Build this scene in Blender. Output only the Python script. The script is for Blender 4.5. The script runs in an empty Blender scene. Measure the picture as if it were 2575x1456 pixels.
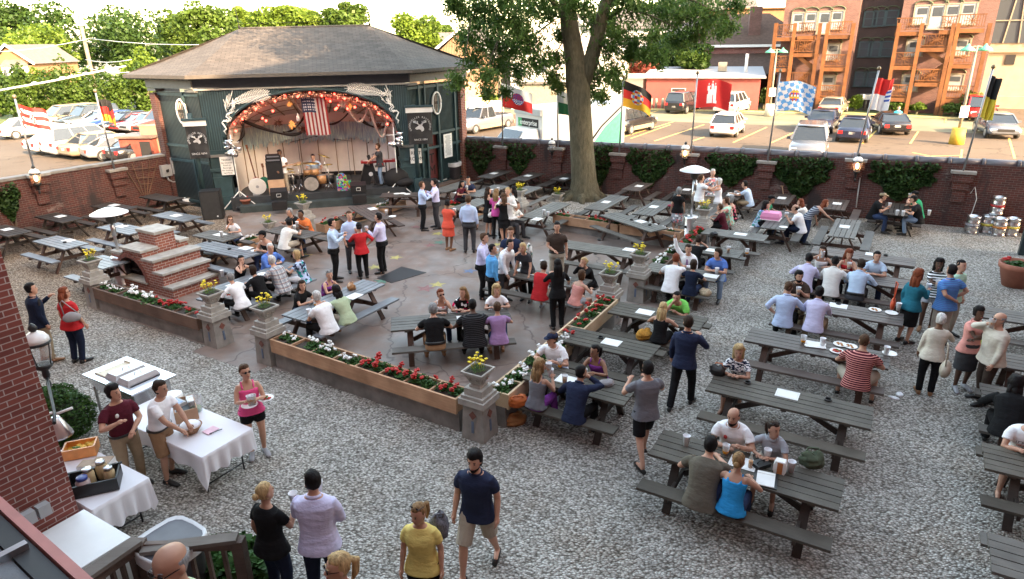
import bpy,bmesh,math,random
import numpy as np
from mathutils import Vector,Matrix,noise
S=bpy.context.scene
R=math.radians
CX,CY,FP,PITCH,ROLL,CH=1287.5,728.0,1671.56,.3612,-.0163,6.362
_cp,_sp,_cr,_sr=math.cos(PITCH),math.sin(PITCH),math.cos(ROLL),math.sin(ROLL)
FWD=Vector((0,_cp,-_sp));_R=Vector((1,0,0));_U=Vector((0,_sp,_cp))
RT=_cr*_R+_sr*_U;UP=-_sr*_R+_cr*_U
cam=bpy.data.cameras.new('camera');co=bpy.data.objects.new('camera',cam);S.collection.objects.link(co)
cam.sensor_width=36;cam.lens=FP/2575*36;cam.clip_start=.05;cam.clip_end=3000
m=Matrix.Identity(4)
for i in range(3):
 m[i][0]=RT[i];m[i][1]=UP[i];m[i][2]=-FWD[i]
m.translation=(0,0,CH);co.matrix_world=m;S.camera=co
SUN_AZ,SUN_EL=R(-50.3),R(27)
w=bpy.data.worlds.new('World');S.world=w;w.use_nodes=True
nt=w.node_tree;sky=nt.nodes.new('ShaderNodeTexSky');sky.sky_type='NISHITA';sky.sun_disc=False
sky.sun_elevation=SUN_EL;sky.sun_rotation=math.pi/2-SUN_AZ;sky.dust_density=1.5;sky.ozone_density=.5;sky.air_density=1.0
wt=nt.nodes.new('ShaderNodeMix');wt.data_type='RGBA';wt.blend_type='MULTIPLY';wt.inputs[0].default_value=1;wt.inputs[7].default_value=(1,.82,.60,1)
nt.links.new(sky.outputs[0],wt.inputs[6]);nt.links.new(wt.outputs[2],nt.nodes['Background'].inputs[0]);nt.nodes['Background'].inputs[1].default_value=.15
sl=bpy.data.lights.new('sun','SUN');sl.energy=2.0;sl.angle=R(.6);sl.color=(1,.70,.44)
so=bpy.data.objects.new('sun',sl);S.collection.objects.link(so)
sdir=Vector((math.cos(SUN_AZ)*math.cos(SUN_EL),math.sin(SUN_AZ)*math.cos(SUN_EL),math.sin(SUN_EL)))
so.rotation_euler=sdir.to_track_quat('Z','Y').to_euler()
S.view_settings.view_transform='Standard';S.view_settings.look='None'
S.view_settings.exposure=3.72;S.view_settings.gamma=1
S.render.engine='CYCLES'
try:
 S.cycles.max_bounces=5;S.cycles.transparent_max_bounces=6
except Exception:pass
COL=S.collection.objects
rnd=random.Random(7)
UA=Vector((math.cos(-.54),math.sin(-.54),0));VA=Vector((math.sin(.54),math.cos(.54),0))
AU,AV=-.54,math.pi/2-.54
def uv(u,v,z=0):
 p=UA*u+VA*v;return Vector((p.x,p.y,z))
def at(px,py,z=0.0):
 d=FWD+RT*((px-CX)/FP)-UP*((py-CY)/FP)
 t=(z-CH)/d.z
 return Vector((0,0,CH))+d*t
def on_y(px,py,Y):
 d=FWD+RT*((px-CX)/FP)-UP*((py-CY)/FP)
 return Vector((0,0,CH))+d*(Y/d.y)
def on_plane(px,py,p0,n):
 d=FWD+RT*((px-CX)/FP)-UP*((py-CY)/FP);o=Vector((0,0,CH))
 return o+d*((Vector(p0)-o).dot(n)/d.dot(n))
def link(o,parent=None):
 COL.link(o)
 if parent is not None:o.parent=parent
 return o
def tag(o,label=None,cat=None,group=None,kind=None):
 if label:o['label']=label
 if cat:o['category']=cat
 if group:o['group']=group
 if kind:o['kind']=kind
 return o
def empty(name,loc,rz=0,label=None,cat=None,group=None):
 o=bpy.data.objects.new(name,None);COL.link(o);o.location=loc;o.rotation_euler=(0,0,rz)
 return tag(o,label,cat,group)
KIDS={}
def copy_tree(o,parent=None):
 c=o.copy();COL.link(c)
 if parent is not None:c.parent=parent;reg(c,parent)
 for ch in KIDS.get(o.name,[]):copy_tree(bpy.data.objects[ch],c)
 return c
def reg(c,p):KIDS.setdefault(p.name,[]).append(c.name)
def mesh_obj(name,me,parent=None):
 o=bpy.data.objects.new(name,me);COL.link(o)
 if parent is not None:o.parent=parent;reg(o,parent)
 return o
class MB:
 def __init__(s):s.v=[];s.f=[];s.m=[];s.cur=0;s.sm=[];s.smooth=False
 def add(s,vs,fs):
  b=len(s.v);s.v+=[tuple(p)for p in vs]
  for f in fs:s.f.append([b+i for i in f]);s.m.append(s.cur);s.sm.append(s.smooth)
  return s
 def box(s,c,d,rz=0,M=None):
  cx,cy,cz=c;x,y,z=d[0]/2,d[1]/2,d[2]/2
  P=[Vector(p)for p in((-x,-y,-z),(x,-y,-z),(x,y,-z),(-x,y,-z),(-x,-y,z),(x,-y,z),(x,y,z),(-x,y,z))]
  if M is None:M=Matrix.Rotation(rz,3,'Z')
  return s.add([M@p+Vector(c)for p in P],[(0,3,2,1),(4,5,6,7),(0,1,5,4),(1,2,6,5),(2,3,7,6),(3,0,4,7)])
 def bar(s,p,q,w,h,up=(0,0,1)):
  p=Vector(p);q=Vector(q);d=(q-p);L=d.length
  if L<1e-6:return s
  d.normalize();up=Vector(up)
  if abs(d.dot(up))>.98:up=Vector((1,0,0))if abs(d.x)<.9 else Vector((0,1,0))
  a=d.cross(up).normalized();b=a.cross(d).normalized()
  P=[]
  for e in(p,q):
   for(i,j)in((-1,-1),(1,-1),(1,1),(-1,1)):P.append(e+a*(i*w/2)+b*(j*h/2))
  return s.add(P,[(3,2,1,0),(4,5,6,7),(0,1,5,4),(1,2,6,5),(2,3,7,6),(3,0,4,7)])
 def ring(s,c,a,b,n,ax=Vector((1,0,0)),ay=Vector((0,1,0))):
  return[Vector(c)+ax*(a*math.cos(2*math.pi*i/n))+ay*(b*math.sin(2*math.pi*i/n))for i in range(n)]
 def loft(s,rings,cap=True):
  n=len(rings[0]);b=len(s.v);sm=s.smooth
  for r in rings:s.v+=[tuple(p)for p in r]
  for k in range(len(rings)-1):
   for i in range(n):
    j=(i+1)%n;s.f.append([b+k*n+i,b+k*n+j,b+(k+1)*n+j,b+(k+1)*n+i]);s.m.append(s.cur);s.sm.append(True)
  if cap:
   s.f.append([b+i for i in range(n)][::-1]);s.m.append(s.cur);s.sm.append(False)
   s.f.append([b+(len(rings)-1)*n+i for i in range(n)]);s.m.append(s.cur);s.sm.append(False)
  return s
 def tube(s,pts,r,n=8,cap=True):
  pts=[Vector(p)for p in pts];rs=r if isinstance(r,(list,tuple))else[r]*len(pts)
  rings=[];prev=None
  for i,p in enumerate(pts):
   d=(pts[min(i+1,len(pts)-1)]-pts[max(i-1,0)])
   if d.length<1e-7:d=Vector((0,0,1))
   d.normalize()
   if prev is None:
    ref=Vector((0,0,1))if abs(d.z)<.9 else Vector((1,0,0));a=d.cross(ref).normalized()
   else:a=(prev-d*prev.dot(d)).normalized()
   prev=a;b=d.cross(a);rings.append(s.ring(p,rs[i],rs[i],n,a,b))
  return s.loft(rings,cap)
 def cyl(s,c,r,h,n=16,r2=None):
  c=Vector(c);r2=r if r2 is None else r2
  return s.loft([s.ring(c,r,r,n),s.ring(c+Vector((0,0,h)),r2,r2,n)])
 def lathe(s,c,prof,n=16):
  c=Vector(c);return s.loft([s.ring(c+Vector((0,0,z)),max(r,1e-4),max(r,1e-4),n)for r,z in prof])
 def ell(s,c,r,n=10,k=7,M=None):
  c=Vector(c);rings=[]
  for i in range(k+1):
   t=math.pi*(i+.0)/k;t=min(max(t,.06),math.pi-.06)
   rr=[Vector((r[0]*math.sin(t)*math.cos(2*math.pi*j/n),r[1]*math.sin(t)*math.sin(2*math.pi*j/n),-r[2]*math.cos(t)))for j in range(n)]
   rings.append([c+(M@p if M else p)for p in rr])
  return s.loft(rings)
 def prism(s,poly,z0,z1):
  n=len(poly);return s.add([(p[0],p[1],z0)for p in poly]+[(p[0],p[1],z1)for p in poly],[list(range(n))[::-1],list(range(n,2*n))]+[(i,(i+1)%n,n+(i+1)%n,n+i)for i in range(n)])
 def slab(s,P,n,t):
  n=Vector(n)*t;k=len(P)
  return s.add([Vector(p)for p in P]+[Vector(p)+n for p in P],[list(range(k))[::-1],list(range(k,2*k))]+[(i,(i+1)%k,k+(i+1)%k,k+i)for i in range(k)])
 def quad(s,*P):return s.add(P,[list(range(len(P)))])
 def mesh(s,name,mats):
  me=bpy.data.meshes.new(name)
  me.from_pydata(s.v,[],s.f)
  if not isinstance(mats,(list,tuple)):mats=[mats]
  for m_ in mats:me.materials.append(m_)
  if len(me.polygons):
   me.polygons.foreach_set('material_index',s.m);me.polygons.foreach_set('use_smooth',s.sm)
  boxuv(me);me.update();return me
 def build(s,name,mats,parent=None,loc=None):
  o=mesh_obj(name,s.mesh(name,mats),parent)
  if loc is not None:o.location=loc
  return o
def boxuv(me):
 nl=len(me.loops)
 if nl==0:return
 co_=np.empty(len(me.vertices)*3,np.float32);me.vertices.foreach_get('co',co_);co_=co_.reshape(-1,3)
 vi=np.empty(nl,np.int32);me.loops.foreach_get('vertex_index',vi)
 npoly=len(me.polygons);ls=np.empty(npoly,np.int32);lt=np.empty(npoly,np.int32);no=np.empty(npoly*3,np.float32)
 me.polygons.foreach_get('loop_start',ls);me.polygons.foreach_get('loop_total',lt);me.polygons.foreach_get('normal',no);no=no.reshape(-1,3)
 pi_=np.repeat(np.arange(npoly),lt);order=np.argsort(ls,kind='stable');pi_=np.repeat(order,lt[order])
 n=no[pi_];p=co_[vi];h=np.hypot(n[:,0],n[:,1])+1e-9;t=np.stack([-n[:,1]/h,n[:,0]/h],1)
 flat=np.abs(n[:,2])>.7
 u_=np.where(flat,p[:,0],p[:,0]*t[:,0]+p[:,1]*t[:,1]);v_=np.where(flat,p[:,1],p[:,2])
 l=me.uv_layers.new(name='UVMap');l.data.foreach_set('uv',np.stack([u_,v_],1).astype(np.float32).ravel())
def np_mesh(name,V,F,mats,smooth=False,mi=None):
 me=bpy.data.meshes.new(name);V=np.asarray(V,np.float32);F=np.asarray(F,np.int32)
 me.vertices.add(len(V));me.vertices.foreach_set('co',V.ravel())
 k=F.shape[1];me.loops.add(F.size);me.loops.foreach_set('vertex_index',F.ravel())
 me.polygons.add(len(F));me.polygons.foreach_set('loop_start',np.arange(0,F.size,k,dtype=np.int32))
 try:me.polygons.foreach_set('loop_total',np.full(len(F),k,np.int32))
 except Exception:pass
 if not isinstance(mats,(list,tuple)):mats=[mats]
 for m_ in mats:me.materials.append(m_)
 if mi is not None:me.polygons.foreach_set('material_index',np.asarray(mi,np.int32))
 if smooth:me.polygons.foreach_set('use_smooth',np.ones(len(F),bool))
 me.update(calc_edges=True);me.validate();return me
MC={}
def newmat(name):
 m_=bpy.data.materials.new(name);m_.use_nodes=True;n=m_.node_tree.nodes;return m_,m_.node_tree,n['Principled BSDF']
def nd(nt_,t,**k):
 n=nt_.nodes.new('ShaderNode'+t)
 for a,b in k.items():
  if a.startswith('i_'):
   n.inputs[a[2:].replace('_',' ')].default_value=b
  else:setattr(n,a,b)
 return n
def c4(c):return(c[0],c[1],c[2],1)
def sc(c,k):return tuple(min(1,max(0,x*k))for x in c)
def ramp(nt_,fac,stops,interp='LINEAR'):
 r=nt_.nodes.new('ShaderNodeValToRGB');r.color_ramp.interpolation=interp
 e=r.color_ramp.elements
 while len(e)<len(stops):e.new(.5)
 for i,(p,c)in enumerate(stops):e[i].position=p;e[i].color=c4(c)
 nt_.links.new(fac,r.inputs[0]);return r.outputs[0]
def mixc(nt_,fac,a,b,mode='MIX'):
 n=nt_.nodes.new('ShaderNodeMix');n.data_type='RGBA';n.blend_type=mode
 for sock,val in((n.inputs[0],fac),(n.inputs[6],a),(n.inputs[7],b)):
  if hasattr(val,'links')or isinstance(val,bpy.types.NodeSocket):nt_.links.new(val,sock)
  elif isinstance(val,(int,float)):sock.default_value=val
  else:sock.default_value=c4(val)
 return n.outputs[2]
def coords(nt_,kind='Object',scale=(1,1,1),rot=(0,0,0)):
 t=nt_.nodes.new('ShaderNodeTexCoord');mp=nt_.nodes.new('ShaderNodeMapping');mp.inputs['Scale'].default_value=scale;mp.inputs['Rotation'].default_value=rot
 nt_.links.new(t.outputs[kind],mp.inputs[0]);return mp.outputs[0]
def noise_(nt_,vec,scale,detail=3,rough=.55):
 n=nd(nt_,'TexNoise');n.inputs['Scale'].default_value=scale;n.inputs['Detail'].default_value=detail;n.inputs['Roughness'].default_value=rough
 nt_.links.new(vec,n.inputs['Vector']);return n.outputs[0]
def bump(nt_,bsdf,h,strength=.3,dist=.02):
 b=nd(nt_,'Bump');b.inputs['Strength'].default_value=strength;b.inputs['Distance'].default_value=dist
 nt_.links.new(h,b.inputs['Height']);nt_.links.new(b.outputs[0],bsdf.inputs['Normal'])
def setp(b,**k):
 for a,v in k.items():
  n=a.replace('_',' ')
  if n in b.inputs:b.inputs[n].default_value=v
def plain(name,col,rough=.6,metal=0,var=.15,scale=6,spec=None,bmp=0,kind='Object',emit=None,es=1,coat=0):
 key=(name,)
 if key in MC:return MC[key]
 m_,t,b=newmat(name);vec=coords(t,kind)
 f=noise_(t,vec,scale,4)
 cc=ramp(t,f,[(.3,sc(col,1-var)),(.7,sc(col,1+var))])
 t.links.new(cc,b.inputs['Base Color']);setp(b,Roughness=rough,Metallic=metal)
 if coat:setp(b,Coat_Weight=coat,Coat_Roughness=.08)
 if spec is not None:setp(b,Specular_IOR_Level=spec)
 if bmp:bump(t,b,noise_(t,vec,scale*6,4),bmp,.01)
 if emit:b.inputs['Emission Color'].default_value=c4(emit);b.inputs['Emission Strength'].default_value=es
 MC[key]=m_;return m_
def wood(name,c1,c2,rough=.7,gs=1,kind='UV',ang=0,spec=.3,blot=.5):
 if name in MC:return MC[name]
 m_,t,b=newmat(name);vec=coords(t,'Object',(1,1,1))
 oi=nd(t,'ObjectInfo')
 v2=coords(t,'Object',(1.2*gs,14*gs,14*gs))
 g=noise_(t,v2,3,5,.65)
 cc=ramp(t,g,[(.25,c1),(.75,c2)])
 bl=noise_(t,vec,2.1,3)
 cc=mixc(t,blot,cc,ramp(t,bl,[(.3,sc(c1,.75)),(.7,sc(c2,1.2))]))
 hs=nd(t,'HueSaturation');mr=nd(t,'MapRange');mr.inputs['To Min'].default_value=.8;mr.inputs['To Max'].default_value=1.25
 t.links.new(oi.outputs['Random'],mr.inputs['Value']);t.links.new(mr.outputs[0],hs.inputs['Value']);t.links.new(cc,hs.inputs['Color'])
 t.links.new(hs.outputs[0],b.inputs['Base Color']);setp(b,Roughness=rough,Specular_IOR_Level=spec);bump(t,b,g,.35,.006)
 MC[name]=m_;return m_
def brick(name,c1,c2,mortar,scale=1.0,bw=.215,bh=.075,stain=None,rough=.85,mix2=None):
 if name in MC:return MC[name]
 m_,t,b=newmat(name);vec=coords(t,'UV')
 n=nd(t,'TexBrick');n.inputs['Scale'].default_value=1/scale;n.inputs['Brick Width'].default_value=bw;n.inputs['Row Height'].default_value=bh
 n.inputs['Mortar Size'].default_value=.007;n.inputs['Mortar Smooth'].default_value=.3;n.inputs['Bias'].default_value=-.1
 n.inputs['Color1'].default_value=c4(c1);n.inputs['Color2'].default_value=c4(c2);n.inputs['Mortar'].default_value=c4(mortar)
 t.links.new(vec,n.inputs['Vector'])
 f=noise_(t,vec,1.1,5);cc=mixc(t,.55,n.outputs['Color'],ramp(t,f,[(.3,(.55,.55,.55)),(.7,(1.25,1.25,1.25))]),'MULTIPLY')
 if stain:
  mk=ramp(t,noise_(t,coords(t,'UV',(.55,.16,1)),2.2,5,.6),[(.53,(0,0,0)),(.66,(1,1,1))])
  cc=mixc(t,mk,cc,stain)
  ef=ramp(t,noise_(t,coords(t,'UV',(.7,1.3,1)),1.3,6,.7),[(.62,(0,0,0)),(.72,(.5,.5,.5))])
  cc=mixc(t,ef,cc,(.38,.33,.3))
 t.links.new(cc,b.inputs['Base Color']);setp(b,Roughness=rough);bump(t,b,n.outputs['Fac'],-.5,.008)
 MC[name]=m_;return m_
def glass(name,col=(.03,.04,.05),rough=.06):
 if name in MC:return MC[name]
 m_,t,b=newmat(name);setp(b,Roughness=rough,Specular_IOR_Level=.9);b.inputs['Base Color'].default_value=c4(col);MC[name]=m_;return m_
def clear(name,col=(.9,.93,.95),alpha=.45,rough=.15):
 if name in MC:return MC[name]
 m_,t,b=newmat(name);b.inputs['Base Color'].default_value=c4(col);setp(b,Roughness=rough,Alpha=alpha);MC[name]=m_;return m_
def leafmat(name,c1,c2,scale=.8,trans=.25):
 if name in MC:return MC[name]
 m_,t,b=newmat(name);vec=coords(t,'Object')
 f=noise_(t,vec,scale,3);g=nd(t,'TexWhiteNoise');t.links.new(nd(t,'NewGeometry').outputs['Random Per Island']if False else vec,g.inputs['Vector'])
 cc=ramp(t,f,[(.3,c1),(.68,c2)]);t.links.new(cc,b.inputs['Base Color']);setp(b,Roughness=.55,Specular_IOR_Level=.25)
 tr=nd(t,'BsdfTranslucent');t.links.new(cc,tr.inputs['Color']);ms=nd(t,'MixShader');ms.inputs[0].default_value=trans
 t.links.new(b.outputs[0],ms.inputs[1]);t.links.new(tr.outputs[0],ms.inputs[2]);t.links.new(ms.outputs[0],t.nodes['Material Output'].inputs['Surface'])
 MC[name]=m_;return m_
def leaves(name,C,size,mats,rng,up=.5,droop=0,aspect=.5,mi=None,folded=False):
 """quads centred at C (n,3), each turned at random"""
 n=len(C);sz=size*rng.uniform(.6,1.3,n)[:,None]
 nrm=rng.normal(size=(n,3));nrm[:,2]=np.abs(nrm[:,2])+up;nrm/=np.linalg.norm(nrm,axis=1)[:,None]
 a=rng.normal(size=(n,3));a[:,2]-=droop;a-=nrm*(a*nrm).sum(1)[:,None];a/=np.linalg.norm(a,axis=1)[:,None]+1e-9
 b=np.cross(nrm,a)*aspect
 V=np.stack([C-a*sz/2,C+b*sz/2,C+a*sz/2,C-b*sz/2],1).reshape(-1,3)
 F=np.arange(4*n).reshape(-1,4)
 return np_mesh(name,V,F,mats,mi=mi)
def text_mesh(txt,size,mat,name,parent,M,extrude=.003,align='CENTER',xs=1.0):
 cu=bpy.data.curves.new(name,'FONT');cu.body=txt;cu.size=size;cu.extrude=extrude;cu.align_x=align;cu.align_y='CENTER'
 cu.materials.append(mat);o=bpy.data.objects.new(name,cu)
 me=bpy.data.meshes.new_from_object(o);bpy.data.objects.remove(o);bpy.data.curves.remove(cu);me.name=name
 o=mesh_obj(name,me,parent);o.matrix_local=M@Matrix.Diagonal((xs,1,1,1));return o
def frame(o,x,n):
 x=Vector(x).normalized();n=Vector(n).normalized();y=n.cross(x).normalized();m_=Matrix.Identity(4)
 for i in range(3):m_[i][0]=x[i];m_[i][1]=y[i];m_[i][2]=n[i]
 m_.translation=Vector(o);return m_
def gravelmat():
 m_,t,b=newmat('gravel');v=coords(t,'Object')
 vo=nd(t,'TexVoronoi');vo.inputs['Scale'].default_value=26;vo.feature='F1';vo.inputs['Randomness'].default_value=1
 wv=nd(t,'Mapping');wv.inputs['Scale'].default_value=(1,1.35,1);wv.inputs['Rotation'].default_value=(0,0,.7);t.links.new(v,wv.inputs[0])
 t.links.new(wv.outputs[0],vo.inputs['Vector'])
 sep=nd(t,'SeparateColor');t.links.new(vo.outputs['Color'],sep.inputs[0])
 stone=ramp(t,sep.outputs[0],[(0,(.27,.25,.225)),(.25,(.41,.385,.35)),(.6,(.53,.505,.465)),(.85,(.64,.615,.575)),(1,(.78,.76,.72))])
 tan=ramp(t,sep.outputs[0],[(0,(.16,.115,.08)),(.3,(.31,.23,.165)),(.7,(.45,.355,.27)),(1,(.62,.53,.43))])
 sx=nd(t,'SeparateXYZ');t.links.new(v,sx.inputs[0])
 lin=nd(t,'Math',operation='MULTIPLY_ADD');t.links.new(sx.outputs[0],lin.inputs[0]);lin.inputs[1].default_value=-.12;
 ly=nd(t,'Math',operation='MULTIPLY_ADD');t.links.new(sx.outputs[1],ly.inputs[0]);ly.inputs[1].default_value=.10;ly.inputs[2].default_value=-2.75
 t.links.new(ly.outputs[0],lin.inputs[2])
 nz=noise_(t,v,.55,4);ad=nd(t,'Math',operation='MULTIPLY_ADD');t.links.new(nz,ad.inputs[0]);ad.inputs[1].default_value=1.6;t.links.new(lin.outputs[0],ad.inputs[2])
 tf=ramp(t,ad.outputs[0],[(.35,(0,0,0)),(1.0,(1,1,1))])
 n2=ramp(t,noise_(t,v,.8,4,.6),[(.5,(0,0,0)),(.75,(.55,.55,.55))])
 f=mixc(t,1,tf,n2,'ADD')
 cc=mixc(t,f,stone,tan)
 gap=ramp(t,vo.outputs['Distance'],[(.3,(1,1,1)),(.8,(.31,.295,.275))])
 cc=mixc(t,1,cc,gap,'MULTIPLY')
 big=ramp(t,noise_(t,v,.9,5),[(.3,(.86,.86,.85)),(.7,(1.12,1.11,1.09))]);cc=mixc(t,1,cc,big,'MULTIPLY')
 t.links.new(cc,b.inputs['Base Color']);setp(b,Roughness=.85,Specular_IOR_Level=.2)
 inv=nd(t,'Math',operation='SUBTRACT');inv.inputs[0].default_value=1;t.links.new(vo.outputs['Distance'],inv.inputs[1])
 n3=nd(t,'Math',operation='MULTIPLY_ADD');t.links.new(sep.outputs[1],n3.inputs[0]);n3.inputs[1].default_value=.5;t.links.new(inv.outputs[0],n3.inputs[2])
 bump(t,b,n3.outputs[0],1.0,.03);return m_
M_GRAV=gravelmat()
def pavemat():
 m_,t,b=newmat('stained_concrete');v=coords(t,'Object')
 f=noise_(t,v,.7,6,.62);g=noise_(t,v,2.3,5,.6)
 cc=ramp(t,f,[(.34,(.16,.125,.108)),(.46,(.22,.155,.125)),(.56,(.24,.215,.20)),(.7,(.30,.285,.275))])
 cc=mixc(t,.45,cc,ramp(t,g,[(.3,(.13,.10,.085)),(.55,(.24,.18,.15)),(.7,(.34,.30,.28))]))
 ck=nd(t,'TexVoronoi');ck.feature='DISTANCE_TO_EDGE';ck.inputs['Scale'].default_value=.38
 dn=nd(t,'TexNoise');dn.inputs['Scale'].default_value=2;t.links.new(v,dn.inputs['Vector']);mv=nd(t,'VectorMath',operation='MULTIPLY_ADD')
 t.links.new(dn.outputs['Color'],mv.inputs[0]);mv.inputs[1].default_value=(.7,.7,.7);t.links.new(v,mv.inputs[2]);t.links.new(mv.outputs[0],ck.inputs['Vector'])
 crack=ramp(t,ck.outputs['Distance'],[(.0,(.45,.43,.42)),(.012,(1,1,1))]);cc=mixc(t,1,cc,crack,'MULTIPLY')
 t.links.new(cc,b.inputs['Base Color'])
 rr=ramp(t,g,[(.3,(.34,.34,.34)),(.7,(.62,.62,.62))]);t.links.new(rr,b.inputs['Roughness']);setp(b,Specular_IOR_Level=.35);bump(t,b,f,.08,.01);return m_
M_PAVE=pavemat()
def asphalt(name,c1,c2,sc_=1.0):
 m_,t,b=newmat(name);v=coords(t,'Object')
 cc=ramp(t,noise_(t,v,.12*sc_,6,.6),[(.35,c1),(.65,c2)]);g=noise_(t,v,9,4)
 cc=mixc(t,.5,cc,ramp(t,g,[(.3,(.8,.8,.8)),(.7,(1.15,1.15,1.15))]),'MULTIPLY')
 ck=nd(t,'TexVoronoi');ck.feature='DISTANCE_TO_EDGE';ck.inputs['Scale'].default_value=.16
 dn=nd(t,'TexNoise');dn.inputs['Scale'].default_value=.8;t.links.new(v,dn.inputs['Vector']);mv=nd(t,'VectorMath',operation='MULTIPLY_ADD')
 t.links.new(dn.outputs['Color'],mv.inputs[0]);mv.inputs[1].default_value=(2,2,2);t.links.new(v,mv.inputs[2]);t.links.new(mv.outputs[0],ck.inputs['Vector'])
 cc=mixc(t,1,cc,ramp(t,ck.outputs['Distance'],[(.0,(.6,.6,.6)),(.012,(1,1,1))]),'MULTIPLY')
 t.links.new(cc,b.inputs['Base Color']);setp(b,Roughness=.9,Specular_IOR_Level=.2);return m_
M_LOT=asphalt('old_asphalt',(.085,.066,.050),(.112,.090,.070))
M_GRASS=plain('grass',(.075,.11,.03),.9,var=.4,scale=3)
M_GROUND=plain('dry_ground',(.13,.13,.085),.95,var=.3,scale=.3)
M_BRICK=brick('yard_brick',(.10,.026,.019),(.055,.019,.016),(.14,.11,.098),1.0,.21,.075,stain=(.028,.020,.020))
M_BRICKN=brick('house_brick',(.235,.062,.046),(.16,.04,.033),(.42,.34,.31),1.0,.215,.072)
M_OVEN=brick('oven_brick',(.30,.095,.06),(.20,.06,.045),(.45,.40,.36),1.0,.21,.075)
M_STONE=plain('cast_stone',(.36,.335,.30),.8,var=.22,scale=5,bmp=.3)
M_STONE2=plain('pier_concrete',(.27,.25,.225),.85,var=.25,scale=4,bmp=.35)
M_CEDAR=wood('cedar',(.30,.165,.09),(.50,.31,.19),.7,.8)
M_PINE=wood('pine',(.50,.36,.22),(.66,.50,.33),.65,.8)
M_CONC=plain('rough_concrete',(.20,.185,.17),.9,var=.3,scale=3,bmp=.4)
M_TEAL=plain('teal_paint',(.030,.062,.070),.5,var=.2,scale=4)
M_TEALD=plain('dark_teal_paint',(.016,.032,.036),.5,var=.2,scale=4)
M_WHITE=plain('white_paint',(.78,.77,.74),.5,var=.05)
M_DARK=plain('dark_void',(.012,.011,.011),.8)
M_BLACK=plain('black_plastic',(.015,.015,.016),.45)
M_STEEL=plain('steel',(.62,.62,.63),.28,1,var=.06)
M_GREY=plain('grey_paint',(.36,.37,.38),.5,var=.06)
M_PIPE=plain('coping_tile',(.11,.10,.115),.35,var=.25,scale=2)
M_SOIL=plain('soil',(.045,.033,.025),.95,var=.4,scale=20,bmp=.6)
M_TERRA=plain('terracotta',(.33,.12,.075),.7,var=.15,scale=4)
def sheet(name,poly,z,mat):
 mb=MB();mb.add([(p[0],p[1],z)for p in poly],[list(range(len(poly)))]);return tag(mb.build(name,mat),kind='structure')
def uvp(*a):return[uv(x,y)for x,y in a]
g=1300;sheet('ground',[(-g,-200),(g,-200),(g,g),(-g,g)],-.03,M_GROUND)
sheet('gravel_yard',uvp((-26.6,-8),(9,-8),(9,27.6),(-26.6,26.2)),0,M_GRAV)
sheet('parking_lot',uvp((-24,26.4),(60,30.5),(60,58.5),(-24,52.5)),-.012,M_LOT)
sheet('side_parking_lot',uvp((-70,-20),(-26.8,-20),(-26.8,33),(-24,33),(-24,52),(-70,58)),-.016,M_LOT)
PV=[(-17.75,8.1),(-12.9,8.1),(-12.9,7.75),(-10.85,7.75),(-10.85,8.1),(-5.4,8.1),(-5.4,13.6),(-4.7,13.6),(-4.7,15.4),(-5.3,15.4),(-5.3,20.6),(-12,20.7),(-13,24.2),(-17.6,26.1),(-19.5,25.5),(-24.2,19),(-23.2,16.2),(-20.2,14.6),(-18,14.2)]
sheet('plaza_paving',uvp(*PV),.004,M_PAVE)
def star(px,py,r,col,nm):
 c=at(px,py);mb=MB();P=[]
 a0=rnd.uniform(0,1)
 for i in range(10):
  q=r if i%2==0 else r*.42;a=a0+i*math.pi/5;P.append((c.x+q*math.cos(a),c.y+q*math.sin(a),.009))
 mb.add(P,[list(range(10))]);tag(mb.build('painted_star',col),kind='structure')
M_SY=plain('yellow_floor_paint',(.42,.36,.12),.6,var=.25,scale=9);M_SR=plain('red_floor_paint',(.25,.12,.115),.6,var=.25,scale=9)
M_SG=plain('green_floor_paint',(.10,.20,.15),.6,var=.25,scale=9);M_SB=plain('blue_floor_paint',(.13,.17,.27),.6,var=.25,scale=9)
for q in((1100,716,.26,M_SY),(1070,726,.30,M_SR),(942,672,.27,M_SY),(995,648,.24,M_SY),(769,643,.24,M_SY),(960,707,.27,M_SG),(1100,588,.24,M_SY),(1082,617,.25,M_SR),(1105,610,.26,M_SG),(1255,640,.22,M_SG),(1262,652,.18,M_SB),(1181,682,.25,M_SB),(1046,571,.24,M_SR),(1251,615,.2,M_SY),(1180,560,.2,M_SR),(880,600,.2,M_SR)):star(*q,'s')
M_YL=plain('yellow_line',(.62,.42,.11),.8,var=.2,scale=5)
def stripe(a,b,w=.11,name='parking_line'):
 a=Vector(a);b=Vector(b);d=(b-a);d.z=0;n=Vector((-d.y,d.x,0)).normalized()*w/2
 mb=MB();mb.add([(p.x,p.y,-.008)for p in(a-n,b-n,b+n,a+n)],[(0,1,2,3)]);tag(mb.build(name,M_YL),kind='structure')
def T5(x,y):return(1580.8+x*.2503,y*.2503)
def T6(x,y):return(1931.2+x*.2503,y*.2503)
def T1(x,y):return(x*.2503,y*.2503)
def T2(x,y):return(351.3+x*.2503,y*.2503)
def T3(x,y):return(643.7+x*.2503,y*.2503)
def T4(x,y):return(1053.9+x*.2503,y*.2503)
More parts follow.
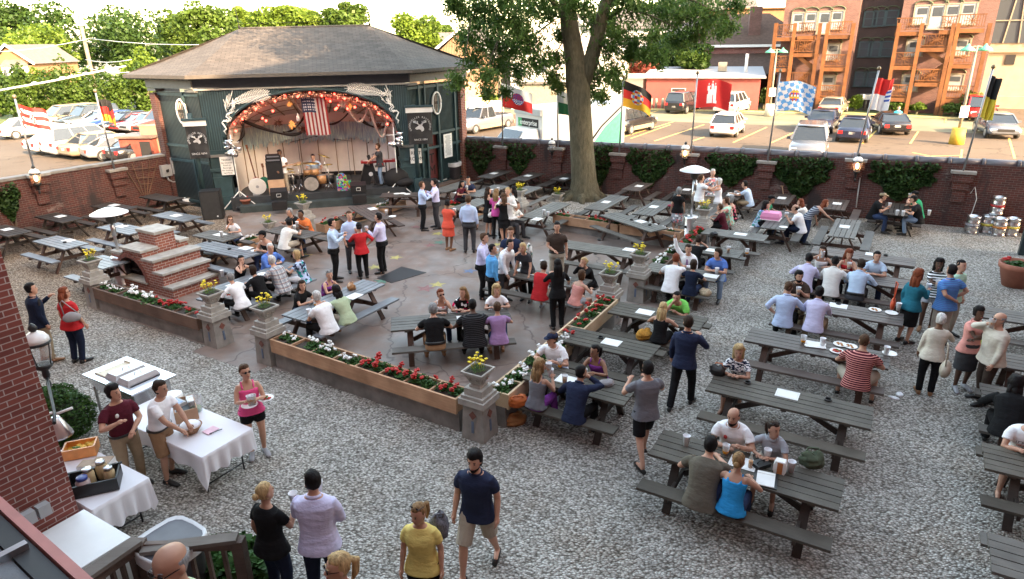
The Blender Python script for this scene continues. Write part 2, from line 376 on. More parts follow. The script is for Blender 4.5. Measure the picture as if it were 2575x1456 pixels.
for(a,b)in((T5(1050,1430),T5(1390,1275)),(T6(950,1440),T6(1090,1310)),(T6(1430,1440),T6(1510,1320)),(T6(2480,1590),T6(2420,1380)),(T5(260,1415),T5(760,1250)),(T5(640,1415),T5(760,1375)),(T5(20,1390),T5(420,1250)),(T4(1900,1420),T4(2560,1220)),(T4(2180,1180),T4(2400,1110)),(T5(1440,1430),T5(1690,1315)),(T5(1480,1180),T5(1560,1140)),(T6(1020,1230),T6(1090,1165)),(T6(690,1200),T6(770,1155)),(T6(1400,1610),T6(1930,1640)),(T6(1420,1590),T6(1940,1590)),(T6(1450,1570),T6(1940,1560)),(T6(1450,1530),T6(1930,1625)),(T6(1930,1640),T6(1950,1500)),(T6(2320,1140),T6(2270,1040)),(T6(1780,1230),T6(1790,1180)),(T6(1420,1210),T6(1440,1170))):
 stripe(at(*a),at(*b))
def joint_wall(name,A,B,h0,h1,th,label,mat=M_BRICK,cop='pipe'):
 A=Vector(A);B=Vector(B);d=(B-A).normalized();n=Vector((-d.y,d.x,0));t=empty(name,A,0,label,'wall')
 mb=MB();L=(B-A).length
 P=[Vector((0,0,0)),d*L,d*L+n*th,n*th]
 mb.add([p+Vector((0,0,-.1))for p in P]+[P[0]+Vector((0,0,h0)),P[1]+Vector((0,0,h1)),P[2]+Vector((0,0,h1)),P[3]+Vector((0,0,h0))],[(0,3,2,1),(4,5,6,7),(0,1,5,4),(1,2,6,5),(2,3,7,6),(3,0,4,7)])
 mb.build('wall_face',mat,t)
 cb=MB();N=int(L/.95)
 if cop=='pipe':
  for i in range(N):
   s0,s1=i*L/N,(i+1)*L/N-.012;z0,z1=h0+(h1-h0)*i/N,h0+(h1-h0)*(i+1)/N;o=n*(th*.5)
   cb.tube([d*s0+o+Vector((0,0,z0+.03)),d*s1+o+Vector((0,0,z1+.03))],[.155,.145],12)
   cb.tube([d*s0+o+Vector((0,0,z0+.03)),d*(s0+.10)+o+Vector((0,0,z0+.03))],.172,12)
  cb.build('coping',M_PIPE,t)
 else:
  cb.slab([d*0-n*.04+Vector((0,0,h0)),d*L-n*.04+Vector((0,0,h1)),d*L+n*(th+.04)+Vector((0,0,h1)),n*(th+.04)+Vector((0,0,h0))],(0,0,1),.09)
  cb.build('coping',M_CONC,t)
 return t,d,n
WA,WB=uv(-18.2,26.1),uv(6,27.25)
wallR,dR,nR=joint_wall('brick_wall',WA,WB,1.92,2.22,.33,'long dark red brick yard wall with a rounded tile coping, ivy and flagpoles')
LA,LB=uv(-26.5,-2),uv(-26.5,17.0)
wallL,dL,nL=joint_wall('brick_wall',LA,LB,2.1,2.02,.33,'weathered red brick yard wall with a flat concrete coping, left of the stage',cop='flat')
def on_wr(px,py,off=0):return on_plane(px,py,WA-nR*off,nR)
def on_wl(px,py,off=0):return on_plane(px,py,uv(-26.5+off,0),UA)
def pilaster(p,top,ax,n,grp='corbels under the flagpoles',lab='corbel'):
 mb=MB();z1=top;a=Vector(ax);t=empty('brick_corbel',(p.x,p.y,0),0,lab,'corbel',grp)
 for(w_,d_,za,zb)in((.62,.24,z1-.34,z1-.06),(.5,.17,z1-.62,z1-.34),(.38,.10,z1-1.05,z1-.62)):
  b_=[a*(-w_/2),a*(w_/2),a*(w_/2)-n*d_,a*(-w_/2)-n*d_];mb.prism([(q.x,q.y)for q in b_],za,zb)
 mb.build('brick_bracket',M_BRICK,t)
 c_=MB();w_,d_=.72,.30;b_=[a*(-w_/2),a*(w_/2),a*(w_/2)-n*d_,a*(-w_/2)-n*d_];c_.prism([(q.x,q.y)for q in b_],z1-.06,z1+.03);c_.build('stone_cap',M_STONE2,t)
 return t
M_POLE=plain('flagpole_metal',(.30,.31,.33),.35,.7,var=.05)
M_BALL=plain('pole_finial',(.20,.15,.09),.4,.5)
FL_COL={}
def fm(c):
 k=tuple(c)
 if k not in FL_COL:FL_COL[k]=plain('flag_cloth_%d'%len(FL_COL),c,.75,var=.05)
 return FL_COL[k]
Fr,Fw,Fk,Fy,Fb,Flb,Fg=(.62,.022,.02),(.80,.80,.80),(.012,.012,.012),(.72,.40,.02),(.03,.09,.42),(.12,.36,.72),(.02,.16,.06)
def disc(s,t,cx,cy,r,ay=1.45):return((s-cx)*ay)**2+(t-cy)**2<r*r
def fl_thur(s,t):
 if disc(s,t,.52,.5,.27):return Fb if(int(s*26)+int(t*18))%2 else(Fr if t>.45 else Fw)
 return Fw if t>.5 else Fr
def fl_sax(s,t):return Fw if t>.5 else Fg
def fl_saar(s,t):
 if disc(s,t,.5,.5,.3):return[Flb,Fr,Fy,Fw][(int(s*12)+2*int(t*9))%4]
 return Fk if t>.67 else(Fr if t>.33 else Fy)
def fl_ham(s,t):
 x=(s-.46)*1.4;y=t
 body=.12<y<.62 and abs(x)<.17+.05*(.62-y)*1.5
 gate=abs(x)<.05 and y<.42 and y>.12
 tw=any(abs(x-c)<.045 and .6<=y<h for c,h in((-.14,.74),(0,.8),(.14,.74)))or any(abs(x-c)<.055 and h<y<h+.04 for c,h in((-.14,.72),(0,.78),(.14,.72)))
 dots=any((x-c)**2+(y-h)**2<.0006 for c,h in((-.14,.83),(0,.9),(.14,.83)))
 return Fw if(body and not(gate and abs(x)>.035))or tw or dots else Fr
def fl_bav(s,t):
 if disc(s,t,.47,.5,.22):return[Fy,Fr,Fw,Fy,Fb,(.25,.18,.08)][(int(s*22)*3+int(t*15)*2)%6]
 a=s*7.5+t*3.2;b=-s*3.0+t*6.4;return Flb if(int(math.floor(a))+int(math.floor(b)))%2 else Fw
def fl_hess(s,t):
 if disc(s,t,.80,.48,.2,1.0)and abs(s-.80)<.13:return Fb if int(t*16)%2 else Fw
 return Fr if t>.5 else Fw
def fl_bw(s,t):return Fk if t>.5 else(.60,.50,.04)
def fl_brand(s,t):
 if disc(s,t,.5,.52,.22):return Fr if(int(s*14)+int(t*9))%2 else Fw
 return Fr if int(t*6)%2 else(Fr if s<.2 and int(s*14+t*6)%2 else Fw)
def fl_ger(s,t):return Fk if t>.66 else(Fr if t>.33 else(.65,.2,.02))
def flagpole(base,top,ax,n,fn,flen,hoist,droop,lab,drop=.1,fold=0,seed=0,curl=0):
 b_=Vector(base);tp=Vector(top);t=empty('flagpole',b_,0,lab,'flagpole','flagpoles along the yard walls')
 mb=MB();mb.smooth=True;mb.tube([(0,0,0),tp-b_],.032,8);mb.build('pole',M_POLE,t)
 mb=MB();mb.ell(tp-b_+Vector((0,0,.05)),(.065,.065,.075),8,6);mb.build('finial',M_BALL,t)
 ns,ntt=44,30;rg=random.Random(seed);V=[];F=[];mi=[];cols=[]
 up=(tp-b_).normalized();o0=tp-b_-up*drop;fx=Vector((math.cos(.05),math.sin(.05),0));ph=rg.uniform(0,6)
 for j in range(ntt+1):
  for i in range(ns+1):
   s,q=i/ns,j/ntt
   amp=.10*s**.6;wv=math.sin(s*7.5+ph+q*1.6)*amp+math.sin(s*15+q*3+ph)*.025*s
   hh=hoist*(1-curl*s*.45);x=s*flen*(1-fold*.5*s)
   p=o0-up*((1-q)*hh)+fx*x+Vector((0,1,0))*(wv+fold*math.sin(s*18)*.1)-Vector((0,0,1))*(droop*s*s+.04*math.sin(s*6+ph)+curl*s*.45*hoist*.5)
   V.append(p)
 for j in range(ntt):
  for i in range(ns):
   c=fn((i+.5)/ns,(j+.5)/ntt)
   if c not in cols:cols.append(c)
   F.append([j*(ns+1)+i,j*(ns+1)+i+1,(j+1)*(ns+1)+i+1,(j+1)*(ns+1)+i]);mi.append(cols.index(c))
 f=np_mesh('flag',V,F,[fm(c)for c in cols],True,mi);mesh_obj('flag',f,t)
 return t
POLES=[((1264,369),(1262,205),fl_thur,1.35,1.0,.42,'flagpole with a white over red flag bearing a blue striped lion, left of the tree',.12,0,.35),((1403,373),(1402,218),fl_sax,1.0,1.0,.7,'flagpole with a white over green flag half hidden by the tree trunk',.1,.3,.5),((1557,387),(1568,197),fl_saar,1.2,1.0,.55,'flagpole with a black, red and gold flag right of the tree',.1,0,.35),((1737,388),(1754,187),fl_ham,1.35,1.02,.16,'flagpole with a red flag bearing a white castle',.18,0,0),((1930,407),(1962,182),fl_bav,1.38,1.05,.2,'flagpole with a blue and white lozenge flag bearing a golden crest',.28,0,.1),((2153,402),(2210,176),fl_hess,.78,1.05,-.02,'flagpole with a red over white flag bearing a small blue lion',.30,.4,0),((2422,432),(2497,172),fl_bw,.62,1.3,.12,'flagpole with a black over yellow flag hanging limp',.24,.7,0)]
for i,(b_,t_,fn,fl_,ho,dr,lab,dp,fo,cu)in enumerate(POLES):
 B=on_wr(*b_,.16);T=on_wr(*t_,.16);z=B.z
 pilaster(on_wr(b_[0],b_[1],0),z,dR,nR,lab=['brick corbel at the left end of the wall, between two ivies','brick corbel with a lantern beside it, just left of the tree','brick corbel right of the tree trunk','brick corbel behind the patio heater','brick corbel between two ivies, right of the heater','brick corbel beside the lit lantern at the right','brick corbel nearest the kegs'][i])
 B.z+=.03;flagpole(B,T,dR,nR,fn,fl_,ho,dr,lab,dp,fo,i,cu)
for i,(b_,t_,fn,lab,fl_,fo)in enumerate((((90,440),(37,247),fl_brand,'flagpole with a red and white striped flag on the left wall',.92,.1),((288,427),(240,232),fl_ger,'flagpole with a black and red flag hanging folded on the left wall',.75,.9))):
 B=on_wl(*b_,.16);T=on_wl(*t_,.16);z=B.z
 pilaster(on_wl(b_[0],b_[1],0),z,VA,UA*-1,lab=['brick corbel beside the lit lantern on the left wall','brick corbel near the trellis on the left wall'][i])
 B.z+=.03;flagpole(B,T,VA,-UA,fn,fl_,.8,.25,lab,.22,fo,20+i,0)
def emis(name,col,s):
 if name in MC:return MC[name]
 m_,t,b=newmat(name);b.inputs['Base Color'].default_value=c4(col);b.inputs['Emission Color'].default_value=c4(col);b.inputs['Emission Strength'].default_value=s;MC[name]=m_;return m_
M_LIT=emis('lantern_glow',(1,.50,.16),2.6)
M_OPAL=plain('milk_glass',(.80,.78,.76),.25,var=.03)
M_CLEAR=clear('lantern_glass',(.8,.82,.85),.25,.08)
def lantern(p,k,label,lit=True,arm=None):
 t=empty('wall_lantern',p,0,label,'lantern','wall lanterns')
 mb=MB();mb.lathe((0,0,0),[(.02*k,.30*k),(.05*k,.33*k),(.06*k,.37*k),(.045*k,.40*k),(.01*k,.44*k)],12)
 mb.tube([(-.165*k,0,.13*k),(-.115*k,0,-.2*k)],.009*k,5);mb.tube([(.165*k,0,.13*k),(.115*k,0,-.2*k)],.009*k,5);mb.tube([(0,-.165*k,.13*k),(0,-.115*k,-.2*k)],.009*k,5)
 mb.lathe((0,0,0),[(.17*k,.12*k),(.178*k,.14*k),(.17*k,.16*k)],16)
 mb.lathe((0,0,0),[(.03*k,-.44*k),(.05*k,-.38*k),(.045*k,-.30*k),(.12*k,-.24*k),(.125*k,-.2*k),(.1*k,-.19*k)],14)
 if arm is not None:mb.tube([(0,0,-.40*k),Vector((0,0,-.42*k))+Vector(arm)*.5,arm],.022*k,8);mb.ell((0,0,-.52*k),(.035*k,.035*k,.07*k),8,6)
 mb.build('frame',M_BLACK,t)
 mb=MB();mb.lathe((0,0,0),[(.168*k,.15*k),(.16*k,.21*k),(.12*k,.27*k),(.05*k,.31*k),(.01*k,.32*k)],16);mb.build('dome',M_OPAL,t)
 mb=MB();mb.lathe((0,0,0),[(.105*k,-.19*k),(.15*k,0),(.16*k,.12*k)],16);mb.build('glass_pane',M_CLEAR,t)
 if lit:mb=MB();mb.ell((0,0,-.02*k),(.06*k,.06*k,.11*k),8,6);mb.build('bulb',M_LIT,t)
 return t
lantern(on_wr(1388,369,.25),.9,'unlit wall lantern beside the corbel left of the tree trunk',False,nR*.25)
lantern(on_wr(1723,384,.32),1.0,'lit wall lantern directly behind the patio heater',True,nR*.32)
lantern(on_wr(2156,416,.32),1.0,'lit wall lantern by the pole of the red and white flag at the right',True,nR*.32)
lantern(on_wl(90,447,.32),1.0,'lit wall lantern on the left yard wall',True,-UA*.32)
p=on_wl(441,415,.12);t=empty('electrical_box',p,AV,'tall grey electrical cabinet by the stage corner','electrical box');mb=MB();mb.box((0,0,0),(.42,.2,.68));mb.build('cabinet',M_GREY,t);mb=MB();mb.box((.1,-.12,-.05),(.04,.05,.26));mb.box((-.06,-.104,.16),(.1,.012,.1));mb.build('switch_lever',M_BLACK,t)
p=on_wl(417,429,.1);t=empty('electrical_box',p,AV,'low grey electrical box left of the tall cabinet','electrical box');mb=MB();mb.box((0,0,0),(.42,.17,.46));mb.build('cabinet',M_GREY,t);mb=MB();mb.tube([(0,-.1,0),(0,-.14,.0)],.06,10);mb.bar((-.05,-.14,-.05),(.05,-.14,.06),.03,.03);mb.build('switch_lever',M_BLACK,t)
mb=MB();mb.smooth=True;P=[on_wl(420,444,.12),on_wl(424,452,.12),on_wl(434,457,.12),on_wl(467,453,.12)];mb.tube(P,.035,8);mb.tube([on_wl(450,456,.1),on_wl(462,500,.1)],.02,6);tag(mb.build('conduit',M_GREY),'grey conduit bending from the electrical boxes to the stage corner','conduit')
M_TREL=wood('trellis_wood',(.13,.075,.05),(.2,.12,.08))
mb=MB()
for xa,ya in((312,419),(332,413),(356,409),(376,404),(396,402)):mb.bar(on_wl(366+(xa-356)*.2,490,.06),on_wl(xa,ya,.06),.03,.025)
for(a,b_)in(((342,448),(388,446)),((352,463),(383,461)),((325,427),(396,420))):mb.bar(on_wl(*a,.09),on_wl(*b_,.09),.03,.02)
tag(mb.build('trellis',M_TREL),'fan shaped wooden trellis against the left brick wall','trellis')
M_IVY=leafmat('ivy_leaves',(.012,.032,.008),(.05,.10,.025),3.5,.15)
M_VINE=plain('vine_stem',(.10,.07,.05),.9)
def ivy(px,top,bot,wpx,label,wl=False,n=1500,seed=0,lobe=.9):
 rg=np.random.default_rng(seed);f=on_wl if wl else on_wr
 A=f(px,top);B=f(px,bot);Wm=abs((f(px+wpx/2,top)-f(px-wpx/2,top)).length);ax=VA if wl else dR;nn=UA if wl else-nR
 H=A.z-B.z;q=rg.uniform(0,1,n)**.8;wd=np.where(q<.45,1.0,(1-q)/.55*.85+.10)*Wm/2*1.17*(1+.12*np.sin(q*17+seed))
 s=rg.uniform(-1,1,n);s=np.sign(s)*np.abs(s)**lobe
 C=np.zeros((n,3));off=(.06+.20*rg.uniform(0,1,n)*(1-np.abs(s)**2)*(1-.5*q))
 base=np.array(A);axv=np.array(ax);nv=np.array(nn)
 C=base+axv*(s*wd)[:,None]+nv*off[:,None];C[:,2]+=.08-q*H+rg.normal(0,.02,n)
 t=empty('ivy',(A.x,A.y,0),0,label,'ivy','ivies climbing the yard walls')
 me=leaves('foliage',C-np.array([A.x,A.y,0]),.125,M_IVY,rg,up=.3,aspect=.8);mesh_obj('foliage',me,t)
 mb=MB();mb.tube([Vector((0,0,0))+nn*.05,Vector(ax)*.1+nn*.05+Vector((0,0,B.z*.6+.4))],.03,5);mb.tube([Vector(ax)*.15+nn*.04,Vector(ax)*-.1+nn*.05+Vector((0,0,B.z*.6+.4))],.02,5);mb.build('stem',M_VINE,t)
for i,a in enumerate(((1207,356,440,62,'ivy at the left end of the brick wall'),(1305,362,440,66,'ivy between the first flagpole and the tree'),(1512,362,470,56,'ivy just right of the big tree trunk'),(1636,377,472,96,'heart shaped ivy between the third flagpole and the heater'),(1843,392,470,108,'ivy behind the embracing group'),(2020,400,498,126,'large ivy right of the lozenge flag'),(2274,412,508,142,'large ivy above the three men in caps'))):
 ivy(*a,seed=i,n=[800,800,900,1500,1700,2100,2400][i])
ivy(6,470,562,60,'ivy at the far left end of the left brick wall',True,900,9)
t=empty('main_building',uv(0,0),0,'large red brick hall around the near side of the yard, its corner seen at left','building')
mb=MB()
for(u0,u1,v0,v1,h)in((-30,-8.2,-16,3.05,10),(5.2,26,-16,24.5,20.3),(-8.15,5.2,-16,-2.2,20.3)):
 P=uvp((u0,v0),(u1,v0),(u1,v1),(u0,v1));mb.prism([(q.x,q.y)for q in P],-.1,h)
mb.build('wall',M_BRICKN,t)
mb=MB();P=uvp((-8.16,.1),(-8.06,.1),(-8.06,1.35),(-8.16,1.35));mb.prism([(q.x,q.y)for q in P],0,2.9);d_=mb.build('door',M_TEALD,t)
mb=MB();P=uvp((-8.05,.5),(-8.04,.5),(-8.04,.8),(-8.05,.8));mb.prism([(q.x,q.y)for q in P],1.5,1.68);mb.build('notice',M_WHITE,d_)
q=on_plane(85,1288,uv(-8.15,0),UA);mb=MB()
for k in(-.08,.08):mb.box(q+VA*k+UA*.05,(.1,.13,.15),AU)
mb.build('outlet_box',M_GREY,t)
mb=MB();mb.bar(uv(-8.1,2.4,.55),uv(-8.1,2.4,.2),.01,.01)
LP=at(99,884,2.6);cq=uv(-8.15,3.05,LP.z-.40)-LP;lantern(LP,.92,'large unlit lantern on the near brick corner at left',False,cq)
t=empty('porch_roof',(-1.9,2,4.5),0,'grey felt porch roof with a black gutter and copper edge in the bottom left corner','roof')
G0,G1=at(-40,1232,4.6),at(255,1500,4.6);gd=(G1-G0).normalized();gn=Vector((gd.y,-gd.x,0));gn=gn if gn.x<0 or gn.y<0 else-gn
o_=Vector((-1.9,2,4.5));E_=G0-gd*.6-o_;F_=G1+gd*.5-o_
mb=MB();mb.slab([E_+gn*.11,F_+gn*.11,F_+gn*1.3+Vector((0,0,.35)),E_+gn*1.3+Vector((0,0,.35))],(0,0,1),.02);mb.build('roof_felt',plain('roof_felt',(.13,.135,.145),.9,var=.12,scale=14,bmp=.3),t)
mb=MB();mb.bar(E_+gn*.07,F_+gn*.07,.07,.06);mb.build('gutter',M_BLACK,t)
mb=MB();mb.bar(E_+gn*.01+Vector((0,0,.02)),F_+gn*.01+Vector((0,0,.02)),.035,.045);mb.build('copper_edge',plain('copper_edge',(.40,.15,.13),.5),t)
mb=MB();c_=at(72,1380,4.62)-o_;mb.bar(c_-gn*.0,c_+gn*.17,.03,.07);mb.build('gutter_strap',M_STEEL,t)
M_RAIL=wood('rail_wood',(.075,.05,.04),(.15,.11,.09),.6)
t=empty('wooden_railing',(-4.4,6.2,0),0,'brown wooden railing with a thick top rail at the bottom left','railing');o_=Vector((-4.4,6.2,0))
RA,RC,RB=at(195,1462,1.08)-o_,at(346,1358,1.08)-o_,at(597,1352,1.02)-o_
mb=MB();mb.bar(RA,RC,.17,.05);mb.bar(RC+Vector((.06,-.06,-.09)),RB,.15,.05);mb.build('top_rail',wood('grey_rail',(.13,.11,.095),(.21,.185,.165),.8),t)
for a,b_ in((RA,RC),(RC,RB)):
 mb=MB();mb.bar(a-Vector((0,0,.1)),b_-Vector((0,0,.1)),.06,.12);mb.bar(Vector((a.x,a.y,.15)),Vector((b_.x,b_.y,.15)),.06,.1)
 n=6
 for i in range(1,n):q=a.lerp(b_,i/n);mb.bar(Vector((q.x,q.y,.15)),Vector((q.x,q.y,q.z-.1)),.045,.045)
 mb.build('baluster_panel',M_RAIL,t)
for q in(RC,RB,RA):mb=MB();mb.bar(Vector((q.x,q.y,0)),Vector((q.x,q.y,q.z-.02)),.13,.13);mb.build('post',M_RAIL,t)
t=empty('wooden_staircase',uv(-2.9,0),AU,'wooden staircase down from the balcony, two people on it','staircase')
mb=MB()
for i in range(16):
 z=3.3-.2*i;mb.box((0,.05+.27*i,z-.02),(1.2,.3,.04));mb.box((0,.19+.27*i,z-.12),(1.2,.02,.18))
for s in(-.6,.6):mb.bar((s,-.1,3.3),(s,4.3,.05),.05,.25)
mb.build('steps',M_RAIL,t)
mb=MB()
for s in(-.64,):mb.bar((s,0,4.2),(s,4.2,1.0),.05,.08);mb.bar((s,4.1,0),(s,4.1,1.05),.08,.08)
mb.build('handrail',M_RAIL,t)
mb=MB();mb.box((2.8,-1.3,3.3-.1),(8.0,2.2,.2));mb.build('balcony_deck',M_RAIL,t)
SO=Vector((-11.9,26.55,0));SA=.245;SX=Vector((math.cos(SA),math.sin(SA),0));SY=Vector((-math.sin(SA),math.cos(SA),0))
SMI=(Matrix.Translation(SO)@Matrix.Rotation(SA,4,'Z')).inverted()
def sl(px,py,off=0):return SMI@on_plane(px,py,SO+SY*off,SY)
def shinglemat():
 m_,t,b=newmat('shingles');v=coords(t,'UV');n=nd(t,'TexBrick');n.inputs['Scale'].default_value=1;n.inputs['Brick Width'].default_value=.32;n.inputs['Row Height'].default_value=.15
 n.inputs['Mortar Size'].default_value=.012;n.inputs['Color1'].default_value=(.062,.053,.046,1);n.inputs['Color2'].default_value=(.094,.081,.070,1);n.inputs['Mortar'].default_value=(.035,.031,.028,1)
 t.links.new(v,n.inputs['Vector']);f=noise_(t,v,3,5);cc=mixc(t,.6,n.outputs['Color'],ramp(t,f,[(.3,(.7,.7,.7)),(.7,(1.25,1.25,1.25))]),'MULTIPLY')
 t.links.new(cc,b.inputs['Base Color']);setp(b,Roughness=.9);bump(t,b,n.outputs['Fac'],-.6,.02);return m_
M_SHIN=shinglemat()
def boardmat(name,c,per=.09,rough=.5):
 m_,t,b=newmat(name);v=coords(t,'UV');wv=nd(t,'TexWave');wv.bands_direction='X';wv.inputs['Scale'].default_value=.314/per;t.links.new(v,wv.inputs['Vector'])
 cc=ramp(t,wv.outputs['Fac'],[(.0,sc(c,.35)),(.35,c),(1,sc(c,1.15))]);cc=mixc(t,.5,cc,ramp(t,noise_(t,v,2,4),[(.3,(.75,.75,.75)),(.7,(1.2,1.2,1.2))]),'MULTIPLY')
 t.links.new(cc,b.inputs['Base Color']);setp(b,Roughness=rough);bump(t,b,wv.outputs['Fac'],.5,.02);return m_
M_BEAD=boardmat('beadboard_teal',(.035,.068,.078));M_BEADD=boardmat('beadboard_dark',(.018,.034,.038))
B=empty('bandstand',SO,SA,'dark teal bandstand with an arched stage opening and a grey shingled hip roof','bandstand')
H=5.25
d45=.70711
E1=Vector((-.25,-.6,H));E2=Vector((8.15,-.6,H));E0=E1+Vector((-d45,d45,0))*3.95;E3=E2+Vector((d45,d45,0))*5.1
K0=E0+Vector((d45,d45,0))*8;K1=E3+Vector((-d45,d45,0))*8;R0=sl(602,72,4.4);R1=sl(930,64,4.4)
mb=MB()
def flare(a,b_,r0,r1):
 m0=a.lerp(r0,.30);m1=b_.lerp(r1,.30);m0.z-=.10;m1.z-=.10;m0b=a.lerp(r0,.65);m1b=b_.lerp(r1,.65);m0b.z-=.09;m1b.z-=.09
 mb.quad(a,b_,m1,m0);mb.quad(m0,m1,m1b,m0b);
 if(r0-r1).length>.01:mb.quad(m0b,m1b,r1,r0)
 else:mb.add([m0b,m1b,r0],[(0,1,2)])
flare(E1,E2,R0,R1);flare(E0,E1,R0,R0);flare(E2,E3,R1,R1)
mb.quad(E3,K1,R1,R1+Vector((.01,.01,0)));mb.quad(K0,E0,R0,R0+Vector((.01,0.01,0)));mb.quad(K1,K0,R0,R1)
rf=mb.build('roof',M_SHIN,B)
mb=MB()
for a,b_ in((E0,E1),(E1,E2),(E2,E3)):mb.bar(a-Vector((0,0,.06)),b_-Vector((0,0,.06)),.05,.13)
for a,b_ in((R0,R1),):
 pts=[a,a.lerp(b_,.35)-Vector((0,0,.07))if b_ is not R1 else a.lerp(b_,.5),b_];mb.tube([q+Vector((0,0,.01))for q in pts],.05,6)
mb.build('roof_trim',plain('roof_trim_brown',(.09,.08,.07),.8),B)
mb=MB();mb.add([E0-Vector((0,0,.1)),E1-Vector((0,0,.1)),E2-Vector((0,0,.1)),E3-Vector((0,0,.1)),Vector((7.9,.3,H-.1)),Vector((0,.3,H-.1))],[(0,1,5),(1,2,4,5),(2,3,4)])
for a,b_,n in((E0,E1,40),(E2,E3,46)):
 for i in range(n):q=a.lerp(b_,(i+.5)/n);dd=(b_-a).normalized();ii=Vector((-dd.y,dd.x,0));mb.bar(q+ii*.1-Vector((0,0,.13)),q+ii*.35-Vector((0,0,.13)),.05,.10)
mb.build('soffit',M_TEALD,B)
for q,hh in((R0,1.35),(R1,1.15)):mb=MB();mb.tube([q,q+Vector((0,0,.12)),q+Vector((-.01,0,.14)),q+Vector((-.08,0,hh))],[.07,.03,.016,.014],6);mb.build('lightning_rod',M_DARK,B)
mb=MB();mb.tube([R0+Vector((.1,0,.2)),R1+Vector((-.1,0,.22))],.008,5)
mb.build('ridge_cable',M_DARK,B)
mb=MB();mb.box((3.95,.16,4.99),(8.3,.34,.5));mb.build('frieze',plain('slate_paint',(.052,.062,.078),.55,var=.1),B)
M_FRG=plain('pale_grey_lit_tone',(.17,.17,.165),.6,var=.1)  # wing friezes' lit grey painted into the colour; pier bands share it
LW,RW=Vector((-d45,d45,0)),Vector((d45,d45,0))
for a,b_ in((Vector((-.1,.05,4.99)),LW*2.9),(Vector((8.0,.05,4.99)),RW*4.1)):mb=MB();mb.bar(a,a+b_,.3,.5,(0,0,1));mb.build('side_frieze',M_FRG,B)
mb=MB();mb.box((3.95,-.04,4.70),(8.2,.1,.06));mb.build('moulding',plain('cream_trim',(.40,.39,.36),.5),B)
ax0,ax1,zs,zc=.72,7.45,2.85,4.55
acx,ar=(ax0+ax1)/2,(ax1-ax0)/2
mb=MB();N=44
def arch(i,dr=0):
 a=math.pi*(1-i/N);return Vector((acx+(ar+dr)*math.cos(a),0,zs+(zc-zs+dr)*math.sin(a)))
for i in range(N):
 p,q=arch(i),arch(i+1);mb.quad(p,q,Vector((q.x,0,4.74)),Vector((p.x,0,4.74)))
mb.quad((.0,0,2.4),(ax0,0,2.4),(ax0,0,4.74),(0,0,4.74));mb.quad((ax1,0,2.4),(7.9,0,2.4),(7.9,0,4.74),(ax1,0,4.74))
mb.build('front_wall',M_BEAD,B)
mb=MB();mb.smooth=True
rg_=[]
for i in range(N+1):
 a=math.pi*(1-i/N);c_=arch(i,.05);rad=Vector((math.cos(a),0,math.sin(a)));rg_.append([c_+rad*(.07*math.cos(2*math.pi*k/8))+Vector((0,1,0))*(.09*math.sin(2*math.pi*k/8))for k in range(8)])
mb.loft(rg_);mb.build('arch_moulding',M_TEAL,B)
mb=MB()
for i in range(N):p,q=arch(i),arch(i+1);mb.quad(p,Vector((p.x,.3,p.z)),Vector((q.x,.3,q.z)),q)
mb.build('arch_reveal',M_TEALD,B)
for x0 in(.02,7.48):
 mb=MB();mb.box((x0+.33,.2,1.2),(.66,.5,2.4));mb.box((x0+.33,.2,.28),(.84,.62,.56));mb.box((x0+.33,.2,1.62),(.76,.6,.12));mb.box((x0+.33,.2,1.30),(.72,.56,.06));mb.box((x0+.33,.15,3.5),(.5,.2,2.3));mb.build('corner_pier',M_TEAL,B)
 mb=MB();mb.box((x0+.33,.2,2.18),(.75,.62,.10));mb.build('pier_band',M_FRG,B)
def wing(o_,D,L,nm,lattice):
 N_=Vector((D.y,-D.x,0))if D.x>0 else Vector((-D.y,D.x,0));N_=N_ if N_.y<0 else-N_
 mb=MB();s0,s1=0,L-.34
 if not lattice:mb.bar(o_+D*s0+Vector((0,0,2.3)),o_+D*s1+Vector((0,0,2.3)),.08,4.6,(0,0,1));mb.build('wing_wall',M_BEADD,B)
 else:
  k=0;s=s0
  while s<s1:
   if not(1.22<s<1.98):mb.bar(o_+D*s+Vector((0,0,.35)),o_+D*s+Vector((0,0,4.55)),.055,.03,D)
   else:mb.bar(o_+D*s+Vector((0,0,2.55)),o_+D*s+Vector((0,0,4.55)),.055,.03,D)
   s+=.085
  mb.build('slat_screen',M_TEAL,B);m2=MB();m2.bar(o_+D*s0-N_*.25+Vector((0,0,2.45)),o_+D*s1-N_*.25+Vector((0,0,2.45)),.04,4.3);m2.build('screen_backing',M_DARK,B)
 mb=MB()
 for s in([.9]if not lattice else[.72,1.12,2.02,3.3]):mb.bar(o_+D*s+N_*.06+Vector((0,0,.2)),o_+D*s+N_*.06+Vector((0,0,4.6)),.12,.10,D)
 for z in(.25,1.9,2.5,4.5):mb.bar(o_+N_*.05+Vector((0,0,z)),o_+D*s1+N_*.05+Vector((0,0,z)),.08,.10)
 mb.build('wing_frame',M_TEAL,B)
 mb=MB();mb.bar(o_+D*(L-.17)+Vector((0,0,0)),o_+D*(L-.17)+Vector((0,0,4.55)),.4,.36,D);mb.build('brick_end',M_BRICK if not lattice else M_OVEN,B)
 mb=MB();mb.bar(o_+N_*.05+Vector((0,0,4.66)),o_+D*.6+N_*.05+Vector((0,0,4.66)),.22,.1);mb.build('cornice_block',M_FRG,B);mb=MB();mb.bar(o_+D*(L-.45)+Vector((0,0,4.66)),o_+D*(L+.1)+Vector((0,0,4.66)),.4,.1);mb.build('cornice_block',M_FRG,B)
 return N_
NL=wing(Vector((0,0,0)),LW,2.85,'L',False);NR=wing(Vector((7.9,0,0)),RW,4.0,'R',True)
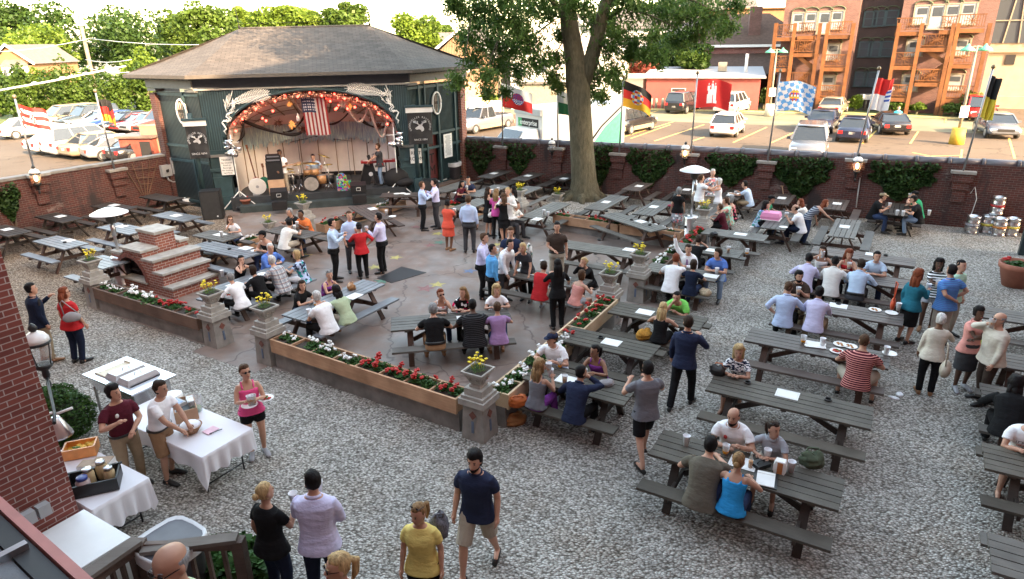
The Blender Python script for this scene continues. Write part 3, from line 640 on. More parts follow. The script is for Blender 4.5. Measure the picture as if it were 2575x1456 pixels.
def oval(px,py,o_,D,N_,lab):
 w0=Matrix.Translation(SO)@Matrix.Rotation(SA,4,'Z');o2=w0@(o_+N_*.09);n2=(w0.to_3x3()@N_);c_=SMI@on_plane(px,py,o2,n2)
 mb=MB();mb.smooth=True;pts=[c_+D*(.30*math.cos(a*math.pi/12))+Vector((0,0,.46*math.sin(a*math.pi/12)))for a in range(25)];mb.tube(pts,.045,7);f=mb.build('oval_window',M_WHITE,B)
 mb=MB();mb.add([q+N_*-.0 for q in pts[:-1]],[list(range(24))]);mb.build('pane',plain('oval_dark',(.03,.012,.008),.4),f)
 mb=MB()
 for k in((-.12,0,.12)):
  for z0,z1 in((.08,.36),(-.36,-.04)):mb.bar(c_+D*k+N_*.012+Vector((0,0,z0)),c_+D*k+N_*.012+Vector((0,0,z1)),.035,.012,D)
 mb.build('muntin',plain('muntin_paint',(.5,.45,.38),.6),f)
oval(457,281,Vector((0,0,0)),LW,NL,'');oval(1098,259,Vector((7.9,0,0)),RW,NR,'')
w0=Matrix.Translation(SO)@Matrix.Rotation(SA,4,'Z')
o_=Vector((7.9,0,0));mb=MB();mb.bar(o_+RW*1.6-NR*.18+Vector((0,0,1.35)),o_+RW*1.62-NR*.18+Vector((0,0,1.35)),1,1);
mb=MB();mb.quad(o_+RW*1.22-NR*.1+Vector((0,0,.3)),o_+RW*1.98-NR*.1+Vector((0,0,.3)),o_+RW*1.98-NR*.1+Vector((0,0,2.5)),o_+RW*1.22-NR*.1+Vector((0,0,2.5)));dr=mb.build('door',plain('maroon_door',(.10,.018,.02),.5),B)
for ch,z in(('A',1.95),('T',1.38),('M',.85)):
 text_mesh(ch,.62,M_DARK,'door_letter',dr,frame(o_+RW*1.6-NR*.085+Vector((0,0,z)),RW,NR))
c_=o_+RW*2.55+NR*.14+Vector((0,0,1.85));t=empty('menu_board',w0@c_,SA+math.pi/4,'white menu board with black printing on the right wing of the bandstand','menu board')
mb=MB();mb.box((0,0,0),(.62,.03,1.05));mb.build('board',M_WHITE,t);mb=MB()
for i in range(19):mb.box((rnd.uniform(-.04,.04),-.018,.44-.047*i),(rnd.uniform(.3,.5),.004,.018))
mb.build('printed_lines',plain('print_grey',(.25,.25,.25),.7),t)
mb=MB()
for i in range(2):mb.box((8.9+.2,.55-.3*i,.14-.07*i),(1.6,.9+.3*i,.14));
st_=MB();
for i in range(2):a=o_+RW*1.6+NR*(.25+.28*i)+Vector((0,0,.20-.1*i));st_.bar(a-RW*.9,a+RW*1.4,.5,.12)
st_.build('door_step',M_RAIL,B)
mb=MB();mb.box((4.1,1.7,.27),(7.0,4.3,.54));mb.box((4.1,-.55,.2),(6.6,.5,.02));mb.build('stage_floor',plain('stage_deck',(.032,.036,.040),.55,var=.3,scale=3),B)
mb=MB();mb.box((4.1,-.62,.13),(6.3,.55,.26));mb.build('stage_step',plain('stage_step_paint',(.04,.055,.055),.6,var=.3,scale=3),B)
BK=3.3
M_SHELL=plain('shell_panel',(.74,.67,.60),.7,var=.10,scale=1.2);M_BATT=wood('shell_batten',(.24,.16,.10),(.36,.25,.16))
def shell(a,y):
 k=1-.26*(y/BK)**1.6;return Vector((acx-ar*k*math.cos(a),y,(zs-.1)+(zc-zs+.0)*math.sin(a)*(1-.62*(y/BK)**1.3)))
mb=MB();ny=8
for j in range(ny):
 for i in range(N):
  y0,y1=.3+(BK-.3)*j/ny,.3+(BK-.3)*(j+1)/ny;mb.quad(shell(math.pi*i/N,y0),shell(math.pi*i/N,y1),shell(math.pi*(i+1)/N,y1),shell(math.pi*(i+1)/N,y0))
mb.build('shell_ceiling',M_SHELL,B)
NB=26
def wallp(i):
 a=math.pi*i/NB;return Vector((acx-(ar-.02)*math.cos(a)*.97,.3+(BK-.3)*max(0,math.sin(a))**.55,0))
mb=MB()
for i in range(NB):
 p,q=wallp(i),wallp(i+1);mb.quad(p+Vector((0,0,.5)),q+Vector((0,0,.5)),q+Vector((0,0,3.5)),p+Vector((0,0,3.5)))
mb.build('back_wall',plain('backdrop_white',(.82,.78,.73),.7,var=.08,scale=1.5),B)
mb=MB()
for i in range(3,NB-2,2):p=wallp(i)-Vector((0,.03,0));mb.bar(p+Vector((0,0,.5)),p+Vector((0,0,3.0)),.09,.03,(1,0,0))
for a in[math.pi*k/12 for k in range(1,12)]:
 for j in range(ny):y0,y1=.35+(BK-.35)*j/ny,.35+(BK-.35)*(j+1)/ny;mb.bar(shell(a,y0)-Vector((0,0,.02)),shell(a,y1)-Vector((0,0,.02)),.055,.025)
for y in(1.0,1.8,2.6):
 for i in range(0,N,2):mb.bar(shell(math.pi*i/N,y)-Vector((0,0,.02)),shell(math.pi*(i+2)/N,y)-Vector((0,0,.02)),.05,.02)
mb.build('batten',M_BATT,B)
mb=MB()
for i in range(4,NB-3):p,q=wallp(i)-Vector((0,.02,0)),wallp(i+1)-Vector((0,.02,0));mb.quad(p+Vector((0,0,.5)),q+Vector((0,0,.5)),q+Vector((0,0,.72)),p+Vector((0,0,.72)))
mb.build('skirting',M_DARK,B)
mb=MB();mb.quad((-.3,BK+1.2,0),(8.3,BK+1.2,0),(8.3,BK+1.2,5.1),(-.3,BK+1.2,5.1));mb.box((-2.0,4.6,2.3),(.1,4,4.6));mb.build('rear_wall',M_DARK,B)
M_REDB=emis('red_bulb_glow',(1,.05,.03),1.3);M_WARMB=emis('tiny_bulb_glow',(1,.42,.22),.4);M_WIRE=plain('bronze_tinsel',(.28,.10,.07),.4,.3)
t=empty('light_garland',SO,SA,'red lit bulb and tinsel garland round the inside of the arch','string lights');rr=random.Random(3)
mb=MB()
for i in range(900):
 a=rr.uniform(.10,.90)*math.pi;k=rr.uniform(.86,.975);y=rr.uniform(.12,.75);c_=Vector((acx-ar*k*math.cos(a),y,zs+(zc-zs)*k*math.sin(a)-rr.uniform(0,.05)))
 d_=Vector((rr.gauss(0,1),rr.gauss(0,1),rr.gauss(0,1))).normalized()*.05;mb.bar(c_-d_,c_+d_,.008,.008)
tag(mb.build('tinsel',M_WIRE,t),kind='stuff')
mb=MB()
for i in range(200):
 a=rr.uniform(.10,.90)*math.pi;k=rr.uniform(.86,.97);c_=Vector((acx-ar*k*math.cos(a),rr.uniform(.1,.7),zs+(zc-zs)*k*math.sin(a)-.02));mb.ell(c_,(.012,.012,.012),5,4)
tag(mb.build('fairy_light',M_WARMB,t),kind='stuff')
for i in range(30):
 if i<19:a=(.06+.88*i/18)*math.pi;k=.95 if i%2 else .90;y=.15+.25*(i%2)
 else:a=rr.uniform(.15,.85)*math.pi;k=rr.uniform(.6,.85);y=rr.uniform(.6,1.4)
 mb=MB();mb.ell((acx-ar*k*math.cos(a),y,zs+(zc-zs)*k*math.sin(a)-.04),(.048,.048,.052),8,6);mb.build('red_bulb',M_REDB,t)
def swag(P,r,mat,lab,n=14,name='fabric_swag'):
 P=[sl(*p)for p in P];t=MB();t.smooth=True
 for k in range(len(P)-1):
  a,b_=P[k],P[k+1];pass
 pts=[]
 for k in range(0,len(P)-2,2):
  a,c_,b_=P[k],P[k+1],P[k+2];ctrl=c_*2-(a+b_)/2
  for i in range(n+1):s=i/n;pts.append(a*(1-s)**2+ctrl*2*s*(1-s)+b_*s*s)
 t.tube(pts,[r*1.45*(.75+.25*math.sin(i*.9))for i in range(len(pts))],7);o=t.build(name,mat,None);o.location=SO;o.rotation_euler=(0,0,SA);tag(o,lab,'swag','swags hung in the arch')
M_SWB=plain('black_fabric',(.012,.010,.010),.8);M_SWT=plain('tan_fabric',(.52,.43,.36),.8,var=.2,scale=12)
swag([(604,301,1.2),(722,338,1.4),(770,318,1.3)],.055,M_SWB,'black fabric swag drooping across the left half of the arch')
swag([(604,300,1.2),(612,330,1.0),(598,358,.9)],.06,M_SWB,'short black cloth tail hanging at the left end of the arch')
swag([(770,285,1.3),(742,322,1.5),(712,332,1.4)],.035,M_SWB,'thin black swag rising to the flag from the left')
swag([(782,283,1.3),(830,312,1.5),(875,285,1.3)],.035,M_SWB,'thin black swag passing behind the flag')
swag([(905,298,1.2),(945,320,1.3),(985,310,1.2)],.05,M_SWB,'black fabric swag in the right half of the arch')
swag([(742,250,.9),(762,281,1.1),(785,262,.9)],.035,M_SWT,'small tan swag left of the hanging flag')
swag([(868,257,.9),(903,306,1.1),(926,262,.9)],.045,M_SWT,'large tan swag right of the hanging flag')
swag([(926,258,.9),(960,345,1.1),(973,268,.9)],.045,M_SWT,'deep tan swag near the right end of the arch')
for(px,py,ln,mt,lab)in((748,285,.32,M_WHITE,'white tassel hanging left of the flag'),(983,285,.42,M_SWB,'black cloth bundle hanging at the right end of the arch')):
 c_=sl(px,py,.9);mb=MB();mb.lathe((0,0,-ln),[(.09,0),(.075,ln*.5),(.02,ln)],8);o=mb.build('tassel',mt);o.location=SO+SX*c_.x+SY*c_.y+Vector((0,0,c_.z));tag(o,lab,'tassel')
def starball(px,py,off,r,mat,lab):
 c_=on_plane(px,py,SO+SY*off,SY);mb=MB();rr=random.Random(px)
 for i in range(22):
  d_=Vector((rr.gauss(0,1),rr.gauss(0,1),rr.gauss(0,1))).normalized();mb.tube([d_*.15*r,d_*r],[r*.2,.004],5)
 mb.ell((0,0,0),(r*.3,)*3,6,4);o=mb.build('star_lantern',mat);o.location=c_;tag(o,lab,'star ornament','star ornaments in the arch')
M_GOLD=emis('gold_star_glow',(.55,.22,.06),.12);M_BRZ=plain('bronze_star',(.10,.045,.03),.45,.3);M_SILV=plain('silver_star',(.7,.62,.52),.35,.5)
for a in((735,314,1.1,.20,M_GOLD,'small glowing gold star left of centre in the arch'),(763,325,1.2,.24,M_BRZ,'dark bronze star above the bassist'),(700,308,1.1,.22,M_BRZ,'dark bronze star at the left of the arch'),(817,262,.8,.18,M_SILV,'silver star beside the top of the flag'),(860,262,.8,.22,M_SILV,'large pale star right of the flag'),(879,268,1.0,.16,M_GOLD,'small glowing gold star right of the flag'),(773,255,.8,.15,M_SILV,'pale star at the crown of the arch'),(935,298,1.1,.18,M_BRZ,'dark bronze star in the right half of the arch'),(952,318,1.1,.22,M_BRZ,'dark bronze star low at the right of the arch'),(728,262,.9,.14,M_GOLD,'glowing gold star high at the left of the arch')):starball(*a)
def usf(s,t):
 if s<.0:return Fw
 if t>.60 and s<.54:
  return(.45,.45,.5)if((int(s*22)+int(t*26))%2==0 and(int(s*22)%2))else(.015,.025,.07)
 return(.25,.02,.022)if int(s*13)%2==0 else(.46,.42,.41)
c0=sl(756,250,.6);V=[];F=[];mi=[];cols=[];ns,ntt=39,36
for j in range(ntt+1):
 for i in range(ns+1):
  s,q=i/ns,j/ntt;V.append((c0.x+.98*s+.06*(1-q),.6+.03*math.sin(s*20)*(1-q*.3),c0.z+.05-1.50*(1-q)+.02*math.sin(s*7)))
for j in range(ntt):
 for i in range(ns):
  c=usf((i+.5)/ns,(j+.5)/ntt)
  if c not in cols:cols.append(c)
  F.append([j*(ns+1)+i,j*(ns+1)+i+1,(j+1)*(ns+1)+i+1,(j+1)*(ns+1)+i]);mi.append(cols.index(c))
o=mesh_obj('hanging_flag',np_mesh('hanging_flag',V,F,[fm(c)for c in cols],True,mi));o.location=SO;o.rotation_euler=(0,0,SA);tag(o,'stars and stripes flag hanging vertically in the middle of the arch','flag')
m_,t_,b_=newmat('iridescent_foil');v=coords(t_,'Object',(6,6,.8));cc=ramp(t_,noise_(t_,v,2.5,5,.7),[(.3,(.22,.30,.38)),(.5,(.42,.56,.62)),(.62,(.66,.80,.70)),(.75,(.78,.76,.86))]);t_.links.new(cc,b_.inputs['Base Color']);setp(b_,Roughness=.35,Metallic=.15)
mb=MB();n=150;rr=random.Random(5)
for i in range(n):
 s=.10+.80*i/n;s1=.10+.80*(i+1.6)/n;A_=Vector((acx-ar*.93*math.cos(math.pi*s),.3+(BK-.5)*max(0,math.sin(math.pi*s))**.55,0));B_=Vector((acx-ar*.93*math.cos(math.pi*s1),.3+(BK-.5)*max(0,math.sin(math.pi*s1))**.55,0))
 zt=2.98;zb=2.36-rr.uniform(0,.28)-.25*abs(s-.5);yo=rr.uniform(-.06,.06);A_.y+=yo-.05;B_.y+=yo+.03-.05
 mb.quad(A_+Vector((0,0,zb)),B_+Vector((0,0,zb+.05)),B_+Vector((0,0,zt)),A_+Vector((0,0,zt)))
o=mb.build('tinsel_curtain',m_);o.location=SO;o.rotation_euler=(0,0,SA);tag(o,'shimmering pale blue foil fringe across the back of the stage','tinsel fringe')
def frond(tip,root,side,lab):
 T_,Rt=sl(*tip),sl(*root);mb=MB();y=-.07;rr=random.Random(int(tip[0]))
 T_.y=Rt.y=y;n=17;ctrl=(T_+Rt)/2+Vector((0,0,.16))
 P=[T_*(1-s)**2+ctrl*2*s*(1-s)+Rt*s*s for s in[i/n for i in range(n+1)]]
 mb.tube(P,[.012+.012*i/n for i in range(n+1)],5)
 for i in range(2,n):
  d_=(P[i+1]-P[i]).normalized()if i<n else None;nn=Vector((-d_.z,0,d_.x));L=.09+.34*math.sin(math.pi*i/n)
  for sg in(1,-1):
   e=P[i]-d_*L*.72+nn*sg*L*(.55 if sg*side>0 else .62);mb.tube([P[i],P[i].lerp(e,.5)+d_*.02,e],[.024,.024,.012],4)
 for i in range(22):
  a=rr.uniform(-.6,.9);L=rr.uniform(.2,.5);st=Rt+Vector((rr.uniform(-.16,.16),0,rr.uniform(-.36,.12)));e=st+Vector((side*rr.uniform(-.25,.15),0,L*rr.uniform(.3,1)));mb.tube([st,e],[.022,.012],4)
 cr=[Rt+Vector((side*x,0,z))for x,z in((-.0,-.3),(.14,-.36),(.2,-.46),(.10,-.54),(.16,-.66),(.3,-.60),(.38,-.68),(.32,-.8),(.26,-.92),(.36,-1.0),(.30,-1.14))]
 mb.tube(cr,[.035]*10+[.012],6);mb.tube([q+Vector((side*-.09,0,.02))for q in cr[:7]],.022,5)
 o=mb.build('carved_frond',plain('frond_white',(.93,.91,.86),.6,var=.03));o.location=SO;o.rotation_euler=(0,0,SA);tag(o,lab,'frond ornament','white fronds over the arch')
frond((682,236),(578,262),-1,'white carved frond over the left side of the arch');frond((866,222),(975,240),1,'white carved frond over the right side of the arch')
def banner(px0,px1,py0,py1,off,lab,pole_px):
 a=sl(px0,py0,off);b_=sl(px1,py1,off);w_,h_=b_.x-a.x,a.z-b_.z;c_=w0@Vector(((a.x+b_.x)/2,off,0));t=empty('banner_post',c_,SA,lab,'banner','black banners beside the stage')
 mb=MB();V=[];F=[];ns,nt_=16,20
 for j in range(nt_+1):
  for i in range(ns+1):s,q=i/ns,j/nt_;V.append((-w_/2+w_*s,.018*math.sin(q*9+s*5)+.012*math.sin(s*14),b_.z+h_*q+.02*math.sin(s*3)))
 for j in range(nt_):
  for i in range(ns):F.append([j*(ns+1)+i,j*(ns+1)+i+1,(j+1)*(ns+1)+i+1,(j+1)*(ns+1)+i])
 cl=mesh_obj('banner_cloth',np_mesh('banner_cloth',V,F,plain('banner_black',(.022,.022,.024),.7,var=.2),True),t)
 mb=MB();mb.box((0,-.02,a.z+.1),(w_+.1,.07,.2));mb.build('white_head_board',M_WHITE,t)
 mb=MB();mb.box((0,.02,a.z+.24),(w_+.16,.22,.07));mb.cyl((-w_*.2,.15,.9),.09,3.0,10);mb.box((-w_*.2,.15,.45),(.34,.34,.95));mb.build('post',M_TEAL,t)
 zc_=b_.z+h_*.60;M_P=plain('banner_print',(.48,.48,.49),.8);txt='RATHSKELLER RESTAURANT';k=len(txt);r_=w_*.42
 for i,ch in enumerate(txt):
  if ch==' ':continue
  an=R(205)-R(230)*i/(k-1);text_mesh(ch,.105,M_P,'banner_letter',cl,frame(Vector((r_*math.cos(an),-.05,zc_+r_*.86*math.sin(an)-.02)),(math.sin(an),0,-math.cos(an)),(0,-1,0)),.002)
 text_mesh('SINCE 1894',.11,M_P,'banner_letter',cl,frame(Vector((0,-.05,b_.z+h_*.16)),(1,0,0),(0,-1,0)),.002)
 mb=MB();Y=-.045
 def bl(pts):mb.slab([(x*w_*.95,Y,zc_+z*w_*.95)for x,z in pts],(0,-1,0),.006)
 bl([(-.22,-.13),(-.19,-.08),(-.10,-.03),(-.04,.03),(.05,.02),(.13,-.05),(.17,-.14),(.15,-.22),(.06,-.26),(.02,-.18),(-.06,-.15),(-.14,-.17)])
 bl([(.0,.02),(.10,.06),(.13,.03),(.06,-.02)]);
 for sg in(-1,1):
  ba=[(.0+sg*.02,.02),(sg*.12,.10),(sg*.22,.13),(sg*.27,.20)]
  mb.tube([(x*w_*.95,Y,zc_+z*w_*.95)for x,z in ba],.02,5)
  for(x0,z0,x1,z1)in((.10,.09,.10,.19),(.16,.11,.17,.20),(.21,.13,.21,.22),(.2,.12,.29,.14)):mb.tube([(sg*x0*w_*.95,Y,zc_+z0*w_*.95),(sg*x1*w_*.95,Y,zc_+z1*w_*.95)],.013,5)
 mb.build('elk_emblem',M_P,cl)
 return t
banner(464,530,318,398,-.75,'black banner with a white elk head on the post left of the stage',0);banner(1023,1089,284,362,-.75,'black banner with a white elk head on the post right of the stage',0)
def speaker(px,py,w_,h_,d_,lab,rz=0,grille=True):
 p=at(px,py,0);t=empty('floor_speaker',p,SA+rz,lab,'speaker','black speakers');mb=MB();mb.box((0,0,h_/2),(w_,d_,h_));mb.build('cabinet',M_BLACK,t)
 mb=MB();mb.box((0,-d_/2-.008,h_/2),(w_*.9,.014,h_*.93));mb.build('grille',plain('speaker_grille',(.03,.03,.03),.9),t)
 mb=MB();mb.box((w_*.25,-d_/2-.02,h_*.12),(.05,.01,.05));mb.build('badge',M_WHITE,t);return t
speaker(540,548,.72,1.1,.6,'tall black speaker on the ground left of the stage');speaker(1083,502,.66,.85,.6,'black speaker on the ground right of the stage')
M_CHR=plain('chrome',(.75,.75,.76),.12,1,var=.03)
def lights(px,py,lab,n,stand):
 c_=sl(px,py,-.35);cw=w0@c_;t=empty('stage_light_cluster',cw,SA,lab,'stage lights','stage light clusters');rr=random.Random(px)
 for i in range(n):
  q=Vector((rr.uniform(-.22,.22),rr.uniform(-.1,.1),rr.uniform(-.42,.38)));d_=Vector((rr.uniform(-.9,.9),rr.uniform(-.6,.6),-.25)).normalized()
  mb=MB();mb.smooth=True;mb.tube([q-d_*.14,q+d_*.04,q+d_*.14],[.045,.075,.095],12);mb.build('par_can',M_CHR,t)
 mb=MB();f=-cw.z+.02;mb.cyl((0,.1,f),.022,-f+.5,8);mb.bar((-.3,.1,.2),(.3,.1,.2),.03,.03);mb.bar((-.3,.1,-.2),(.3,.1,-.2),.03,.03);mb.build('stand_pole',M_WHITE,t)
 mb=MB()
 for k in(-.75,.1,.8):mb.tube([(0,.1,f+.75),(k,-.25 if k!=.1 else .8,f)],.02,6)
 mb.build('tripod_leg',M_WHITE,t)
lights(583,372,'cluster of chrome stage lights left of the arch',9,0);lights(992,352,'cluster of chrome stage lights right of the arch',8,0)
def sign(px,py,off,w_,h_,lab,lines,name='wall_sign'):
 c_=sl(px,py,off);t=empty(name,w0@c_,SA,lab,'sign');mb=MB();mb.box((0,0,0),(w_,.02,h_));mb.build('board',M_WHITE,t)
 for i,(tx,sz,z)in enumerate(lines):text_mesh(tx,sz,M_DARK,'lettering',t,frame((0,-.014,z),(1,0,0),(0,-1,0)),.002)
sign(571,417,-.15,.48,.72,'white notice sign with black lettering on the left stage pier',[('Notice',.12,.24),('No Outside',.085,.12),('Food or',.085,.02),('Beverage',.085,-.08),('No Smoking',.08,-.18),('NOTICE',.09,-.29)])
sign(1046,392,-.15,.48,.62,'white sign reading REST ROOM on the right stage pier',[('REST',.2,.12),('ROOM',.2,-.12)])
ZS=.54
def sp(px,py):
 p=at(px,py,ZS);return p
def gear(name,px,py,lab,cat,rz=0):return empty(name,sp(px,py),SA+rz,lab,cat)
M_RED=plain('red_lacquer',(.32,.02,.02),.3);M_SUNB=plain('sunburst_wood',(.45,.14,.03),.3,var=.3);M_TAN=wood('amp_wood',(.42,.26,.16),(.52,.34,.22));M_CYM=plain('cymbal_bronze',(.45,.33,.12),.3,1)
t=gear('bass_amplifier',700,488,'black amplifier head on a black cabinet stacked on a tan box','amplifier')
mb=MB();mb.box((0,0,.32),(.62,.45,.62));mb.build('tan_cabinet',M_TAN,t);mb=MB();mb.box((0,0,.98),(.62,.42,.68));mb.box((0,0,1.40),(.60,.38,.14));mb.box((0,0,1.55),(.56,.36,.12));mb.build('black_cabinet',M_BLACK,t)
mb=MB();mb.box((0,-.2,1.41),(.5,.02,.06));mb.box((0,-.19,1.55),(.46,.02,.05));mb.build('control_panel',M_STEEL,t)
def guitar(px,py,lab,mat,tilt=.12,h=1.25):
 t=gear('guitar_on_stand',px,py,lab,'guitar');mb=MB();mb.slab([(x,-.03,z)for x,z in((-.16,.18),(-.13,.08),(.13,.08),(.16,.18),(.12,.34),(.15,.50),(.06,.56),(-.06,.56),(-.15,.50),(-.12,.34))],(0,1,0),.06);mb.build('body',mat,t)
 mb=MB();mb.bar((0,0,.5),(-tilt,.05,h),.05,.03,(0,1,0));mb.bar((-tilt,.05,h),(-tilt-.02,.05,h+.16),.09,.03,(0,1,0));mb.build('neck',wood('guitar_neck',(.12,.05,.03),(.2,.09,.05)),t)
 mb=MB();mb.tube([(0,.05,.6),(-.2,-.15,0)],.012,5);mb.tube([(0,.05,.6),(.2,-.15,0)],.012,5);mb.tube([(0,.05,.6),(0,.3,0)],.012,5);mb.build('stand',M_BLACK,t)
guitar(648,480,'long necked red electric guitar leaning on a stand at the left of the stage',M_RED,.16,1.75);guitar(668,478,'green bodied guitar on a stand beside the red one',plain('green_lacquer',(.03,.2,.12),.3),-.02,.95)
t=gear('round_drumhead',651,491,'round white drumhead leaning at the left of the stage','drumhead');mb=MB();mb.tube([(0,-.04,.36),(0,.04,.38)],.34,24);mb.build('head',M_WHITE,t);mb=MB();mb.tube([(0,-.06,.36),(0,-.05,.362)],.06,12);mb.build('centre_disc',M_GREY,t);mb=MB();mb.box((-.1,.14,.3),(.26,.2,.6));mb.build('box_behind',M_GREY,t)
t=gear('drum_kit',786,478,'drum kit with a clear bass drum and bronze cymbals in the middle of the stage','drum kit')
M_DH=plain('drum_head',(.30,.27,.24),.3,var=.2);M_DS=plain('drum_shell_wood',(.40,.20,.08),.35,var=.2)
mb=MB();mb.smooth=True;mb.tube([(0,-.3,.32),(0,.1,.32)],.31,24);bd=mb.build('bass_drum',M_BLACK,t);mb=MB();mb.tube([(0,-.315,.32),(0,-.305,.32)],.285,24);mb.build('drum_head',M_DH,bd)
mb=MB();mb.tube([(-.0,-.32,.32),(0,-.295,.32)],.33,24);
for(x,y,z,r_,h_,mt)in((.42,-.05,.28,.2,.34,M_DS),(-.12,-.1,.68,.15,.2,M_DS),(.18,-.1,.66,.17,.24,M_DS),(-.5,.1,.5,.18,.16,M_BLACK),(.72,.1,.25,.22,.35,M_BLACK),(-.75,.05,.3,.16,.3,M_BLACK)):
 mb=MB();mb.cyl((x,y,z),r_,h_,16);dd=mb.build('drum',mt,t);mb=MB();mb.cyl((x,y,z+h_),r_*.97,.006,16);mb.build('drum_head',M_DH,dd)
for(x,y,z,r_,tl)in((-.85,-.1,.95,.24,.1),(-.45,-.2,1.12,.22,-.15),(.05,.1,1.1,.36,.08),(.62,0,1.38,.27,.4),(.72,-.15,1.05,.22,.0),(-.7,-.3,.85,.16,0)):
 mb=MB();M3=Matrix.Rotation(tl,3,'Y');mb.loft([[Vector((x,y,z))+M3@Vector((r_*math.cos(a*math.pi/10)*k,r_*math.sin(a*math.pi/10)*k,hh))for a in range(20)]for k,hh in((1,0),(.2,.03),(.05,.045))]);mb.build('cymbal',M_CYM,t)
 mb=MB();mb.tube([(x,y,0.2),(x,y,z)],.012,6)
 for a in(0,2.1,4.2):mb.tube([(x,y,.32),(x+.2*math.cos(a),y+.2*math.sin(a),0)],.011,5)
 mb.build('cymbal_stand',M_CHR,t)
t=gear('music_keyboard',957,462,'red stage keyboard on a black stand, sloping cover behind','keyboard');mb=MB();mb.box((0,0,.98),(1.5,.34,.10));mb.build('case',M_RED,t);mb=MB();mb.box((-.05,-.08,1.035),(1.2,.13,.012));mb.build('keys',M_WHITE,t)
mb=MB();mb.bar((-.1,-.1,0),(-.42,.05,1.25),.14,.05,(0,1,0));mb.bar((.3,.1,0),(.3,.1,.95),.05,.05);mb.box((0,0,.02),(.6,.5,.04));mb.build('stand',M_BLACK,t)
t=gear('covered_case',1000,468,'rounded black cover slumped beside the keyboard player','cover');mb=MB();mb.smooth=True;mb.ell((0,.2,.3),(.55,.35,.45),12,8);mb.ell((.3,0,.15),(.4,.3,.2),10,6);mb.build('cloth',M_SWB,t)
def monitor(px,py,lab):
 t=gear('stage_monitor',px,py,lab,'stage monitor');mb=MB();mb.add([(-.32,-.1,0),(.32,-.1,0),(.32,.3,0),(-.32,.3,0),(-.32,-.1,.30),(.32,-.1,.30),(.32,.16,.42),(-.32,.16,.42)],[(0,3,2,1),(4,5,6,7),(0,1,5,4),(1,2,6,5),(2,3,7,6),(3,0,4,7)]);mb.build('cabinet',M_BLACK,t)
 mb=MB();
 for(x,z,w_,h_)in((0,.22,.16,.012),(0,.1,.16,.012),(-.08,.16,.012,.12),(.08,.16,.012,.12)):mb.box((x,-.11,z),(w_,.012,h_))
 mb.build('handle_plate',M_WHITE,t)
 mb=MB();mb.box((0,-.28,-.2),(.55,.3,.32));mb.build('cloth_drape',M_SWB,t)
monitor(703,500,'black stage monitor wedge on the step below the bassist');monitor(902,484,'black stage monitor wedge on the step right of the painted box')
t=gear('painted_box',862,478,'box painted with bright red, yellow and green patches at the stage edge','painted box');m_,t_,b_=newmat('patchwork_paint');vo=nd(t_,'TexVoronoi');vo.inputs['Scale'].default_value=14;t_.links.new(coords(t_,'Object'),vo.inputs['Vector']);hs=nd(t_,'HueSaturation');hs.inputs['Saturation'].default_value=1.3;hs.inputs['Value'].default_value=.45;t_.links.new(vo.outputs['Color'],hs.inputs['Color']);t_.links.new(hs.outputs[0],b_.inputs['Base Color'])
mb=MB();mb.box((0,0,.3),(.42,.3,.6));mb.ell((0,0,.62),(.16,.12,.1),8,5);mb.box((.26,.05,.2),(.2,.25,.4));mb.build('box_body',m_,t)
t=gear('speaker_wedge',925,462,'tilted black speaker cabinet with a white cone behind the painted box','speaker');mb=MB();mb.box((0,0,.42),(.42,.4,.8),M=Matrix.Rotation(.3,3,'Y'));mb.build('cabinet',M_BLACK,t);mb=MB();mb.tube([(.16,-.22,.45),(.16,-.21,.45)],.09,14);mb.build('cone',M_WHITE,t)
def micstand(px,py,h,boom,lab):
 t=gear('microphone_stand',px,py,lab,'microphone stand');mb=MB();mb.tube([(0,0,0),(0,0,h)],.012,6);mb.cyl((0,0,0),.13,.02,12);mb.tube([(-boom*.4,0,h-.05*abs(boom)),(boom,0,h+.2*abs(boom))],.01,6);mb.build('stand',M_BLACK,t);mb=MB();mb.tube([(boom,0,h+.2*abs(boom)),(boom*1.12,-.02,h+.2*abs(boom))],[.018,.03],8);mb.build('microphone',M_BLACK,t)
micstand(762,462,1.85,.75,'boom microphone stand behind the bassist');micstand(883,452,1.72,-.5,'boom microphone stand at the drummer');micstand(932,458,1.7,.05,'straight microphone stand left of the keyboard');micstand(943,468,1.35,.05,'short microphone stand near the keyboard')
t=gear('effects_table',960,470,'small rack of red and silver gear on a stand','rack');mb=MB();mb.box((-.0,.2,.85),(.4,.25,.04));mb.tube([(0,.2,0),(0,.2,.85)],.02,6);mb.build('stand',M_BLACK,t);mb=MB();mb.box((.05,.2,.92),(.2,.15,.1));mb.build('gadget',M_RED,t)
def box_uv(mb,u0,u1,v0,v1,z0,z1,o):
 P=[q-o for q in uvp((u0,v0),(u1,v0),(u1,v1),(u0,v1))];mb.prism([(q.x,q.y)for q in P],z0,z1)
M_TILE_R=plain('terracotta_tile',(.19,.07,.05),.6,var=.25,scale=12);M_TILE_B=plain('blue_tile',(.10,.135,.20),.5,var=.2,scale=12)
def sq72(mb,k=.74):mb.v=[(x*k,y*k,z*.82)for x,y,z in mb.v]
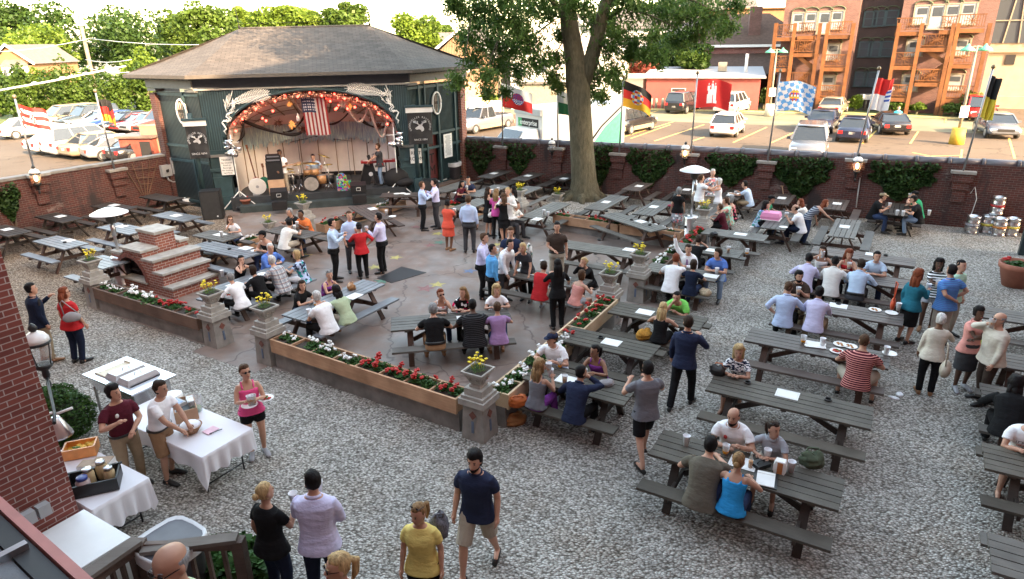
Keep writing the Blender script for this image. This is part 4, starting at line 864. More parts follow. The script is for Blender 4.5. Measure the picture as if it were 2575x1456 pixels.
def urn_proto(name,lab,loc):
 t=empty(name,loc,AU,lab,'urn','cast stone urns round the plaza');mb=MB()
 def sq(w_,z,sgn=1):return[Vector((w_*x,w_*y,z))for x,y in((-1,-1),(-.5,-1),(.5,-1),(1,-1),(1,-.5),(1,.5),(1,1),(.5,1),(-.5,1),(-1,1),(-1,.5),(-1,-.5))]
 pr=[(.15,0),(.15,.05),(.12,.07),(.15,.12),(.215,.27),(.23,.30),(.285,.33),(.285,.375),(.245,.375),(.235,.33)]
 b_=len(mb.v);mb.loft([sq(w_,z)for w_,z in pr]);mb.sm=[False]*len(mb.sm)
 for s in range(4):
  M3=Matrix.Rotation(s*math.pi/2,3,'Z')
  for x in(-.09,.09):
   pts=[M3@Vector((x+.05*math.cos(a)*(1-a/9),-.20-.0,.19+.05*math.sin(a)*(1-a/9)))for a in[k*.7 for k in range(9)]];mb.tube(pts,.014,5)
 sq72(mb);mb.build('bowl',M_STONE,t);mb=MB();mb.box((0,0,.335),(.47,.47,.01));sq72(mb);mb.build('soil',M_SOIL,t);return t
M_LEAF=leafmat('flower_leaves',(.02,.06,.012),(.06,.14,.03),9,.2);M_FERN=leafmat('daisy_leaves',(.05,.12,.02),(.12,.22,.04),9,.2)
M_PR=plain('red_petals',(.45,.018,.014),.6,var=.2,scale=30);M_PW=plain('white_petals',(.82,.82,.80),.6,var=.05);M_PY=plain('yellow_petals',(.80,.62,.01),.6,var=.12,scale=20)
def plant(name,petals,leafm,n,r,h,heads,hr,seed,spiky=False):
 rg=np.random.default_rng(seed);t=empty(name,(0,0,-50));q=rg.normal(size=(n,3));q/=np.linalg.norm(q,axis=1)[:,None];rad=rg.uniform(.3,1,n)[:,None]
 C=q*rad*np.array([r,r,h*.5]);C[:,2]=np.abs(C[:,2])*1.3+.03
 mesh_obj('leaves',leaves('leaves',C,.035 if spiky else .085,leafm,rg,up=.6,aspect=.35 if spiky else .9),t)
 mb=MB();rr=random.Random(seed)
 for i in range(heads):
  a=rr.uniform(0,6.28);d_=rr.uniform(.2,1)*r*(1.25 if spiky else .9);c_=Vector((d_*math.cos(a),d_*math.sin(a),h*rr.uniform(.95,1.4)))
  if spiky:mb.lathe(c_,[(hr,0),(hr*.9,.012),(hr*.2,.02)],8);mb.tube([(c_.x*.6,c_.y*.6,.1),c_],.004,3)
  else:
   mb=MB()
   for k in range(6):mb.ell(c_+Vector((rr.gauss(0,hr*.45),rr.gauss(0,hr*.45),rr.gauss(0,hr*.3))),(hr*.62,hr*.62,hr*.45),7,4)
   mb.build('bloom',petals,t)
 if spiky:mb.build('blooms',petals,t)
 return t
P_RED=[plant('geranium',M_PR,M_LEAF,130,.20,.16,2,.055,1),plant('geranium',M_PR,M_LEAF,150,.24,.18,4,.06,2)]
P_WHT=[plant('geranium',M_PW,M_LEAF,120,.20,.15,3,.045,3),plant('geranium',M_PW,M_LEAF,150,.25,.17,4,.05,4)]
P_YEL=plant('daisy_plant',M_PY,M_FERN,420,.17,.24,15,.036,5,True)
used=set()
def put(proto,loc,lab,cat,grp,rz=0,s=1):
 o=proto if proto.name not in used else copy_tree(proto);used.add(proto.name);o.location=loc;o.rotation_euler.z=rz;o.scale=(s,s,s);tag(o,lab,cat,grp);return o
URN=[]
def urn(p,lab,fl=True,z=0,flab=None):
 if not URN:URN.append(urn_proto('stone_urn',lab,p));t=URN[0]
 else:t=copy_tree(URN[0]);t.location=p;t['label']=lab
 put(P_YEL,Vector((p[0],p[1],p[2]+.27)),'yellow daisies in the '+lab.split(' of the plaza')[0],'flowers','daisies in the stone urns',rnd.uniform(0,6),.85);return t
PIER=[]
def pier(u,v,lab,ulab,h=.95):
 loc=uv(u,v)
 if not PIER:
  t=empty('stone_pier',loc,AU,lab,'pier','stone piers round the plaza');mb=MB()
  mb.loft([[Vector((x*w_,y*w_,z))for x,y in((-1,-1),(1,-1),(1,1),(-1,1))]for w_,z in((.225,0),(.195,.66))]);mb.sm=[False]*len(mb.sm);mb.build('shaft',M_STONE2,t)
  mb=MB();mb.box((0,0,.715),(.51,.51,.11));mb.box((0,0,.80),(.44,.44,.06));mb.build('cap',M_STONE,t);mb=MB();mb.box((0,0,.89),(.35,.35,.12));mb.build('plinth',M_STONE,t)
  for s in range(4):
   M3=Matrix.Rotation(s*math.pi/2,3,'Z');mb=MB();mb.slab([M3@Vector(q)for q in((-.075,-.206,.48),(0,-.210,.40),(.075,-.206,.48),(0,-.203,.56))],M3@Vector((0,-1,0)),.008);mb.build('diamond_tile',M_TILE_R,t)
   mb=MB();mb.slab([M3@Vector(q)for q in((-.025,-.222,.15),(.025,-.222,.15),(.025,-.213,.37),(-.025,-.213,.37))],M3@Vector((0,-1,0)),.006);mb.build('blue_tile',M_TILE_B,t)
  PIER.append(t)
 else:t=copy_tree(PIER[0]);t.location=loc;t['label']=lab
 if ulab:urn(Vector((loc.x,loc.y,.95)),ulab)
pier(-17.55,8.35,'stone pier nearest the brick oven, left end of the front planter','stone urn beside the brick oven')
pier(-12.72,8.32,'stone pier left of the front opening of the plaza','stone urn left of the front opening of the plaza')
pier(-10.98,8.32,'stone pier right of the front opening of the plaza','stone urn right of the front opening of the plaza')
pier(-5.55,8.12,'nearest stone pier, at the front corner of the plaza','nearest stone urn, at the front corner of the plaza')
pier(-5.52,13.65,'stone pier at the far end of the pale pine planter','stone urn at the far end of the pale pine planter')
pier(-5.42,15.35,'stone pier by the white geraniums, right of the plaza','stone urn by the white geraniums, right of the plaza')
pier(-5.3,20.75,'stone pier beside the tall heater by the plaza corner','stone urn beside the tall heater by the plaza corner')
pier(-17.5,15.45,'stone pier at the near end of the red geraniums before the stage','stone urn at the near end of the red geraniums before the stage')
pier(-11.9,20.5,'stone pier behind the standing group with the white dress','stone urn behind the standing group with the white dress')
for px,py,lab in((678,578,'stone urn on the ground behind the man in black'),(1403,505,'stone urn on the gravel left of the tree trunk'),(1036,478,'stone urn on the ground by the heater at the stage')):
 p=at(px,py,0);urn(p,lab)
ORD='first second third fourth fifth sixth seventh eighth ninth tenth eleventh twelfth thirteenth fourteenth fifteenth sixteenth seventeenth eighteenth'.split()
def planter(u0,v0,u1,v1,lab,mat,nsec,red,white,seed,base=.34,desc=''):
 A,B_=uv(u0,v0),uv(u1,v1);d=(B_-A);L=d.length;d.normalize();rz=math.atan2(d.y,d.x);ends='left end' if abs(v1-v0)<1 else 'near end';t=empty('planter_box',A,rz,lab,'planter','wooden planters round the plaza')
 if base:mb=MB();mb.box((L/2,0,base/2),(L,.30,base));mb.build('base_wall',M_CONC,t)
 z0,z1=base-.02,base+.27;w_=.40
 for s in(-1,1):mb=MB();mb.box((L/2,s*w_/2,(z0+z1)/2),(L,.04,z1-z0));mb.build('side_board',mat,t)
 for i in range(nsec+1):mb=MB();mb.box((min(max(L*i/nsec,.02),L-.02),0,(z0+z1)/2+.01),(.036,w_-.042,z1-z0-.02));mb.build('divider',mat,t)
 mb=MB();mb.box((L/2,0,z1-.13),(L-.02,w_-.05,.16));mb.build('soil',M_SOIL,t)
 rr=random.Random(seed);cnt={'r':0,'w':0}
 for i in range(nsec):
  for k in range(2):
   s=(i+.27+.46*k)/nsec;kind='r' if red[0]<=s<=red[1]else('w' if white[0]<=s<=white[1]else None)
   if kind is None or rr.random()<.12:continue
   p=A+d*(s*L)+Vector((-d.y,d.x,0))*rr.uniform(-.06,.06);p.z=z1-.05
   cnt[kind]+=1;put(rr.choice(P_RED if kind=='r' else P_WHT),p,ORD[cnt[kind]-1]+(' red' if kind=='r' else ' white')+' geranium from the '+ends+' of the '+desc,'flowers',('red' if kind=='r' else 'white')+' geraniums in the '+desc,rr.uniform(0,6),rr.uniform(.55,.85))
M_OLD=wood('old_planter_wood',(.10,.06,.045),(.19,.12,.085))
planter(-17.2,8.3,-13.05,8.3,'weathered brown planter box in front of the brick oven',M_OLD,9,(.58,1),(0,.57),1,.36,'planter before the brick oven')
planter(-10.65,8.3,-5.9,8.16,'reddish cedar planter box along the front edge of the plaza',M_CEDAR,8,(.52,1),(0,.5),2,.40,'front cedar planter')
planter(-5.42,8.5,-5.42,11.0,'pale pine planter box rising from the front corner pier',M_PINE,5,(2,3),(.0,1),3,.40,'near pine planter');planter(-5.38,11.05,-5.42,13.4,'pale pine planter box nearest the opening at the right of the plaza',M_PINE,5,(.0,1),(2,3),4,.46,'far pine planter')
planter(-5.35,15.7,-5.35,18.2,'cedar planter box full of white geraniums right of the plaza',M_OLD,4,(2,3),(0,1),5,.36,'cedar planter by the waving man');planter(-5.3,18.25,-5.3,20.4,'cedar planter box with red geraniums below the tall heater',M_OLD,4,(0,1),(2,3),6,.36,'planter below the tall heater')
planter(-10.4,20.45,-7.9,20.3,'cedar planter box with red geraniums in front of the tree',M_CEDAR,4,(0,1),(2,3),7,.28,'planter in front of the tree');planter(-7.85,20.3,-5.8,20.25,'cedar planter box with white geraniums left of the tall heater',M_CEDAR,4,(2,3),(0,1),8,.28,'planter left of the tall heater')
planter(-17.35,15.95,-17.35,18.3,'cedar planter box with red geraniums before the stage',M_CEDAR,4,(0,1),(2,3),9,.10,'planter before the stage');planter(-17.35,18.45,-17.35,20.4,'cedar planter box with few white flowers by the stage',M_CEDAR,4,(2,3),(.2,.7),10,.08,'sparse planter by the stage')
planter(-15.2,20.6,-13.6,20.5,'short cedar planter box with red and white flowers behind the woman in coral',M_CEDAR,3,(0,.6),(.6,1),11,.10,'planter behind the woman in coral')
planter(-18.0,11.4,-18.0,13.8,'cedar planter box with white flowers between the tables left of the plaza',M_CEDAR,4,(2,3),(0,1),12,.14,'planter between the left tables')
o=uv(-17.5,10.2);t=empty('brick_oven',o,0,'stepped red brick outdoor oven with stone caps and an arched mouth','brick oven')
mb=MB();cb=MB();V0,V1=9.5,10.95
for(u0,u1,z0,z1)in((-18.8,-16.2,0,.27),(-18.75,-16.5,.27,.62),(-18.7,-16.85,.62,.93)):
 if z0==0:box_uv(mb,u0,u1,V0+.04,V1,z0,z1,o)
 else:box_uv(mb,-17.1,u1,V0+.02,V1,z0,z1,o)
box_uv(mb,-18.75,-17.1,V0+.35,V1,.27,.93,o)
for(u0,u1,v0,v1,z1)in((-16.55,-16.14,V0,V1+.02,.33),(-16.9,-16.44,V0,V1+.02,.68),(-17.3,-16.79,V0,V1+.02,.99)):box_uv(cb,u0,u1,v0,v1,z1-.06,z1,o)
box_uv(mb,-18.2,-17.3,V0+.05,V0+.5,.93,1.12,o);box_uv(cb,-18.26,-17.26,V0,V0+.52,1.12,1.19,o)
box_uv(mb,-18.1,-17.35,V0+.52,V1-.35,.93,1.5,o);box_uv(cb,-18.16,-17.3,V0+.5,V1-.3,1.5,1.58,o)
box_uv(mb,-18.1,-17.35,V1-.33,V1,.93,1.12,o);box_uv(cb,-18.15,-17.3,V1-.28,V1+.03,1.12,1.19,o);box_uv(cb,-18.8,-18.28,V0+.02,V1,.93,1.0,o)
n=20;uc,rw,zb,zh=-17.92,.62,.30,.62
def ap(i,k=1):a=math.pi*(1-i/n);return(uc+rw*k*math.cos(a),zb+zh*k*math.sin(a))
def P3(u,z,v):q=uv(u,v)-o;q.z=z;return q
for i in range(n):
 (ua,za),(ub,zb_)=ap(i),ap(i+1);mb.quad(P3(ua,za,V0+.03),P3(ub,zb_,V0+.03),P3(ub,.94,V0+.03),P3(ua,.94,V0+.03));mb.quad(P3(ua,za,V0+.03),P3(ua,za,V0+.36),P3(ub,zb_,V0+.36),P3(ub,zb_,V0+.03))
for(u0,u1)in((-18.75,uc-rw),(uc+rw,-17.1)):mb.quad(P3(u0,.27,V0+.03),P3(u1,.27,V0+.03),P3(u1,.94,V0+.03),P3(u0,.94,V0+.03))
mb.quad(P3(-18.75,.27,V0+.03),P3(-18.75,.94,V0+.03),P3(-18.75,.94,V0+.36),P3(-18.75,.27,V0+.36));mb.quad(P3(-18.75,.93,V0+.03),P3(-17.1,.93,V0+.03),P3(-17.1,.93,V0+.36),P3(-18.75,.93,V0+.36))
mb.build('brickwork',M_OVEN,t);cb.build('stone_caps',M_STONE,t)
mb=MB();mb.quad(P3(uc-rw,.27,V0+.34),P3(uc+rw,.27,V0+.34),P3(uc+rw,.94,V0+.34),P3(uc-rw,.94,V0+.34));mb.build('oven_mouth',M_DARK,t)
mb=MB()
for i in range(n):
 (ua,za),(ub,zb_)=ap(i),ap(i+1);(uc_,zc_),(ud,zd)=ap(i,1.17),ap(i+1,1.17);m_=.012;mb.slab([P3(ua,za,V0+.02),P3(ub-m_,zb_,V0+.02),P3(ud-m_,zd,V0+.02),P3(uc_,zc_,V0+.02)],-VA,.02)
mb.build('arch_ring',plain('arch_brick',(.17,.06,.045),.9,var=.3,scale=9),t)
mb=MB();box_uv(mb,uc-rw-.05,uc+rw+.05,V0-.02,V0+.3,.25,.30,o);mb.build('hearth_sill',M_STONE,t)
M_DISH=plain('heater_dish',(.74,.75,.77),.35,.25,var=.03)
def heater(p,H_,lab,r=.48,base=True,tilt=None):
 t=empty('patio_heater',p,0,lab,'patio heater','patio heaters');mb=MB();mb.smooth=True
 if base:mb.lathe((0,0,0),[(.27,0),(.27,.03),(.235,.06),(.235,.78),(.215,.83),(.06,.845)],24);mb.build('tank_housing',M_STEEL,t);mb=MB();mb.tube([(-.19,-.14,.5),(-.21,-.155,.5)],.045,10);mb.build('valve_hole',M_DARK,t)
 mb=MB();mb.smooth=True;mb.tube([(0,0,.0 if not base else .8),(0,0,H_-.42)],.04,12);mb.box((.03,-.04,H_-.62),(.09,.09,.34));mb.build('pole',M_STEEL,t)
 mb=MB();mb.smooth=True;mb.lathe((0,0,H_-.45),[(.05,0),(.11,.05),(.13,.12),(.13,.28),(.2,.31),(.05,.33)],16);mb.build('burner',plain('burner_metal',(.09,.085,.08),.5,.6),t)
 mb=MB();mb.smooth=True;mb.lathe((0,0,H_-.16),[(r,0),(r*.99,.012),(r*.6,.10),(r*.25,.155),(.03,.175),(.001,.18)],32);mb.build('reflector_dish',M_DISH,t);return t
def hz(px,py_top,p):
 return on_y(px,py_top,p.y).z
p=at(316,712,0);heater(p,hz(284,522,p)+.0,'stainless patio heater beside the brick oven')
p=at(1733,604,0);heater(p,hz(1738,417,p),'tall stainless patio heater near the right corner of the plaza')
p=at(1040,480,0);heater(p,hz(1030,374,p),'patio heater with a white pole at the right end of the stage',.5,False)
WT={'blue':wood('weathered_sky_sheen',(.10,.105,.115),(.18,.19,.205),.42,1,spec=.55),'grey':wood('weathered_grey',(.070,.064,.056),(.132,.122,.108),.55,1,spec=.4),'green':wood('grey_green_wood',(.058,.050,.040),(.108,.095,.076),.6,1),'brown':wood('wet_brown_wood',(.060,.045,.039),(.112,.088,.076),.5,1,spec=.45),'dark':wood('dark_wood',(.030,.024,.020),(.062,.05,.042),.6,1)}  # blue tops: weathered wood with the grazing sky reflection painted into the colour
M_LEG=wood('leg_wood',(.045,.026,.02),(.10,.06,.045),.7,1)
PROT={}
def table_proto(L,colr):
 t=empty('picnic_table',(0,0,-60));top=WT[colr];lm=WT['dark']if colr in('green','dark')else M_LEG;rr=random.Random(int(L*10));n=5;pw=.132;gap=.016;W_=n*pw+(n-1)*gap
 mb=MB()
 for i in range(n):y=-W_/2+pw/2+i*(pw+gap);mb.box((rr.uniform(-.006,.006),y,.74+rr.uniform(-.002,.002)),(L,pw,.038))
 for x in(-L/2+.32,0,L/2-.32):mb.box((x,0,.70),(.09,W_-.06,.04))
 mb.build('tabletop',top,t)
 for s in(-1,1):mb=MB();mb.box((0,s*.66,.435),(L,.25,.042));mb.build('bench',top,t)
 for sx in(-1,1):
  x=sx*(L/2-.38)
  for s in(-1,1):mb=MB();mb.bar((x,s*.16,.70),(x,s*.56,0),.042,.115,(1,0,0));mb.build('leg',lm,t)
  mb=MB();mb.box((x-sx*.045,0,.37),(.042,1.5,.10));mb.build('crossbeam',lm,t)
  mb=MB();mb.bar((x-sx*.06,0,.36),(sx*.12,0,.70),.09,.04,(0,1,0));mb.build('brace',lm,t)
 return t
TD='''A1 -38 570 52 588 r u 1.83 dark|cut off by the left edge of the photo
A2 110 539 188 554 c u 1.83 dark|against the left brick wall, above the grey one
A3 245 514 330 525 c u 1.83 dark|behind the left heater's dish, by the brick wall
A4 363 490 450 502 c u 1.83 dark|under the trellis by the stage corner
T7 108 599 198 619 c u 1.83 blue|nearest the left wall in the front left row
T8 273 565 349 583 c u 1.83 blue|directly behind the left heater pole
T9 406 534 484 553 c u 1.83 blue|in front of the black speaker, left side
A5 226 649 338 676 l u 1.3 blue|between the left urn and the heater base
T10 505 613 634 641 c u 2.45 blue|right behind the brick oven
B2 508 586 585 598 c u 1.5 grey|where the woman in sunglasses sits alone
B3 692 578 789 592 r u 1.83 grey|of the man in orange
B4 545 735 735 663 c v 2.5 blue|of the plaid shirt party by the oven
T11 728 799 947 708 c v 2.6 blue|of the woman in pale green, left plaza
T12 981 815 1285 791 c w 2.55 grey|of the striped black shirt party, middle plaza
T5 1530 537 1658 578 c n 2.5 grey|standing empty in the plaza left of the tall heater
B6 1424 612 1598 640 c u 2.4 grey|behind the man in the brown polo
B7 1255 674 1474 716 c u 2.5 grey|with plates, where the man in red sits
B8 1330 547 1414 510 c v 2.45 grey|of the white shirted pair near the tree
B9 1290 490 1344 469 r v 2.0 grey|behind the standing group, left of the tree
B10 1110 481 1172 456 c v 2.2 grey|nearest the bandstand door
B11 1192 493 1256 466 c v 2.2 grey|of the man in a navy tee at the back
B12 1155 527 1215 500 c v 1.83 grey|behind the woman in coral
B13 970 490 1065 488 c x 1.83 brown|with white plates in front of the stage
B14 900 517 962 552 c n 2.45 brown|sloping away behind the lavender shirt man
C1 1224 444 1265 431 c v 1.83 dark|by the back wall, left of three in a row
C2 1311 449 1345 438 c v 1.83 dark|by the back wall, middle of three in a row
C3 1402 453 1430 441 l v 1.83 dark|by the back wall, touching the tree trunk
C4 1589 476 1616 461 c v 1.6 brown|against the wall under the heart shaped ivy
C5 1490 526 1560 492 c v 2.45 grey|beside the foot of the tree
C6 1618 540 1669 505 c v 2.3 grey|with a helmet and red cloth on it
C7 1712 487 1738 472 l v 1.7 dark|right behind the tall heater pole
C8 1830 497 1855 480 c v 1.7 dark|of the man in a light blue tee by the wall
C9 1760 548 1815 515 c v 2.2 grey|of the maroon and floral shirts
C10 1935 576 1985 530 c v 2.5 grey|with the pink box on it
C11 1955 511 1976 489 c v 1.7 brown|against the wall behind the pink box
C12 2092 526 2111 501 c v 1.7 brown|against the wall right of the leaning woman
C13 2114 598 2136 550 c v 2.3 grey|the leaning woman reaches over
C14 2247 538 2262 513 c v 1.83 dark|of the three men in caps
C15 2039 627 2305 660 c u 2.5 brown|standing empty in the row behind the light shirts
C16 2045 680 2290 718 c u 2.5 brown|of the six with the drinking woman
T4 1968 746 2272 804 r u 2.5 brown|of the brown shirt man and two pale shirts
T3 1881 838 2238 908 c u 2.5 brown|of the man in a striped maroon tee
T2 1785 958 2197 1050 c u 2.5 green|of the woman in a blue zigzag blouse
N 1649 1110 2118 1242 c u 2.5 green|nearest, of the woman in the blue tank top
T6 1783 580 1914 598 c u 1.83 grey|with a black cap and upturned cup, right of the red geraniums
C17 1768 627 1864 640 r u 1.83 grey|with a lone beer, behind the waving man
C18 1690 682 1807 697 r u 1.83 grey|of the waving man in a tie
C19 1543 771 1725 808 l u 2.0 green|of the man in lime green
C20 1441 841 1622 883 c u 1.9 green|standing empty beside the pale pine planter
C21 1338 930 1540 990 l u 1.9 green|of the man in the navy cap
C22 2464 782 2600 815 l u 2.5 grey|at the right edge behind the man in cream
C23 2480 895 2600 925 l u 2.5 grey|at the right edge beside the man in cream
C24 2467 985 2600 1010 l u 2.5 grey|at the right edge under the person in black
C25 2473 1143 2600 1180 l u 2.5 green|at the right edge of the man in a printed white tee
C26 2489 1385 2600 1420 l u 2.5 grey|cut off in the bottom right corner'''
TAB={}
for ln in TD.split('\n'):
 a,desc=ln.split('|');a=a.split();nm=a[0];x1,y1,x2,y2=map(float,a[1:5]);anc,ori,L,colr=a[5],a[6],float(a[7]),a[8]
 th={'u':-.54,'v':1.03,'w':.155,'n':-1.03,'x':.02}[ori];P,Q=at(x1,y1,.76),at(x2,y2,.76);ax=Vector((math.cos(th),math.sin(th),0))
 c_=(P+Q)/2 if anc=='c' else(P+ax*L/2 if anc=='l' else Q-ax*L/2);c_.z=0
 k=(L,colr)
 if k not in PROT:PROT[k]=table_proto(L,colr);t=PROT[k]
 else:t=copy_tree(PROT[k])
 t.location=c_;t.rotation_euler.z=th;tag(t,{'blue':'blue grey','grey':'grey','green':'grey green','brown':'brown','dark':'dark'}[colr]+' picnic table '+desc,'picnic table','picnic tables in the yard');TAB[nm]=(c_,th,L,desc)
ZT=.759
M_PAPER=plain('menu_paper',(.78,.78,.76),.6,var=.04);M_PRINT=plain('menu_print',(.55,.55,.55),.7);M_CUP=clear('cup_plastic',(.85,.87,.9),.55,.3);M_CUPW=plain('milky_cup',(.84,.85,.88),.35,var=.03)
M_BEER=plain('beer',(.50,.20,.02),.15,var=.1);M_PLATE=plain('paper_plate',(.80,.80,.78),.5,var=.02);M_FOOD=plain('food_orange',(.45,.20,.06),.6,var=.5,scale=40);M_FOODR=plain('food_red',(.5,.05,.03),.5,var=.4,scale=40);M_GRN=plain('lettuce',(.10,.22,.04),.6,var=.4,scale=40)
def proto(f):
 c={}
 def g(*k):
  if k not in c:c[k]=f(*k);return c[k]
  return copy_tree(c[k])
 return g
@proto
def p_menu():
 t=empty('paper_menu',(0,0,0));mb=MB();mb.box((0,0,.004),(.36,.28,.006));mb.build('sheet',M_PAPER,t);mb=MB()
 for(x,y,w_,h_)in((0,.115,.31,.004),(0,-.115,.31,.004),(-.155,0,.004,.23),(.155,0,.004,.23)):mb.box((x,y,.0078),(w_,h_,.0012))
 mb.build('printed_border',M_PRINT,t);return t
@proto
def p_ash():t=empty('ashtray',(0,0,0));mb=MB();mb.lathe((0,0,0),[(.052,0),(.058,.03),(.05,.032),(.04,.015),(.001,.014)],14);mb.build('dish',M_BLACK,t);mb=MB();mb.lathe((0,0,.03),[(.058,0),(.058,.004),(.046,.004),(.046,0)],14);mb.build('rim',plain('ashtray_rim',(.04,.04,.042),.3),t);return t
@proto
def p_cup(full):
 t=empty('plastic_cup',(0,0,0));mb=MB();mb.smooth=True;mb.lathe((0,0,0),[(.036,0),(.054,.165),(.056,.168),(.051,.165),(.035,.006),(.001,.006)],16);mb.build('cup_wall',M_CUP if full else M_CUPW,t)
 if full:mb=MB();mb.smooth=True;mb.lathe((0,0,.005),[(.035,0),(.048,.04+.09*full)],14);mb.build('beer',M_BEER,t)
 return t
@proto
def p_plate(food):
 t=empty('paper_plate',(0,0,0));mb=MB();mb.smooth=True;mb.lathe((0,0,0),[(.075,0),(.115,.012),(.128,.018),(.126,.021),(.11,.014),(.07,.004),(.001,.004)],24);mb.build('plate',M_PLATE,t)
 if food:
  mb=MB();rr=random.Random(food)
  for i in range(9*min(food,2)):mb.ell((rr.uniform(-.06,.06),rr.uniform(-.05,.05),.012+rr.uniform(0,.015)),(.022,.016,.012),6,4)
  mb.build('food',M_FOODR if food==2 else M_FOOD,t)
  if food==2:mb=MB();[mb.ell((rr.uniform(-.05,.05),rr.uniform(-.04,.04),.03),(.02,.012,.01),6,4)for i in range(4)];mb.build('salad',M_GRN,t)
 return t
def item(kind,px,py,tb,lab,rz=None,z=ZT,**k):
 p=at(px,py,z);t={'menu':lambda:p_menu(),'ash':lambda:p_ash(),'cup':lambda:p_cup(0),'beer':lambda:p_cup(.7),'half':lambda:p_cup(.3),'plate':lambda:p_plate(0),'food':lambda:p_plate(1),'salad':lambda:p_plate(2)}[kind]()
 t.location=p;t.rotation_euler.z=(TAB[tb][1]if tb in TAB else 0)+(rz or 0)
 cat={'menu':'menu','ash':'ashtray','cup':'cup','beer':'cup','half':'cup','plate':'plate','food':'plate','salad':'plate'}[kind]
 base={'menu':'white menu','ash':'black ashtray','cup':'milky cup','beer':'beer cup','half':'half-full cup','plate':'empty plate','food':'food plate','salad':'salad plate'}[kind]
 desc=TAB[tb][3]if tb in TAB else ''
 n=ITN.get((kind,tb),0);ITN[(kind,tb)]=n+1
 l_=lab or(base+' on the table '+desc);l_=' '.join(l_.split()[:16]);tag(t,l_,cat,base+'s on the table '+desc);return t
ITN={}
for ln in '''menu 18 577 A1|menu 152 544 A2|menu 287 516 A3|menu 172 605 T7|menu 307 569 T8|menu 443 542 T9|menu 618 624 T10|menu 553 590 B2|menu 1130 453 C1x|menu 1242 436 C1|menu 1328 442 C2|menu 1418 449 C3|menu 1607 468 C4|menu 1524 508 C5|menu 1644 520 C6|menu 1727 477 C7|menu 1838 490 C8|menu 1966 498 C11|menu 2105 512 C12|menu 2124 570 C13|menu 2195 640 C15|menu 1612 557 T5|menu 1584 628 B6|menu 1400 704 B7|menu 1351 551 B8|menu 937 525 B14|menu 1152 484 B10|menu 1862 589 T6|menu 1793 630 C17|menu 1787 694 C18|menu 1622 785 C19|menu 1538 861 C20|menu 1425 955 C21|menu 2108 769 T4|menu 2050 867 T3|menu 1980 992 T2|menu 1868 1165 N|menu 890 745 T11|menu 1170 800 T12|menu 590 716 B4
ash 320 418 A4x|ash 163 610 T7|ash 315 565 T8|ash 322 655 A5|ash 608 596 B2|ash 528 608 T10|ash 577 627 T10|ash 1525 532 C5|ash 1588 553 T5|ash 1634 566 T5|ash 1507 604 B6|ash 1603 633 B6|ash 1400 558 B8|ash 1510 850 C20|ash 1880 964 T2|ash 2082 1007 T2|ash 2108 765 T4|ash 2227 643 C15|ash 2118 549 C13|ash 1960 493 C11x
cup 1725 1120 N|half 1824 1143 N|cup 1928 1155 N|cup 1988 1186 N|cup 2067 870 T3|half 2019 863 T3|cup 2228 892 T3|cup 2258 780 T4|half 2082 733 T4x|beer 1420 965 C21|half 1408 925 C21|half 1385 660 B7x|beer 1430 715 B7|cup 1363 670 B7|beer 1296 650 B7|cup 1315 668 B7|half 1878 640 C17|beer 1831 634 C17|cup 1889 583 T6|cup 778 795 T11|half 795 770 T11|cup 560 695 B4|cup 1368 540 B8|cup 1378 545 B8|cup 1398 553 B8x|cup 1253 482 B11|cup 1238 487 B11|cup 1849 492 C8|cup 1758 530 C9|cup 2270 543 C14|cup 2255 541 C14|cup 2335 541 C14|cup 1978 547 C10|cup 972 540 B14|cup 558 595 B2
plate 1312 681 B7|food 1344 690 B7|plate 1322 673 B7|plate 1318 662 B7|plate 2242 788 T4|food 2200 780 T4|salad 2104 884 T3|food 2113 867 T3|food 2138 872 T3|plate 2237 890 T3|salad 577 742 B4|plate 640 702 B4|plate 660 690 B4|food 642 631 T10|plate 987 545 B14|plate 998 488 B13|plate 1012 487 B13|plate 1024 489 B13|food 1838 487 C8|plate 1857 488 C8|plate 1768 560 C9|plate 1970 572 C10'''.replace('\n','|').split('|'):
 k,px,py,tb=ln.split()
 if tb.endswith('x'):continue
 item(k,float(px),float(py),tb,None)
item('menu',2050,867,'T3','paper sheets beside the plates on the table of the striped maroon tee',.2,ZT+.012)
def thing1(name,p,rz,lab,cat,parts,grp=None):
 t=empty(name,p,rz,lab,cat,grp)
 for(nm,mb,mt)in parts:mb.build(nm,mt,t)
 return t
p=at(1960,1187,ZT);a=MB();a.loft([[Vector((x*w_,y*.055,z))for x,y in((-1,-1),(1,-1),(1,1),(-1,1))]for w_,z in((.065,0),(.085,.05),(.085,.13),(.06,.19))]);a.sm=[False]*len(a.sm);b=MB();b.box((0,-.057,.09),(.07,.006,.17));thing1('napkin_box',p,-.5,'white and orange napkin box on the nearest table','napkin box',[('box',a,M_WHITE),('orange_panel',b,plain('orange_card',(.45,.15,.04),.6))])
p=at(1925,1208,ZT);a=MB();a.box((0,0,.008),(.30,.34,.016));b=MB();b.box((.0,-.01,.022),(.23,.30,.012));c_=MB();c_.box((0,.13,.031),(.23,.05,.006));thing1('notebook',p,-.42,'open white note pad in a black folder on the nearest table','notebook',[('folder',a,M_BLACK),('paper',b,M_PAPER),('top_binding',c_,M_WHITE)])
p=at(1886,1176,ZT);a=MB();a.smooth=True;a.lathe((0,0,0),[(.03,0),(.032,.13),(.028,.16),(.013,.2),(.013,.25)],12);b=MB();b.smooth=True;b.lathe((0,0,.004),[(.028,0),(.03,.11)],12);thing1('beer_bottle',p,0,'clear glass bottle of amber beer on the nearest table','bottle',[('glass',a,clear('bottle_glass',(.8,.85,.8),.3,.05)),('beer',b,M_BEER)])
